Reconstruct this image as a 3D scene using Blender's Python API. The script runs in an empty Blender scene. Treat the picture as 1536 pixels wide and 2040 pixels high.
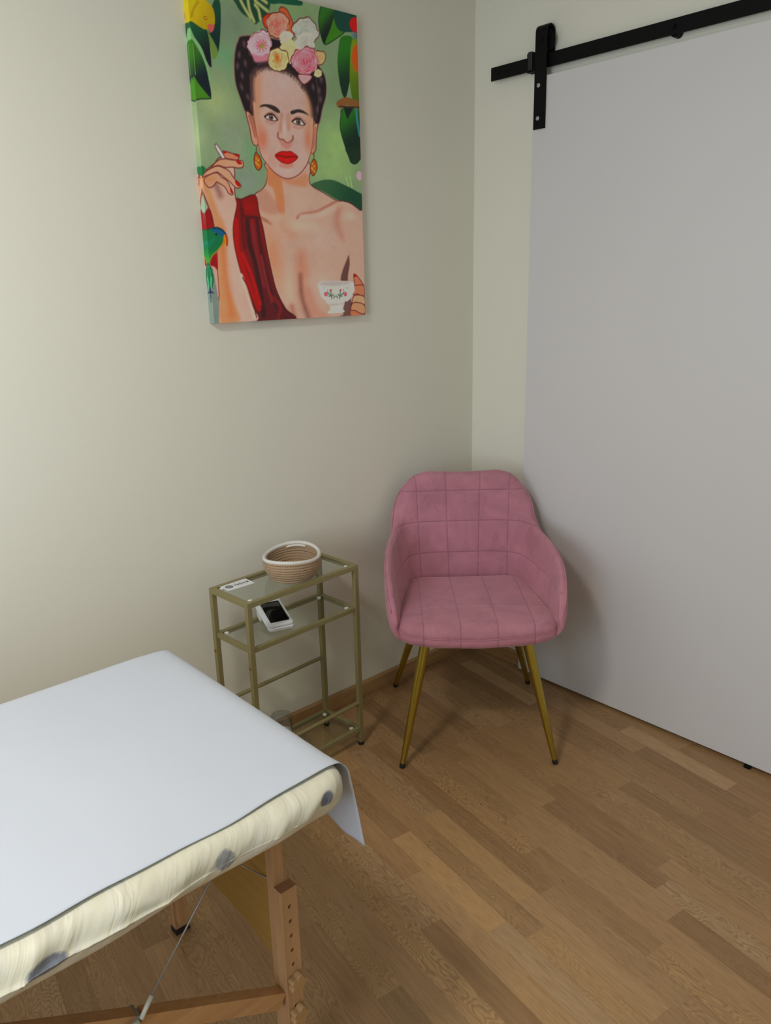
import bpy, bmesh, math, random
import numpy as np
from mathutils import Vector, Matrix, noise

scene = bpy.context.scene
col = scene.collection
PI = math.pi

# ------------------------------------------------------------------ camera
cam_d = bpy.data.cameras.new('camera')
cam_d.sensor_fit = 'VERTICAL'
cam_d.sensor_height = 36.0
cam_d.lens = 1570.0 / 2040.0 * 36.0
cam_d.clip_start = 0.02
cam = bpy.data.objects.new('camera', cam_d)
col.objects.link(cam)
rot = Matrix(((0.739484, 0.204277, -0.641431), (-0.672789, 0.19205, -0.714473), (-0.022764, 0.959889, 0.279453)))
cam.matrix_world = Matrix.Translation((-2.29425, -2.05132, 1.5)) @ rot.to_4x4()
scene.camera = cam

# ------------------------------------------------------------------ colour management, world
scene.view_settings.view_transform = 'Standard'
scene.view_settings.look = 'None'
scene.view_settings.gamma = 1.0
scene.view_settings.use_curve_mapping = False
scene.view_settings.exposure = 0.12
world = bpy.data.worlds.new('world')
scene.world = world
world.use_nodes = True
world.node_tree.nodes['Background'].inputs[0].default_value = (0.5, 0.56, 0.62, 1)
world.node_tree.nodes['Background'].inputs[1].default_value = 0.3

# ------------------------------------------------------------------ lights the room has
def area_light(name, loc, target, sx, sy, power, color, spread=180):
    d = bpy.data.lights.new(name, 'AREA')
    d.shape = 'RECTANGLE'; d.size = sx; d.size_y = sy; d.energy = power; d.color = color
    d.spread = math.radians(spread)
    o = bpy.data.objects.new(name, d); col.objects.link(o)
    o.location = loc
    dr = Vector(target) - Vector(loc)
    o.rotation_euler = dr.to_track_quat('-Z', 'Y').to_euler()
    return o

WIN_Y, WIN_Z, WIN_W, WIN_H = -1.55, 1.38, 1.20, 1.30      # window in the wall on the far left, out of frame
area_light('window_daylight', (-3.72, WIN_Y, WIN_Z), (-1.5, -1.2, WIN_Z - .25), WIN_W, WIN_H, 28, (0.77, 0.89, 1.0))
area_light('ceiling_lamp_light', (-2.60, -1.10, 2.50), (-2.60, -1.10, 0), .36, .36, 21, (1.0, 0.925, 0.82))

# ------------------------------------------------------------------ helpers
def lin(c):
    return tuple(((v / 255.0) / 12.92 if v / 255.0 <= .04045 else ((v / 255.0 + .055) / 1.055) ** 2.4) for v in c)

def mesh_obj(name, verts, faces, mat=None, parent=None, smooth=True, uv=None, cols=None, mats=None, fmat=None):
    me = bpy.data.meshes.new(name)
    me.from_pydata([tuple(v) for v in verts], [], [tuple(f) for f in faces])
    me.update()
    if mats:
        for m in mats: me.materials.append(m)
        if fmat is not None: me.polygons.foreach_set('material_index', fmat)
    elif mat: me.materials.append(mat)
    me.polygons.foreach_set('use_smooth', [smooth] * len(me.polygons))
    if uv is not None:
        l = me.uv_layers.new(name='UVMap')
        idx = np.empty(len(me.loops), dtype=np.int32); me.loops.foreach_get('vertex_index', idx)
        l.data.foreach_set('uv', np.asarray(uv, dtype=np.float32)[idx].ravel())
    if cols is not None:
        a = me.color_attributes.new('tone', 'FLOAT_COLOR', 'POINT')
        arr = np.ones((len(verts), 4), dtype=np.float32); arr[:, :3] = cols
        a.data.foreach_set('color', arr.ravel())
    o = bpy.data.objects.new(name, me)
    col.objects.link(o)
    if parent: o.parent = parent
    return o

class MB:
    """collects simple shapes into one mesh"""
    def __init__(s): s.v = []; s.f = []
    def add(s, vs, fs):
        b = len(s.v); s.v += [tuple(v) for v in vs]; s.f += [tuple(i + b for i in f) for f in fs]; return s
    def box(s, x0, x1, y0, y1, z0, z1, M=None, bev=0.0):
        if x0 > x1: x0, x1 = x1, x0
        if y0 > y1: y0, y1 = y1, y0
        if z0 > z1: z0, z1 = z1, z0
        bm = bmesh.new()
        r = bmesh.ops.create_cube(bm, size=1.0)
        for v in bm.verts:
            v.co = Vector(((x0 + x1) / 2 + v.co.x * (x1 - x0), (y0 + y1) / 2 + v.co.y * (y1 - y0), (z0 + z1) / 2 + v.co.z * (z1 - z0)))
        if bev > 0:
            bmesh.ops.bevel(bm, geom=bm.edges[:], offset=bev, segments=2, profile=.6, affect='EDGES')
        bm.verts.index_update()
        vs = [(M @ v.co if M else v.co.copy()) for v in bm.verts]
        fs = [[v.index for v in f.verts] for f in bm.faces]
        bm.free()
        return s.add(vs, fs)
    def tube(s, pts, rad, n=12, cap=True):
        pts = [Vector(p) for p in pts]
        rads = rad if isinstance(rad, (list, tuple)) else [rad] * len(pts)
        vs = []; fs = []
        up = None
        for i, p in enumerate(pts):
            t = (pts[min(i + 1, len(pts) - 1)] - pts[max(i - 1, 0)]).normalized()
            if up is None:
                a = Vector((0, 0, 1)) if abs(t.z) < .9 else Vector((1, 0, 0))
                up = (a - t * a.dot(t)).normalized()
            else:
                up = (up - t * up.dot(t)).normalized()
            w = t.cross(up)
            for k in range(n):
                an = 2 * PI * k / n
                vs.append(p + (up * math.cos(an) + w * math.sin(an)) * rads[i])
        for i in range(len(pts) - 1):
            for k in range(n):
                a = i * n + k; b = i * n + (k + 1) % n
                fs.append((a, b, b + n, a + n))
        if cap:
            fs.append(tuple(range(n - 1, -1, -1)))
            fs.append(tuple(range((len(pts) - 1) * n, len(pts) * n)))
        return s.add(vs, fs)
    def lathe(s, prof, n=32, loc=(0, 0, 0), M=None, close=False):
        vs = []; fs = []
        for r, z in prof:
            for k in range(n):
                an = 2 * PI * k / n
                v = Vector((loc[0] + r * math.cos(an), loc[1] + r * math.sin(an), loc[2] + z))
                vs.append(M @ v if M else v)
        m = len(prof)
        for i in range(m - 1 if not close else m):
            for k in range(n):
                a = i * n + k; b = i * n + (k + 1) % n; j = ((i + 1) % m) * n
                fs.append((a, b, j + (k + 1) % n, j + k))
        if not close:
            if prof[0][0] > 1e-6: fs.append(tuple(range(n - 1, -1, -1)))
            if prof[-1][0] > 1e-6: fs.append(tuple(range((m - 1) * n, m * n)))
        return s.add(vs, fs)
    def prism(s, outline, a0, a1, axis='y', M=None):
        n = len(outline); vs = []
        for a in (a0, a1):
            for u, w in outline:
                p = Vector((u, a, w)) if axis == 'y' else (Vector((a, u, w)) if axis == 'x' else Vector((u, w, a)))
                vs.append(M @ p if M else p)
        fs = [tuple(range(n)), tuple(range(2 * n - 1, n - 1, -1))]
        for i in range(n):
            j = (i + 1) % n; fs.append((i, i + n, j + n, j))
        return s.add(vs, fs)
    def build(s, name, mat, parent=None, smooth=False, auto=None, **kw):
        o = mesh_obj(name, s.v, s.f, mat, parent, smooth, **kw)
        bm = bmesh.new(); bm.from_mesh(o.data); bmesh.ops.recalc_face_normals(bm, faces=bm.faces); bm.to_mesh(o.data); bm.free()
        if auto:
            try: o.data.set_sharp_from_angle(angle=math.radians(auto))
            except Exception: pass
        return o

def thing(name, label, cat, loc=(0, 0, 0), rz=0.0, group=None):
    o = bpy.data.objects.new(name, None); col.objects.link(o)
    o.location = loc; o.rotation_euler = (0, 0, rz); o.empty_display_size = .1
    o['label'] = label; o['category'] = cat
    if group: o['group'] = group
    return o
def tag(o, label, cat, group=None):
    o['label'] = label; o['category'] = cat
    if group: o['group'] = group
    return o
def struct(o):
    o['kind'] = 'structure'; return o

# ------------------------------------------------------------------ materials
class NT:
    def __init__(s, name):
        s.m = bpy.data.materials.new(name); s.m.use_nodes = True
        s.t = s.m.node_tree; s.b = s.t.nodes['Principled BSDF']; s.out = s.t.nodes['Material Output']
    def n(s, typ, **kw):
        nd = s.t.nodes.new(typ)
        for k, v in kw.items():
            if k == 'inp':
                for kk, vv in v.items(): nd.inputs[kk].default_value = vv
            else: setattr(nd, k, v)
        return nd
    def l(s, a, b): s.t.links.new(a, b)
    def math(s, op, a, b=None, c=None):
        nd = s.n('ShaderNodeMath', operation=op)
        for i, x in enumerate((a, b, c)):
            if x is None: continue
            if isinstance(x, (int, float)): nd.inputs[i].default_value = x
            else: s.l(x, nd.inputs[i])
        return nd.outputs[0]
    def mix(s, fac, a, b, blend='MIX'):
        nd = s.n('ShaderNodeMix', data_type='RGBA', blend_type=blend)
        for i, x in ((0, fac), (6, a), (7, b)):
            if isinstance(x, (int, float)): nd.inputs[i].default_value = x
            elif isinstance(x, tuple): nd.inputs[i].default_value = (*x[:3], 1)
            else: s.l(x, nd.inputs[i])
        return nd.outputs[2]
    def set(s, **kw):
        for k, v in kw.items():
            k = k.replace('_', ' ')
            inp = s.b.inputs[k]
            if hasattr(v, 'is_linked') or hasattr(v, 'links'): s.l(v, inp)
            elif isinstance(v, tuple): inp.default_value = (*v, 1) if len(v) == 3 else v
            else: inp.default_value = v
        return s
    def noise(s, scale, detail=3, rough=.5, vec=None, dist=0):
        nd = s.n('ShaderNodeTexNoise', inp={'Scale': scale, 'Detail': detail, 'Roughness': rough, 'Distortion': dist})
        if vec is not None: s.l(vec, nd.inputs['Vector'])
        return nd.outputs[0]
    def obj(s): return s.n('ShaderNodeTexCoord').outputs['Object']
    def bump(s, h, strength=.2, dist=.001, normal=None):
        nd = s.n('ShaderNodeBump', inp={'Strength': strength, 'Distance': dist}); s.l(h, nd.inputs['Height'])
        if normal is not None: s.l(normal, nd.inputs['Normal'])
        s.l(nd.outputs[0], s.b.inputs['Normal']); return nd.outputs[0]
    def mapping(s, vec, scale=(1, 1, 1), rot=(0, 0, 0), loc=(0, 0, 0)):
        nd = s.n('ShaderNodeMapping'); s.l(vec, nd.inputs[0])
        nd.inputs['Scale'].default_value = scale; nd.inputs['Rotation'].default_value = rot; nd.inputs['Location'].default_value = loc
        return nd.outputs[0]
    def ramp(s, fac, stops):
        nd = s.n('ShaderNodeValToRGB'); s.l(fac, nd.inputs[0])
        e = nd.color_ramp.elements
        while len(e) < len(stops): e.new(.5)
        for i, (p, c) in enumerate(stops):
            e[i].position = p; e[i].color = (*c, 1) if len(c) == 3 else c
        return nd.outputs[0]

def simple(name, c, rough=.5, metal=0., noise_amt=.06, nscale=30, bump=0.0, bscale=200, **kw):
    t = NT(name); o = t.obj()
    n = t.noise(nscale, 3, .5, o)
    dark = tuple(x * (1 - noise_amt) for x in c); light = tuple(min(1, x * (1 + noise_amt)) for x in c)
    t.set(Base_Color=t.mix(n, dark, light), Roughness=rough, Metallic=metal, **kw)
    if bump: t.bump(t.noise(bscale, 2, .5, o), bump, .001)
    return t.m

def wall_mat(name, c):
    t = NT(name); o = t.obj()
    n1 = t.noise(2.2, 3, .5, o)
    t.set(Base_Color=t.mix(n1, tuple(x * .975 for x in c), c), Roughness=.55)
    t.s = None
    h = t.math('ADD', t.math('MULTIPLY', t.noise(90, 3, .6, o), .6), t.math('MULTIPLY', t.noise(9, 2, .5, o), .8))
    t.bump(h, .10, .003)
    t.set(Specular_IOR_Level=.35)
    return t.m

M = {}
M['wall'] = wall_mat('cream_wall_paint', (.81, .80, .705))
M['ceiling'] = wall_mat('ceiling_paint', (.82, .80, .74))
M['door'] = simple('white_door_laminate', (.675, .67, .69), rough=.42, noise_amt=.012, nscale=3)
M['black'] = simple('black_powder_steel', (.005, .005, .006), rough=.5, metal=.0, Specular_IOR_Level=.12, bump=.05, bscale=600)
M['screw'] = simple('zinc_screw', (.62, .66, .68), rough=.35, metal=.7)
M['rubber'] = simple('black_rubber', (.012, .012, .012), rough=.6)
M['olive'] = simple('olive_gold_powder_coat', (.285, .25, .118), rough=.5, metal=.25, noise_amt=.08, nscale=60)
def thin_glass(name, tint, extra=0.0, rough=.02):
    t = NT(name); t.t.nodes.remove(t.b)
    tr = t.n('ShaderNodeBsdfTransparent'); tr.inputs[0].default_value = (*tint, 1)
    gl = t.n('ShaderNodeBsdfGlossy'); gl.inputs['Roughness'].default_value = rough
    fr = t.n('ShaderNodeFresnel'); fr.inputs[0].default_value = 1.5
    mx = t.n('ShaderNodeMixShader'); geo = t.n('ShaderNodeNewGeometry'); t.l(t.math('MULTIPLY', t.math('ADD', fr.outputs[0], extra), t.math('SUBTRACT', 1.0, geo.outputs['Backfacing'])), mx.inputs[0]); t.l(tr.outputs[0], mx.inputs[1]); t.l(gl.outputs[0], mx.inputs[2]); t.l(mx.outputs[0], t.out.inputs[0])
    return t.m
M['glass'] = thin_glass('shelf_glass', (.93, .965, .95), .01)
M['jar'] = thin_glass('jar_glass', (.86, .89, .90), .12)
M['pad'] = simple('clear_white_bumper', (.82, .82, .76), rough=.3)
M['whiteplastic'] = simple('white_plastic', (.80, .82, .86), rough=.3, noise_amt=.01)
M['greyplastic'] = simple('grey_plastic', (.30, .31, .31), rough=.45)
M['screen'] = simple('black_screen', (.004, .004, .005), rough=.08, noise_amt=0)
M['card'] = simple('white_card', (.80, .83, .87), rough=.5, noise_amt=.02)
M['ink'] = simple('dark_ink', (.03, .04, .05), rough=.6)
M['inkgrey'] = simple('grey_ink', (.16, .19, .20), rough=.6)
M['inkpale'] = simple('pale_grey_ink', (.38, .41, .44), rough=.6)
M['paper'] = simple('white_couch_paper', (.56, .60, .685), rough=.85, noise_amt=.015, nscale=8, bump=.12, bscale=40)
M['wire'] = simple('grey_steel_cable', (.35, .36, .36), rough=.4, metal=.6)
M['sleeve'] = simple('clear_cable_sleeve', (.62, .60, .52), rough=.4)
M['wax'] = simple('pale_wax', (.62, .60, .55), rough=.5)

def wood_mat(name, c1, c2, axis='z', rough=.5):
    t = NT(name); o = t.obj()
    sc = {'z': (60, 60, 2.5), 'y': (60, 2.5, 60), 'x': (2.5, 60, 60)}[axis]
    v = t.mapping(o, sc)
    n = t.noise(1.0, 4, .6, v, .6); n2 = t.noise(4, 2, .5, o)
    c = t.mix(t.ramp(n, [(.35, (0, 0, 0)), (.65, (1, 1, 1))]), c1, c2)
    c = t.mix(t.math('MULTIPLY', n2, .18), c, tuple(x * .6 for x in c1))
    t.set(Base_Color=c, Roughness=rough); t.bump(n, .08, .001)
    return t.m
M['beech_z'] = wood_mat('beech_leg', (.44, .245, .115), (.56, .33, .165), 'z')
M['beech_x'] = wood_mat('beech_brace', (.47, .25, .105), (.58, .33, .15), 'x')
M['beech_y'] = wood_mat('beech_rail', (.44, .25, .12), (.54, .32, .16), 'y')
M['ply'] = wood_mat('varnished_plywood', (.36, .205, .045), (.41, .245, .06), 'y', .4)
M['knob'] = wood_mat('beech_knob', (.44, .26, .11), (.50, .30, .13), 'x')
M['oak_bb'] = wood_mat('oak_baseboard', (.36, .205, .085), (.46, .275, .125), 'x', .45)
M['oak_bb_y'] = wood_mat('oak_baseboard_side', (.36, .205, .085), (.46, .275, .125), 'y', .45)
t = NT('end_grain'); o = t.obj()
w = t.n('ShaderNodeTexWave', wave_type='RINGS', inp={'Scale': 60, 'Distortion': 1.5}); t.l(t.mapping(o, (1, 1.6, 0), loc=(.05, .03, 0)), w.inputs[0])
t.set(Base_Color=t.mix(w.outputs[1], (.20, .085, .035), (.40, .20, .09)), Roughness=.7); M['endgrain'] = t.m

# brass legs
t = NT('brushed_brass'); o = t.obj()
n = t.noise(1, 3, .6, t.mapping(o, (40, 40, 3)))
t.set(Base_Color=t.mix(n, (.36, .265, .040), (.46, .345, .065)), Metallic=.95, Roughness=.27); M['brass'] = t.m

# ------------------------------------------------------------------ the setting
RX = .030      # plane of the door wall
LY = .012      # plane of the picture wall
X0, Y0, H = -3.80, -3.60, 2.55
def slab(name, x0, x1, y0, y1, z0, z1, mat):
    return struct(MB().box(x0, x1, y0, y1, z0, z1).build(name, mat))
slab('wall_left', X0 - .1, RX + .1, LY, LY + .1, 0, H, M['wall'])
slab('wall_right', RX, RX + .1, Y0, LY, 0, H, M['wall'])
slab('wall_rear', X0 - .1, RX + .1, Y0 - .1, Y0, 0, H, M['wall'])
mb = MB(); wy0, wy1 = WIN_Y - WIN_W / 2, WIN_Y + WIN_W / 2; wz0, wz1 = WIN_Z - WIN_H / 2, WIN_Z + WIN_H / 2
mb.box(X0 - .1, X0, Y0, wy0, 0, H).box(X0 - .1, X0, wy1, LY, 0, H).box(X0 - .1, X0, wy0, wy1, 0, wz0).box(X0 - .1, X0, wy0, wy1, wz1, H)
struct(mb.build('wall_far_left', M['wall']))
mb = MB()
for a, b, c_, d in ((wy0, wy0 + .05, wz0, wz1), (wy1 - .05, wy1, wz0, wz1), (wy0, wy1, wz0, wz0 + .05), (wy0, wy1, wz1 - .05, wz1)):
    mb.box(X0 - .06, X0 - .01, a, b, c_, d)
struct(mb.build('window_1', M['door']))
slab('ceiling', X0 - .1, RX + .1, Y0 - .1, LY + .1, H, H + .1, M['ceiling'])

# floor: three-strip oak parquet, every strip piece its own tone
ang = math.radians(-98.4)
da = Vector((math.cos(ang), math.sin(ang))); dp = Vector((-math.sin(ang), math.cos(ang)))   # along, across
SW, PLEN = .0631, .405
def uvw(x, y): return (x * dp.x + y * dp.y, x * da.x + y * da.y)
# known joints seen in the room: (x, y, tone of the piece that starts there)
KN = [(-1.240, -.835, 1.30), (-1.013, -.666, 1.26), (-.886, -.657, 1.10), (-.730, -.562, 1.12), (-1.021, -1.139, 1.15), (-1.167, -1.200, 1.12),
      (-.848, -1.362, 1.12), (-.912, -.927, .84), (-.388, -.972, .66), (-.62, -.03, .55), (-1.40, -1.02, .60), (-1.45, -.62, .95)]
U0 = uvw(-1.268, -.833)[0]
known = {}
for kx, ky, tn in KN:
    u, v = uvw(kx, ky); known.setdefault(math.floor((u - U0) / SW), []).append((v, tn))
rnd = random.Random(11)
vs = []; fs = []; cc = []; uvs = []
TONES = [(.420, .248, .115), (.455, .280, .135), (.385, .218, .098), (.44, .262, .115), (.50, .320, .168), (.40, .234, .108), (.345, .195, .088), (.45, .270, .128), (.32, .178, .078)]
cs = [uvw(x, y) for x in (X0, RX) for y in (Y0, LY)]
k0 = math.floor((min(c[0] for c in cs) - U0) / SW) - 1; k1 = math.floor((max(c[0] for c in cs) - U0) / SW) + 1
vmin = min(c[1] for c in cs); vmax = max(c[1] for c in cs)
def clip_poly(poly):
    for ax, val, sgn in ((0, X0, 1), (0, RX, -1), (1, Y0, 1), (1, LY, -1)):
        out = []
        for i in range(len(poly)):
            a, b = poly[i], poly[(i + 1) % len(poly)]
            ia = (a[ax] - val) * sgn >= 0; ib = (b[ax] - val) * sgn >= 0
            if ia: out.append(a)
            if ia != ib:
                t_ = (val - a[ax]) / (b[ax] - a[ax]); out.append((a[0] + (b[0] - a[0]) * t_, a[1] + (b[1] - a[1]) * t_))
        poly = out
        if len(poly) < 3: return []
    return poly
for k in range(k0, k1 + 1):
    ph = rnd.uniform(0, PLEN); kn = known.get(k)
    if kn: ph = kn[0][0]
    j0 = math.floor((vmin - ph) / PLEN) - 1; j1 = math.floor((vmax - ph) / PLEN) + 1
    for j in range(j0, j1 + 1):
        v0 = ph + j * PLEN; v1 = v0 + PLEN; u0 = U0 + k * SW; u1 = u0 + SW
        tone = rnd.choice(TONES); f = rnd.uniform(.90, 1.10)
        if kn:
            for kv, tn in kn:
                if abs(kv - v0) < .12: tone = TONES[3]; f = tn
        fig = rnd.random()
        pc = [(u0, v0), (u1, v0), (u1, v1), (u0, v1)]
        xy = [(u * dp.x + v * da.x, u * dp.y + v * da.y) for u, v in pc]
        q = clip_poly(xy)
        if not q: continue
        b = len(vs); du = rnd.uniform(0, 40); 
        for x, y in q:
            u, v = uvw(x, y)
            vs.append((x, y, 0)); cc.append(tuple(t_ * f for t_ in tone)); uvs.append(((u - u0) / SW + 3 * math.floor(du), (v - v0) / PLEN + 0.0 + 3 * math.floor(fig * 40)))
        fs.append(tuple(range(b, b + len(q))))
t = NT('oak_parquet')
uvn = t.n('ShaderNodeUVMap').outputs[0]
sep = t.n('ShaderNodeSeparateXYZ'); t.l(uvn, sep.inputs[0])
fx = t.math('MODULO', sep.outputs[0], 3.0); fy = t.math('MODULO', sep.outputs[1], 3.0)
pid = t.math('ADD', t.math('MULTIPLY', t.math('FLOOR', t.math('DIVIDE', sep.outputs[0], 3.0)), 7.31), t.math('MULTIPLY', t.math('FLOOR', t.math('DIVIDE', sep.outputs[1], 3.0)), 3.77))
comb = t.n('ShaderNodeCombineXYZ'); t.l(t.math('MULTIPLY', fx, SW * 1.), comb.inputs[0]); t.l(t.math('MULTIPLY', fy, PLEN), comb.inputs[1]); t.l(pid, comb.inputs[2])
P = comb.outputs[0]
fine = t.noise(1., 4, .62, t.mapping(P, (620, 18, 1)))
mid = t.noise(1., 3, .55, t.mapping(P, (120, 7, 1)))
warp = t.noise(1., 2, .5, t.mapping(P, (16, 5, 1)))
# cathedral figure: bands of a warped distance field
ring = t.math('ADD', t.math('MULTIPLY', warp, 9.0), t.math('MULTIPLY', fy, 2.2))
ring = t.math('ADD', ring, t.math('MULTIPLY', t.math('ABSOLUTE', t.math('SUBTRACT', fx, t.math('FRACT', t.math('MULTIPLY', pid, .37)))), 2.6))
band = t.math('PINGPONG', t.math('MULTIPLY', ring, 2.6), .5)
band = t.math('POWER', t.math('MULTIPLY', band, 2.0), 1.6)
figm = t.ramp(t.math('FRACT', t.math('MULTIPLY', pid, .173)), [(.38, (0, 0, 0)), (.50, (1, 1, 1))])
att = t.n('ShaderNodeVertexColor', layer_name='tone').outputs[0]
c = t.mix(t.math('MULTIPLY', figm, t.math('MULTIPLY', band, .68)), att, (.20, .105, .045))
c = t.mix(t.math('MULTIPLY', t.ramp(fine, [(.45, (0, 0, 0)), (.66, (1, 1, 1))]), .62), c, (.20, .108, .048))
c = t.mix(t.math('MULTIPLY', t.ramp(mid, [(.35, (0, 0, 0)), (.7, (1, 1, 1))]), .30), c, (.52, .33, .17))
big = t.noise(2.0, 2, .5, t.obj())
c = t.mix(t.math('MULTIPLY', big, .18), c, (.30, .18, .08))
# little dark flecks and knots
fl = t.n('ShaderNodeTexVoronoi', inp={'Scale': 1.0}); t.l(t.mapping(P, (26, 9, 1)), fl.inputs[0])
knot = t.ramp(fl.outputs[0], [(.03, (1, 1, 1)), (.09, (0, 0, 0))])
knot_on = t.ramp(t.noise(1, 0, .5, t.mapping(P, (3, 2, 1))), [(.62, (0, 0, 0)), (.68, (1, 1, 1))])
c = t.mix(t.math('MULTIPLY', t.math('MULTIPLY', knot, knot_on), .6), c, (.10, .045, .018))
ex = t.math('MULTIPLY', t.math('MINIMUM', fx, t.math('SUBTRACT', 1.0, fx)), SW * 1000)
ey = t.math('MULTIPLY', t.math('MINIMUM', fy, t.math('SUBTRACT', 1.0, fy)), PLEN * 1000)
gap = t.ramp(t.math('MINIMUM', ex, ey), [(.0, (1, 1, 1)), (.55, (0, 0, 0))])
c = t.mix(t.math('MULTIPLY', gap, .45), c, (.11, .055, .025))
t.set(Base_Color=c, Roughness=t.math('ADD', .40, t.math('MULTIPLY', fine, .12)))
t.set(Specular_IOR_Level=.4)
t.bump(t.math('ADD', t.math('MULTIPLY', fine, .5), t.math('MULTIPLY', gap, -1.2)), .12, .0006)
M['floor'] = t.m
fl_o = struct(mesh_obj('floor', vs, fs, M['floor'], smooth=False, uv=uvs, cols=np.array(cc)))
bm = bmesh.new(); bm.from_mesh(fl_o.data); bmesh.ops.recalc_face_normals(bm, faces=bm.faces)
for f in bm.faces:
    if f.normal.z < 0: f.normal_flip()
bm.to_mesh(fl_o.data); bm.free()
slab('trim_1', X0, RX, Y0, LY, -.06, -.002, M['oak_bb'])          # subfloor below the parquet

# baseboards
def baseboard(name, along, a0, a1, face, sgn, mat):
    h, th = .058, .012
    pr = [(0, 0.001), (th, 0.001), (th, h - .006), (th - .004, h - .001), (th - .007, h), (0, h)]
    mb = MB()
    if along == 'x': mb.prism([(face + sgn * d, z) for d, z in pr], a0, a1, 'x')
    else: mb.prism([(face + sgn * d, z) for d, z in pr], a0, a1, 'y')
    return struct(mb.build(name, mat))
baseboard('baseboard_left', 'x', X0 + .001, RX - .001, LY - .0005, -1, M['oak_bb'])
baseboard('baseboard_right', 'y', LY - .0125, -.286, RX - .0005, -1, M['oak_bb_y'])

# ------------------------------------------------------------------ sliding barn door and its rail
door = thing('sliding_door', 'large plain white sliding door panel hanging from the black wall rail', 'door', (.007, -.85, .012))
W0, W1 = -1.43, -.28
MB().box(-.020, .014, W0 + .85, W1 + .85, 0, 2.113, bev=.0015).build('door_panel', M['door'], door)
# strap hangers: a bent flat bar over a wheel
def hanger(y):
    h = thing('strap_hanger', 'x', 'hanger', (-.014, y, 1.97))
    wz = .283
    # strap centre line (x, z): up the door front, over the wheel, down behind
    cx = .0165
    ln = [(-.003, 0), (-.003, wz - .01)]
    for i in range(9):
        a = PI - PI * i / 8; ln.append((cx + (.0195) * math.cos(a), wz + .0195 * math.sin(a)))
    ln += [(cx + .0195, wz - .055)]
    th = .0022; n = len(ln); outer = []; inner = []
    for i, (x, z) in enumerate(ln):
        tx = ln[min(i + 1, n - 1)][0] - ln[max(i - 1, 0)][0]; tz = ln[min(i + 1, n - 1)][1] - ln[max(i - 1, 0)][1]
        L = math.hypot(tx, tz); nx, nz = -tz / L, tx / L
        outer.append((x + nx * th, z + nz * th)); inner.append((x - nx * th, z - nz * th))
    vs = []; fs = []
    for yy in (-.0225, .0225):
        for p in outer + inner: vs.append((p[0], yy, p[1]))
    m = 2 * n
    for i in range(n - 1):
        fs += [(i, i + 1, m + i + 1, m + i), (n + i, m + n + i, m + n + i + 1, n + i + 1), (i, n + i, n + i + 1, i + 1), (m + i, m + i + 1, m + n + i + 1, m + n + i)]
    fs += [(0, m, m + n, n), (n - 1, 2 * n - 1, m + 2 * n - 1, m + n - 1)]
    mb = MB(); mb.add(vs, fs); mb.build('strap', M['black'], h)
    My = Matrix.Translation((cx, 0, .2585)) @ Matrix.Rotation(PI / 2, 4, 'Y')
    w = MB().lathe([(.010, -.007), (.034, -.007), (.036, -.004), (.030, -.001), (.030, .001), (.036, .004), (.034, .007), (.010, .007)], 40, M=My).build('wheel', M['black'], h, True, 30)
    MB().lathe([(.0, -.024), (.008, -.024), (.0095, -.021), (.0095, .0195), (0, .0195)], 6, M=My).build('axle_bolt', M['black'], h)
    for z in (.032, .129):
        s = MB().lathe([(0, -.0025), (.0045, -.0022), (.0065, 0), (.0065, .001), (0, .001)], 20, M=Matrix.Translation((-.006, .0055, z)) @ Matrix.Rotation(PI / 2, 4, 'Y')).build('screw', M['screw'], h, True, 30)
        mb = MB()
        for a in (0, PI / 2):
            mb.box(-.0006, .0006, -.0032, .0032, -.0004, .0004, M=Matrix.Translation((-.0086, .0055, z)) @ Matrix.Rotation(PI / 2, 4, 'Y') @ Matrix.Rotation(a + .4, 4, 'Z'))
        mb.build('screw_slot', M['greyplastic'], s)
    return h
h1 = hanger(-.3095)
h1['label'] = 'black strap hanger with wheel and two silver screws at door corner'; h1['category'] = 'door hanger'
rail = thing('sliding_door_rail', 'long black flat steel rail running above the white door', 'rail', (.0025, -.8, 2.151))
MB().box(-.003, .003, -.74, .713, 0, .041, bev=.0008).build('rail_bar', M['black'], rail)
for y in (-.756, -1.35):
    s = MB().lathe([(.013, .0), (.013, .0238)], 20, M=Matrix.Translation((0.0034, y + .8, .0068)) @ Matrix.Rotation(PI / 2, 4, 'Y')).build('standoff', M['black'], rail, True, 30)
    MB().lathe([(0, -.0065), (.006, -.0065), (.007, -.003), (.007, 0), (0, 0)], 6, M=Matrix.Translation((-.003, y + .8, .0205)) @ Matrix.Rotation(PI / 2, 4, 'Y')).build('bolt_head', M['black'], s)
st = thing('rail_stop', 'small black end stop block clamped on rail beside the hanger', 'door stop', (.0025, -.262, 2.151))
MB().box(-.016, -.0032, -.018, .012, -.007, .050, bev=.002).build('stop_block', M['black'], st)
MB().box(-.0225, -.016, -.014, .003, -.001, .052, bev=.002).build('buffer', M['rubber'], st)
MB().box(.0032, .009, -.016, .012, -.007, .048, bev=.001).build('clamp_plate', M['black'], st)
g = MB().box(-.010, .002, -1.205, -1.185, .0005, .010, bev=.001).build('floor_guide', M['black'])
tag(g, 'tiny black floor guide under the white door', 'door guide')
g.location = (-.010, 0, 0)
for v in g.data.vertices: v.co.y += 0

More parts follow.
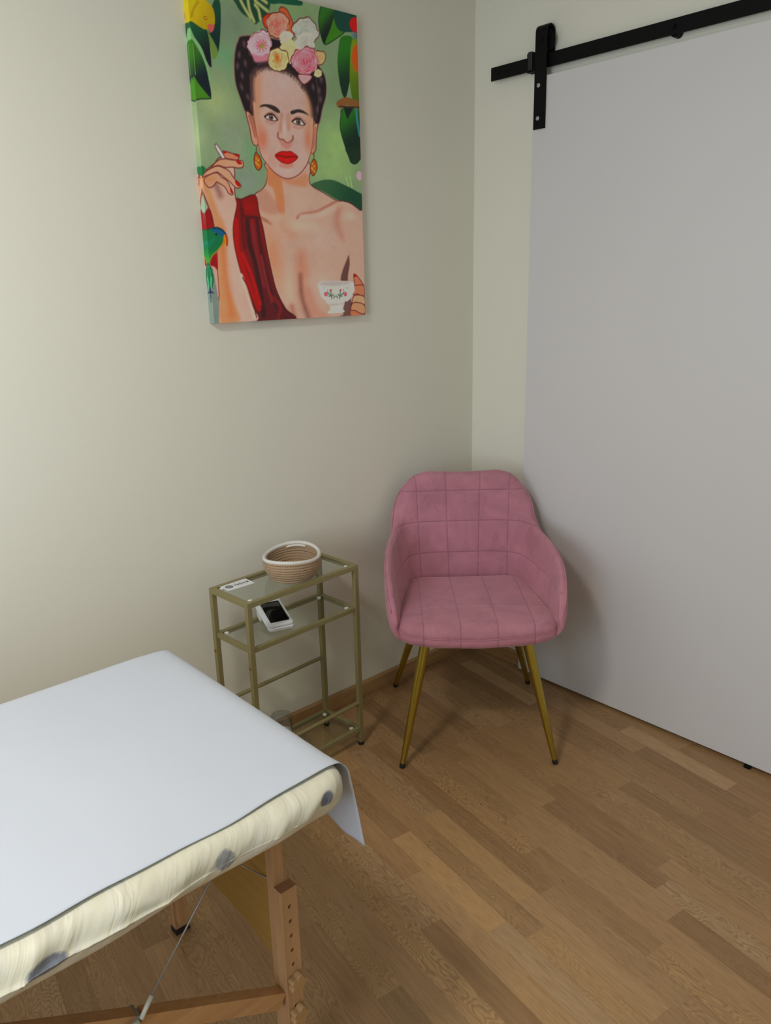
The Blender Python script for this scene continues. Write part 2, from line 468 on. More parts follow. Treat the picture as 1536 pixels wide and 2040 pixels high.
# ------------------------------------------------------------------ picture: printed canvas
N = None
ART = [
('B',(12.3,77.3),(7.92,7.84),(104,120,102),0.9,0,0),
('B',(9.6,69.5),(4.85,3.61),(98,140,104),0.9,0,0),
('B',(5.9,57.9),(7.86,6.63),(152,166,120),0.9,0,0),
('B',(33.2,85.2),(13.42,3.73),(118,142,102),0.9,0,0),
('B',(48.0,66.9),(5.92,10.22),(112,134,104),0.9,0,0),
('B',(47.2,51.4),(10.05,9.11),(146,178,116),0.9,0,0),
('B',(10.6,49.8),(7.24,8.36),(130,142,122),0.9,0,0),
('B',(-1.0,48.7),(4.47,6.25),(156,170,134),0.9,0,0),
('B',(18.4,45.7),(5.17,5.3),(100,146,106),0.9,0,0),
('B',(14.3,38.9),(6.41,4.97),(122,134,126),0.9,0,0),
('B',(45.2,44.1),(14.13,6.6),(140,170,112),0.8,0,0),
('P',[(9.0,83.1),(9.6,80.9),(9.0,75.3),(7.8,70.1),(6.6,72.6),(5.4,74.4),(5.9,77.7),(7.4,81.7)],(24,62,44),0.12,1.0,1,(8,34,34),[(6.7,82.1),(9.0,70.9)],N),
('P',[(4.9,74.6),(6.6,72.6),(7.8,70.1),(6.2,68.1),(5.6,70.4)],(96,120,60),0.12,1.0,1,N,N,N),
('P',[(-3.4,75.0),(-0.0,76.4),(2.8,75.7),(5.0,74.7),(5.5,67.4),(5.0,66.2),(3.2,68.9),(-0.6,74.3)],(28,74,48),0.12,1.0,1,(12,16,24),[(-0.5,75.2),(5.3,68.0)],N),
('P',[(-2.9,69.1),(-0.6,74.7),(1.0,72.6),(3.1,70.0),(4.5,65.5),(4.7,61.7),(2.4,60.5),(0.3,69.6)],(118,158,112),0.12,1.0,1,N,N,N),
('P',[(-4.0,68.9),(-0.5,72.0),(1.5,70.4),(3.4,67.1),(4.3,63.1),(4.5,58.7),(0.9,60.9),(-2.6,62.2)],(52,100,36),0.12,1.0,1,(14,26,34),[(-1.2,68.8),(3.0,63.0)],N),
('S',[(0.3,71.0),(0.4,63.8)],0.25,(100,140,80),0.1,1.0),
('P',[(-2.3,57.6),(-0.5,63.4),(1.4,61.6),(3.6,59.5),(4.5,58.6),(1.4,58.1)],(66,116,40),0.12,1.0,1,N,N,(14,26,30)),
('P',[(-3.0,81.4),(3.5,82.7),(5.5,81.6),(7.1,80.5),(7.6,78.6),(7.3,76.5),(5.9,75.8),(4.5,74.9),(2.7,75.3),(0.6,76.1),(-1.2,75.8),(-3.7,74.9)],(186,164,24),0.12,1.0,1,(160,136,12),[(-0.1,79.8),(6.1,76.3)],N),
('S',[(0.6,77.3),(1.3,78.9),(2.8,81.0)],0.5,(128,100,12),0.4,0.6),
('P',[(5.5,76.3),(7.2,76.5),(6.8,75.1),(5.8,74.4),(5.5,75.0),(5.1,75.6)],(178,90,84),0.12,1.0,1,N,N,N),
('B',(4.7,77.6),(0.53,0.47),(120,72,20),1,0,1),
('B',(4.7,77.6),(0.3,0.26),(190,160,60),1,0,1),
('P',[(14.4,84.5),(24.9,86.4),(25.3,83.8),(24.2,81.8),(22.4,80.6),(20.3,78.9),(18.8,79.9),(16.4,80.7),(14.6,82.5)],(28,60,46),0.12,1.0,1,N,N,(60,84,60)),
('S',[(15.6,84.4),(17.0,82.3),(18.8,80.2)],0.9,(160,164,110),0.3,1.0),
('S',[(18.3,84.6),(18.7,82.0),(19.9,79.5)],0.9,(160,164,110),0.3,1.0),
('S',[(24.6,82.8),(22.7,83.6),(20.7,84.5)],0.9,(160,164,110),0.3,1.0),
('S',[(24.4,84.8),(22.8,85.4)],0.9,(160,164,110),0.3,1.0),
('S',[(22.0,80.5),(21.6,82.5),(20.6,83.5)],0.9,(160,164,110),0.3,1.0),
('P',[(25.5,86.2),(35.1,88.0),(36.8,86.5),(33.3,85.8),(29.0,85.4),(26.0,84.8)],(22,72,54),0.12,1.0,1,N,N,N),
('P',[(44.3,88.5),(48.6,88.0),(49.0,86.8),(46.4,81.9),(44.3,77.7),(42.7,80.9),(42.5,84.4)],(44,92,34),0.12,1.0,1,(10,22,22),[(42.9,84.1),(45.9,81.1)],(12,30,24)),
('P',[(49.0,87.0),(51.3,85.6),(52.6,82.9),(48.7,79.9),(44.3,77.7),(46.4,81.9)],(58,110,34),0.12,1.0,1,N,N,(14,34,24)),
('P',[(48.8,87.7),(58.7,87.9),(58.6,84.2),(54.1,82.5),(49.3,82.7)],(20,58,50),0.12,1.0,1,N,N,N),
('P',[(50.6,80.6),(54.3,81.5),(55.2,80.0),(54.2,74.5),(53.5,69.3),(51.5,64.3),(49.9,66.5),(48.9,72.4),(49.4,77.1)],(40,100,32),0.12,1.0,1,(12,40,26),[(50.0,77.2),(54.0,69.4)],N),
('P',[(50.1,61.1),(55.1,62.3),(57.6,61.2),(57.1,48.7),(53.6,46.0),(51.1,50.0),(49.1,55.4),(49.5,59.3)],(40,96,34),0.12,1.0,1,(12,34,24),[(49.5,58.6),(53.7,52.0)],(14,34,24)),
('P',[(50.6,61.8),(54.6,61.9),(52.0,58.4)],(12,30,26),0.12,1.0,0,N,N,N),
('P',[(54.9,80.3),(57.9,80.8),(57.7,62.6),(55.1,62.7),(53.6,67.6),(53.7,73.7)],(110,128,36),0.12,1.0,1,(70,96,30),[(54.3,77.9),(56.7,64.6)],N),
('B',(56.5,75.8),(1.92,3.75),(214,84,36),0.9,0,1),
('B',(56.4,84.7),(2.28,2.11),(186,40,40),1,0,1),
('B',(56.5,81.9),(2.03,1.36),(60,90,130),0.8,0,0),
('S',[(49.0,62.3),(52.2,63.5),(57.2,62.9)],2.2,(122,84,52),0.2,1.0),
('S',[(49.2,61.7),(57.1,62.3)],0.5,(60,36,24),0.2,1.0),
('S',[(55.6,61.7),(56.2,57.5),(56.8,54.4)],0.9,(60,120,130),0.3,1.0),
('P',[(37.0,38.8),(40.5,40.3),(45.1,40.8),(49.7,39.7),(54.4,38.2),(58.3,36.3),(58.1,31.4),(54.2,33.3),(47.1,35.1),(41.7,37.2)],(52,86,58),0.12,1.0,1,(20,60,40),[(40.4,39.5),(54.3,34.4)],N),
('P',[(51.1,50.3),(57.9,50.8),(57.8,48.1),(53.3,46.0),(52.0,48.0)],(20,40,26),0.12,1.0,1,N,N,N),
('S',[(50.7,41.8),(51.6,39.5)],0.4,(150,190,120),0.2,1.0),
('S',[(52.2,42.2),(53.0,39.2)],0.4,(150,190,120),0.2,1.0),
('B',(56.3,42.7),(1.4,1.4),(196,160,176),1,0,1),
('P',[(-1.5,34.1),(5.4,32.9),(10.2,33.6),(11.9,33.8),(16.4,35.1),(20.4,34.7),(22.4,29.5),(19.6,24.8),(21.1,11.6),(28.1,0.2),(26.2,-1.7),(14.2,-1.1),(11.4,8.5),(2.7,8.7),(-2.6,12.0)],(128,32,30),0.12,1.0,1,N,N,N),
('P',[(21.5,44.0),(21.5,41.5),(20.6,38.3),(18.9,36.5),(16.6,35.1),(16.9,32.1),(17.7,29.3),(18.7,26.1),(19.6,19.9),(20.5,15.0),(21.8,9.2),(24.8,3.6),(28.5,0.1),(42.8,-1.0),(47.8,0.2),(57.9,-0.2),(59.1,30.7),(56.1,32.4),(52.3,34.3),(49.0,34.9),(46.6,34.9),(41.6,36.9),(37.2,38.6),(36.2,40.5),(36.3,45.1)],(182,152,138),0.12,1.0,1,N,N,(84,30,32)),
('P',[(21.7,43.4),(25.8,41.2),(26.7,30.3),(24.2,31.5),(23.0,36.9),(21.1,38.3)],(190,118,84),0.6,0.9,1,N,N,N),
('P',[(22.6,42.5),(29.5,40.0),(35.2,42.1),(35.5,38.5),(31.5,38.3),(26.5,39.3)],(196,120,92),0.8,0.75,1,N,N,N),
('P',[(17.2,35.0),(20.5,36.7),(25.9,30.6),(18.4,30.6)],(166,112,96),0.8,0.55,1,N,N,N),
('S',[(17.9,29.0),(21.5,27.5)],0.72,(140,78,62),0.66,0.9),
('S',[(21.9,28.1),(25.8,29.6),(29.1,28.4)],1.44,(196,158,140),1.32,0.8),
('S',[(31.1,29.3),(32.7,30.5),(38.1,31.3),(42.3,32.9),(46.6,34.7)],0.6,(146,78,62),0.55,0.9),
('S',[(32.7,29.8),(39.9,30.7),(47.0,33.4)],1.5,(204,176,164),1.375,0.7),
('S',[(47.4,32.4),(46.3,28.9),(48.0,24.0)],1.92,(170,110,94),1.7600000000000002,0.6),
('S',[(25.6,26.9),(28.4,24.4)],2.4,(190,130,106),2.2,0.5),
('B',(21.6,18.3),(4.2,10.6),(196,126,94),0.7,-8,0),
('B',(32.6,14.9),(2.76,6.31),(190,130,108),0.6,0,0),
('B',(40.9,23.2),(7.82,4.77),(186,160,152),0.7,0,0),
('B',(27.0,9.8),(3.08,6.14),(204,172,154),0.7,0,0),
('B',(40.1,10.3),(5.76,5.41),(202,172,162),0.7,0,0),
('B',(33.4,27.2),(7.2,2.04),(206,178,160),0.6,0,0),
('B',(51.6,30.5),(4.0,2.16),(208,180,170),0.7,0,0),
('S',[(31.7,18.3),(31.2,9.7),(32.6,4.4),(34.9,0.1)],2.0,(178,114,94),3.2,0.7),
('S',[(31.2,12.8),(31.4,6.6),(33.5,0.1)],0.8,(104,62,58),1.5,0.85),
('S',[(34.0,7.9),(36.0,2.9),(40.5,-0.6)],2.0,(182,116,100),2.4,0.6),
('S',[(27.4,3.6),(28.1,1.1)],1.5,(150,84,66),1.3,0.6),
('P',[(50.7,18.7),(51.0,16.2),(50.1,12.6),(49.8,10.8),(47.1,11.0),(48.0,14.1),(49.8,17.3)],(84,52,50),0.35,0.9,1,N,N,N),
('P',[(50.5,10.8),(51.0,5.7),(51.2,0.1),(47.7,-0.5),(48.5,5.7)],(84,56,54),0.35,0.85,1,N,N,N),
('P',[(10.2,33.6),(11.9,33.7),(16.6,35.0),(17.6,30.6),(18.6,25.5),(19.6,19.6),(20.8,13.6),(22.1,8.5),(24.8,3.3),(28.5,-0.0),(15.9,-0.8),(14.6,1.0),(12.6,8.4),(10.3,15.0),(8.7,19.5),(8.4,24.6),(9.0,29.0)],(122,30,30),0.12,1.0,1,(78,26,30),[(10.5,30.9),(21.3,3.1)],(60,18,22)),
('S',[(13.4,27.9),(13.7,21.5),(15.5,15.0),(16.9,1.5)],1.6,(44,18,22),0.35,0.85),
('S',[(16.6,28.0),(17.6,19.9),(20.0,8.2),(22.9,1.3)],1.2,(52,20,24),0.35,0.85),
('S',[(11.7,31.0),(11.7,26.2),(12.0,20.8)],1.3,(84,22,24),0.35,0.85),
('S',[(17.4,18.3),(18.6,11.6),(20.2,5.5)],1.0,(120,42,46),0.35,0.85),
('S',[(9.5,27.8),(9.6,19.8),(12.0,11.7),(15.4,3.6)],1.8,(158,34,30),0.35,0.85),
('S',[(11.0,18.9),(13.4,13.4),(16.0,5.0)],1.2,(168,36,32),0.35,0.85),
('S',[(14.9,27.3),(15.9,18.9),(17.6,10.0)],1.0,(112,40,44),0.35,0.85),
('S',[(20.7,6.5),(23.1,3.7),(22.0,0.6)],1.3,(110,34,36),0.35,0.85),
('S',[(12.3,29.1),(17.5,28.8)],0.8,(60,20,24),0.35,0.85),
('S',[(11.5,33.1),(12.3,29.1)],0.8,(78,20,22),0.35,0.85),
('B',(14.5,31.7),(2.0,1.61),(150,34,32),0.6,0,0),
('P',[(-1.4,29.9),(1.1,31.2),(2.4,28.8),(2.0,25.1),(-1.3,24.7)],(140,34,36),0.12,1.0,1,N,N,(70,26,30)),
('P',[(-1.5,18.8),(3.0,19.5),(2.5,14.4),(-1.5,15.1)],(128,28,32),0.12,1.0,1,N,N,N),
('P',[(-1.6,31.1),(-0.6,34.1),(1.1,31.2),(-0.4,28.7)],(132,152,130),0.12,1.0,1,N,N,(80,60,50)),
('P',[(-1.3,39.4),(0.9,40.4),(4.0,42.4),(5.7,44.0),(9.0,44.3),(10.3,41.7),(9.9,36.2),(10.0,34.0),(10.3,32.2),(9.4,29.3),(8.6,26.5),(8.4,22.7),(8.9,18.9),(9.9,14.4),(11.4,9.1),(13.4,4.1),(14.5,-0.0),(1.5,-0.2),(1.9,5.5),(2.1,11.9),(2.8,18.2),(2.5,26.0),(1.7,30.0),(0.6,33.0),(-0.6,35.6),(-1.5,37.6)],(186,156,144),0.12,1.0,1,N,N,(84,30,32)),
('P',[(-0.9,38.5),(1.1,38.7),(2.3,35.7),(4.0,30.1),(5.9,26.4),(5.7,20.4),(5.3,11.8),(7.1,5.3),(8.6,0.2),(1.9,-0.1),(2.5,11.9),(2.8,18.2),(2.3,26.3),(1.2,32.1)],(190,128,92),0.9,0.85,1,N,N,N),
('S',[(4.8,24.5),(4.9,15.0),(6.0,2.0)],1.2,(170,100,64),2.0,0.75),
('S',[(3.8,37.6),(4.5,35.9),(5.1,34.4)],1.6,(124,80,72),1.3,0.8),
('S',[(10.1,13.1),(11.4,9.1),(13.6,1.0)],1.0,(206,176,164),0.3,0.9),
('S',[(10.5,12.4),(12.6,8.4),(14.4,1.0)],0.35,(84,30,32),0.1,1.0),
('P',[(7.0,45.7),(8.5,45.7),(10.2,45.4),(12.0,45.3),(12.2,44.8),(11.4,43.8),(9.8,43.9),(7.7,44.1)],(190,122,100),0.12,1.0,1,N,N,(84,30,32)),
('P',[(1.1,39.0),(3.5,41.9),(5.4,43.4),(7.4,43.9),(9.8,43.8),(12.9,43.8),(13.4,43.0),(13.0,42.1),(11.6,41.8),(9.6,41.9),(7.2,41.7),(5.2,42.0),(3.0,41.1)],(192,130,102),0.12,1.0,1,(196,144,120),[(2.3,41.0),(9.7,43.2)],(84,30,32)),
('P',[(-0.3,38.7),(1.5,40.4),(4.6,41.8),(6.6,41.6),(8.6,40.8),(9.9,39.2),(11.7,37.8),(12.1,37.1),(10.9,36.5),(9.9,36.9),(8.6,38.0),(7.3,38.8),(5.6,39.9),(4.6,40.3),(2.6,39.6),(0.7,39.0)],(194,144,120),0.12,1.0,1,N,N,(84,30,32)),
('P',[(0.4,38.1),(2.4,39.5),(4.6,40.1),(6.1,39.0),(7.5,38.4),(8.5,36.8),(9.3,35.2),(8.9,34.7),(7.8,35.1),(6.8,36.6),(4.8,37.6),(4.2,37.7),(3.0,36.5),(1.5,36.3)],(194,140,118),0.12,1.0,1,N,N,(84,30,32)),
('B',(2.5,38.4),(2.11,1.23),(200,124,84),0.7,0,0),
('P',[(11.0,43.6),(12.1,43.7),(13.0,43.2),(12.8,42.9),(11.7,42.8)],(156,26,34),0.1,1.0,1,N,N,N),
('P',[(10.3,45.3),(11.8,45.2),(12.2,44.9),(11.5,44.7)],(156,26,34),0.1,1.0,1,N,N,N),
('P',[(10.2,38.5),(11.0,38.4),(11.9,37.3),(11.1,37.0),(10.4,37.7)],(156,26,34),0.1,1.0,1,N,N,N),
('P',[(8.4,36.4),(9.1,36.1),(9.3,35.2),(8.7,35.1)],(156,26,34),0.1,1.0,1,N,N,N),
('P',[(7.1,45.6),(7.9,45.9),(8.3,45.6),(7.5,45.2)],(156,26,34),0.1,1.0,1,N,N,N),
('P',[(5.1,45.9),(4.6,47.1),(5.1,47.5),(6.2,46.3),(7.7,44.0),(6.7,43.8)],(206,190,196),0.12,1.0,0,N,N,(90,50,56)),
('P',[(-1.4,40.6),(-0.0,41.6),(1.2,40.9),(-0.3,39.0)],(30,92,52),0.1,1.0,1,N,N,N),
('P',[(-1.7,30.5),(0.1,30.6),(1.5,30.4),(2.1,27.9),(2.0,25.6),(-1.5,25.3)],(128,28,34),0.12,1.0,1,N,N,(70,20,26)),
('P',[(-0.4,16.1),(0.7,16.0),(1.9,15.3),(2.4,14.4),(2.3,7.8),(1.6,5.9),(1.3,9.0),(0.9,13.8)],(206,150,136),0.12,1.0,1,N,N,(104,50,44)),
('P',[(0.3,16.2),(2.2,18.6),(2.5,17.4),(2.4,14.7),(1.6,15.5)],(128,26,34),0.12,1.0,1,N,N,(150,40,50)),
('P',[(0.3,25.6),(0.2,15.7),(1.0,15.0),(2.1,5.8),(1.4,-2.0),(-6.2,-1.6),(-4.4,16.2),(-0.9,15.9)],(112,124,118),0.1,1,0,N,N,N),
('P',[(-3.0,25.1),(0.0,25.2),(2.0,25.8),(3.7,25.8),(5.1,25.2),(5.9,24.4),(6.1,23.8),(5.1,22.9),(4.4,21.4),(2.9,19.8),(1.0,18.3),(-0.4,16.1),(-1.5,17.9),(-3.3,19.7)],(22,96,58),0.12,1.0,1,(52,132,52),[(1.3,20.9),(-0.4,16.4)],(20,60,40)),
('S',[(4.8,21.7),(3.0,19.9),(1.0,18.3),(-0.2,16.3)],0.35,(150,124,54),0.15,0.9),
('P',[(1.9,25.8),(3.7,25.8),(5.1,25.2),(5.8,24.4),(5.1,23.6),(3.8,23.8),(2.8,24.7),(1.6,24.8)],(30,78,118),0.3,0.95,1,N,N,N),
('S',[(2.0,25.7),(3.7,25.8),(5.1,25.2),(5.9,24.3)],0.4,(14,34,56),0.12,1.0),
('B',(-0.0,21.8),(0.56,0.61),(50,130,130),0.45,20,0),
('B',(-0.7,21.6),(0.52,0.67),(50,130,130),0.45,20,0),
('B',(-1.1,22.1),(0.56,0.66),(50,130,130),0.45,20,0),
('B',(1.0,22.1),(0.56,0.66),(50,130,130),0.45,20,0),
('B',(2.0,22.7),(0.56,0.66),(50,130,130),0.45,20,0),
('B',(0.5,21.1),(0.56,0.61),(50,130,130),0.45,20,0),
('B',(2.9,24.1),(0.59,0.36),(30,70,60),0.9,20,1),
('B',(2.9,24.1),(0.33,0.24),(8,12,14),1,0,1),
('P',[(5.3,23.8),(5.9,24.1),(6.3,23.1),(6.3,22.2),(6.0,21.2),(5.8,21.7),(4.7,21.3),(5.0,22.6)],(206,120,46),0.12,1.0,1,N,N,N),
('S',[(6.0,23.8),(6.3,22.9),(6.1,21.3)],0.6,(150,54,26),0.15,0.9),
('P',[(-1.0,15.9),(-0.0,16.0),(0.8,12.9),(0.6,11.2),(0.0,9.5),(-0.5,8.7),(-0.9,9.6),(-1.5,11.5),(-1.3,13.6)],(20,100,60),0.12,1.0,1,N,N,(16,60,44)),
('S',[(-0.4,15.6),(0.2,13.6),(-0.5,10.3)],0.3,(84,160,120),0.12,0.7),
('S',[(0.1,15.5),(-0.6,13.2),(-0.7,10.3)],0.3,(10,60,50),0.15,0.7),
('P',[(-0.9,9.6),(0.0,9.5),(0.1,8.8),(0.8,8.3),(-0.4,8.2),(-0.5,7.1),(-0.8,7.1),(-0.8,8.2),(-1.5,8.3)],(26,42,66),0.12,1.0,1,N,N,N),
('S',[(0.3,12.6),(-0.1,9.1)],0.25,(170,200,190),0.15,0.8),
('S',[(-0.5,7.9),(-0.5,5.9)],0.5,(60,80,90),0.3,0.7),
('P',[(-0.5,35.0),(1.1,31.0),(-0.3,29.5),(-0.5,26.8),(-0.5,29.4),(-1.5,30.4),(-1.1,32.9)],(140,156,136),0.1,1,0,N,N,(110,60,54)),
('P',[(16.0,75.3),(14.3,73.8),(13.1,70.9),(12.5,66.6),(12.7,63.0),(13.7,60.1),(15.2,56.5),(17.3,55.7),(18.5,56.9),(19.5,63.9),(23.0,66.5),(28.3,66.6),(32.7,65.0),(36.4,60.5),(38.5,57.1),(40.8,56.0),(42.4,60.2),(44.1,64.4),(44.1,68.4),(42.6,70.8),(36.9,75.2),(24.1,76.3)],(26,18,24),0.12,1.0,1,N,N,(120,84,84)),
('B',(16.2,73.4),(0.7,1.18),(112,88,92),0.75,0,0),
('B',(14.4,70.5),(0.69,1.15),(112,88,92),0.75,10,0),
('B',(13.6,67.7),(0.69,1.18),(112,88,92),0.75,10,0),
('B',(16.2,68.7),(0.7,1.18),(112,88,92),0.75,0,0),
('B',(14.9,65.5),(0.7,1.18),(112,88,92),0.75,-10,0),
('B',(14.5,62.6),(0.7,1.18),(112,88,92),0.75,-20,0),
('B',(18.1,71.7),(0.7,1.18),(112,88,92),0.75,20,0),
('B',(42.4,68.2),(0.81,1.26),(112,88,92),0.75,0,0),
('B',(41.5,65.1),(0.82,1.26),(112,88,92),0.75,10,0),
('B',(41.9,62.8),(0.81,1.29),(112,88,92),0.75,0,0),
('B',(39.3,65.8),(0.79,1.26),(112,88,92),0.75,-10,0),
('B',(40.5,60.0),(0.82,1.29),(112,88,92),0.75,10,0),
('B',(16.3,60.4),(0.7,1.22),(112,88,92),0.75,-20,0),
('B',(18.0,63.1),(0.7,1.22),(112,88,92),0.75,0,0),
('S',[(17.6,66.1),(17.6,61.2),(16.9,57.3)],0.35,(86,66,70),0.3,0.8),
('S',[(19.3,67.6),(22.7,69.0),(26.1,69.2)],0.35,(86,66,70),0.3,0.8),
('S',[(40.6,67.9),(41.2,62.7),(39.9,57.2)],0.35,(86,66,70),0.3,0.8),
('S',[(20.3,69.0),(23.6,69.9)],0.35,(86,66,70),0.3,0.8),
('P',[(15.4,56.5),(16.3,56.6),(17.4,55.2),(18.2,52.7),(18.8,50.3),(18.9,49.0),(18.2,48.1),(17.2,48.4),(16.6,49.7),(16.3,52.2),(15.6,55.0)],(184,140,124),0.12,1.0,1,N,N,(84,30,32)),
('S',[(16.5,55.5),(17.4,52.9),(18.0,50.6)],1.0,(150,84,68),0.3,0.8),
('P',[(38.7,55.4),(40.0,56.1),(40.5,55.7),(40.0,53.9),(39.5,50.6),(39.2,48.7),(37.7,47.6),(37.5,50.5)],(186,136,120),0.12,1.0,1,N,N,(84,30,32)),
('S',[(39.4,54.8),(38.9,52.2),(38.3,49.2)],0.8,(160,96,84),0.3,0.8),
('P',[(18.4,65.7),(19.6,67.4),(22.5,68.7),(25.6,69.1),(28.5,68.8),(31.8,68.2),(34.5,66.8),(36.6,64.6),(38.3,61.6),(38.8,58.2),(38.6,53.8),(37.9,49.7),(36.6,46.2),(35.3,44.0),(32.8,41.7),(30.1,40.4),(28.0,40.1),(25.9,40.5),(23.5,41.7),(20.9,44.0),(19.4,46.1),(18.8,49.4),(18.1,53.9),(17.8,59.3),(18.0,63.1)],(182,154,146),0.15,1.0,1,N,N,(110,44,44)),
('P',[(18.2,65.6),(20.3,67.4),(21.0,64.1),(20.2,56.5),(19.7,47.4),(18.6,50.9),(17.8,57.8)],(186,130,104),1.4,0.75,1,N,N,N),
('P',[(35.4,65.7),(37.4,63.1),(38.8,58.6),(38.1,50.5),(36.6,47.2),(36.0,55.1),(36.4,64.5)],(188,136,106),1.4,0.7,1,N,N,N),
('B',(28.1,65.3),(5.52,3.91),(186,162,160),0.8,0,0),
('B',(20.5,50.2),(2.32,4.17),(206,104,84),0.8,5,0),
('B',(36.4,51.3),(1.77,3.69),(204,112,92),0.75,0,0),
('B',(22.9,44.8),(2.53,2.89),(188,128,112),0.5,20,0),
('B',(27.9,42.2),(3.36,0.96),(192,164,158),0.8,0,0),
('B',(24.5,54.6),(1.81,0.64),(186,156,150),0.6,0,0),
('S',[(18.0,60.0),(18.0,63.1),(18.5,65.7),(19.7,67.4),(22.4,68.7),(25.6,69.0),(28.5,68.7)],0.9,(50,36,38),0.9,0.75),
('S',[(28.5,68.7),(31.8,68.2),(34.5,66.7),(36.6,64.5),(38.2,61.6),(38.6,58.1)],0.9,(50,36,38),0.9,0.75),
('S',[(21.1,68.9),(21.4,67.5)],0.12,(44,32,34),0.12,0.6),
('S',[(24.6,69.7),(24.9,68.5)],0.12,(44,32,34),0.12,0.6),
('S',[(18.9,66.9),(19.1,65.6)],0.12,(44,32,34),0.12,0.6),
('S',[(21.1,68.7),(21.3,67.3)],0.12,(44,32,34),0.12,0.6),
('S',[(26.9,70.1),(27.2,68.6)],0.12,(44,32,34),0.12,0.6),
('S',[(20.2,68.1),(20.5,66.5)],0.12,(44,32,34),0.12,0.6),
('S',[(23.9,69.6),(24.1,68.0)],0.12,(44,32,34),0.12,0.6),
('S',[(19.4,67.3),(19.6,65.9)],0.12,(44,32,34),0.12,0.6),
('S',[(21.8,69.5),(22.0,67.8)],0.12,(44,32,34),0.12,0.6),
('S',[(23.4,69.5),(23.6,67.9)],0.12,(44,32,34),0.12,0.6),
('S',[(25.7,69.8),(26.0,68.4)],0.12,(44,32,34),0.12,0.6),
('S',[(26.5,70.1),(26.8,68.3)],0.12,(44,32,34),0.12,0.6),
('S',[(27.3,70.3),(27.6,69.0)],0.12,(44,32,34),0.12,0.6),
('S',[(20.9,68.6),(21.2,67.2)],0.12,(44,32,34),0.12,0.6),
('S',[(24.9,69.9),(25.1,68.4)],0.12,(44,32,34),0.12,0.6),
('S',[(22.6,69.5),(22.8,68.0)],0.12,(44,32,34),0.12,0.6),
('S',[(24.4,69.6),(24.7,68.1)],0.12,(44,32,34),0.12,0.6),
('S',[(27.8,70.1),(28.1,68.4)],0.12,(44,32,34),0.12,0.6),
('S',[(25.3,70.0),(25.6,68.3)],0.12,(44,32,34),0.12,0.6),
('S',[(28.1,70.1),(28.4,68.7)],0.12,(44,32,34),0.12,0.6),
('S',[(25.7,70.0),(26.0,68.4)],0.12,(44,32,34),0.12,0.6),
('S',[(24.3,69.8),(24.7,68.6)],0.12,(44,32,34),0.12,0.6),
('S',[(27.0,70.0),(27.4,68.8)],0.12,(44,32,34),0.12,0.6),
('S',[(26.5,70.1),(26.8,68.8)],0.12,(44,32,34),0.12,0.6),
('S',[(21.7,69.3),(21.9,67.6)],0.12,(44,32,34),0.12,0.6),
('S',[(19.2,67.2),(19.5,66.1)],0.12,(44,32,34),0.12,0.6),
('S',[(25.7,70.0),(26.0,68.3)],0.12,(44,32,34),0.12,0.6),
('S',[(28.3,70.3),(28.6,68.5)],0.12,(44,32,34),0.12,0.6),
('S',[(21.8,69.5),(22.1,68.0)],0.12,(44,32,34),0.12,0.6),
('S',[(19.1,67.2),(19.3,65.9)],0.12,(44,32,34),0.12,0.6),
('S',[(24.7,69.9),(25.0,68.7)],0.12,(44,32,34),0.12,0.6),
('S',[(27.2,70.2),(27.5,68.5)],0.12,(44,32,34),0.12,0.6),
('S',[(27.5,70.2),(27.8,68.8)],0.12,(44,32,34),0.12,0.6),
('S',[(23.8,69.6),(24.1,68.1)],0.12,(44,32,34),0.12,0.6),
('S',[(24.2,69.7),(24.5,68.0)],0.12,(44,32,34),0.12,0.6),
('S',[(23.7,69.7),(24.0,68.1)],0.12,(44,32,34),0.12,0.6),
('S',[(21.1,68.9),(21.4,67.2)],0.12,(44,32,34),0.12,0.6),
('S',[(23.8,69.6),(24.1,68.5)],0.12,(44,32,34),0.12,0.6),
('S',[(22.8,69.5),(23.1,68.3)],0.12,(44,32,34),0.12,0.6),
('S',[(24.7,69.7),(25.1,68.6)],0.12,(44,32,34),0.12,0.6),
('S',[(24.9,69.8),(25.1,68.3)],0.12,(44,32,34),0.12,0.6),
('S',[(22.2,69.4),(22.5,67.8)],0.12,(44,32,34),0.12,0.6),
('S',[(19.0,67.2),(19.2,65.7)],0.12,(44,32,34),0.12,0.6),
('S',[(28.1,70.3),(28.4,68.9)],0.12,(44,32,34),0.12,0.6),
('S',[(24.5,69.8),(24.8,68.4)],0.12,(44,32,34),0.12,0.6),
('S',[(21.9,69.4),(22.1,67.9)],0.12,(44,32,34),0.12,0.6),
('S',[(32.0,68.9),(31.1,67.4)],0.12,(44,32,34),0.12,0.6),
('S',[(35.6,66.6),(34.7,65.3)],0.12,(44,32,34),0.12,0.6),
('S',[(34.0,67.7),(33.1,65.9)],0.12,(44,32,34),0.12,0.6),
('S',[(32.0,68.9),(31.2,67.4)],0.12,(44,32,34),0.12,0.6),
('S',[(35.8,66.5),(35.0,65.0)],0.12,(44,32,34),0.12,0.6),
('S',[(31.1,69.3),(30.3,67.7)],0.12,(44,32,34),0.12,0.6),
('S',[(35.0,67.0),(34.2,65.6)],0.12,(44,32,34),0.12,0.6),
('S',[(32.1,68.8),(31.3,67.3)],0.12,(44,32,34),0.12,0.6),
('S',[(36.0,66.3),(35.2,64.7)],0.12,(44,32,34),0.12,0.6),
('S',[(36.2,66.2),(35.4,64.7)],0.12,(44,32,34),0.12,0.6),
('S',[(32.2,68.8),(31.4,67.1)],0.12,(44,32,34),0.12,0.6),
('S',[(36.4,66.0),(35.6,64.4)],0.12,(44,32,34),0.12,0.6),
('S',[(31.4,69.2),(30.6,67.8)],0.12,(44,32,34),0.12,0.6),
('S',[(33.7,67.9),(32.9,66.5)],0.12,(44,32,34),0.12,0.6),
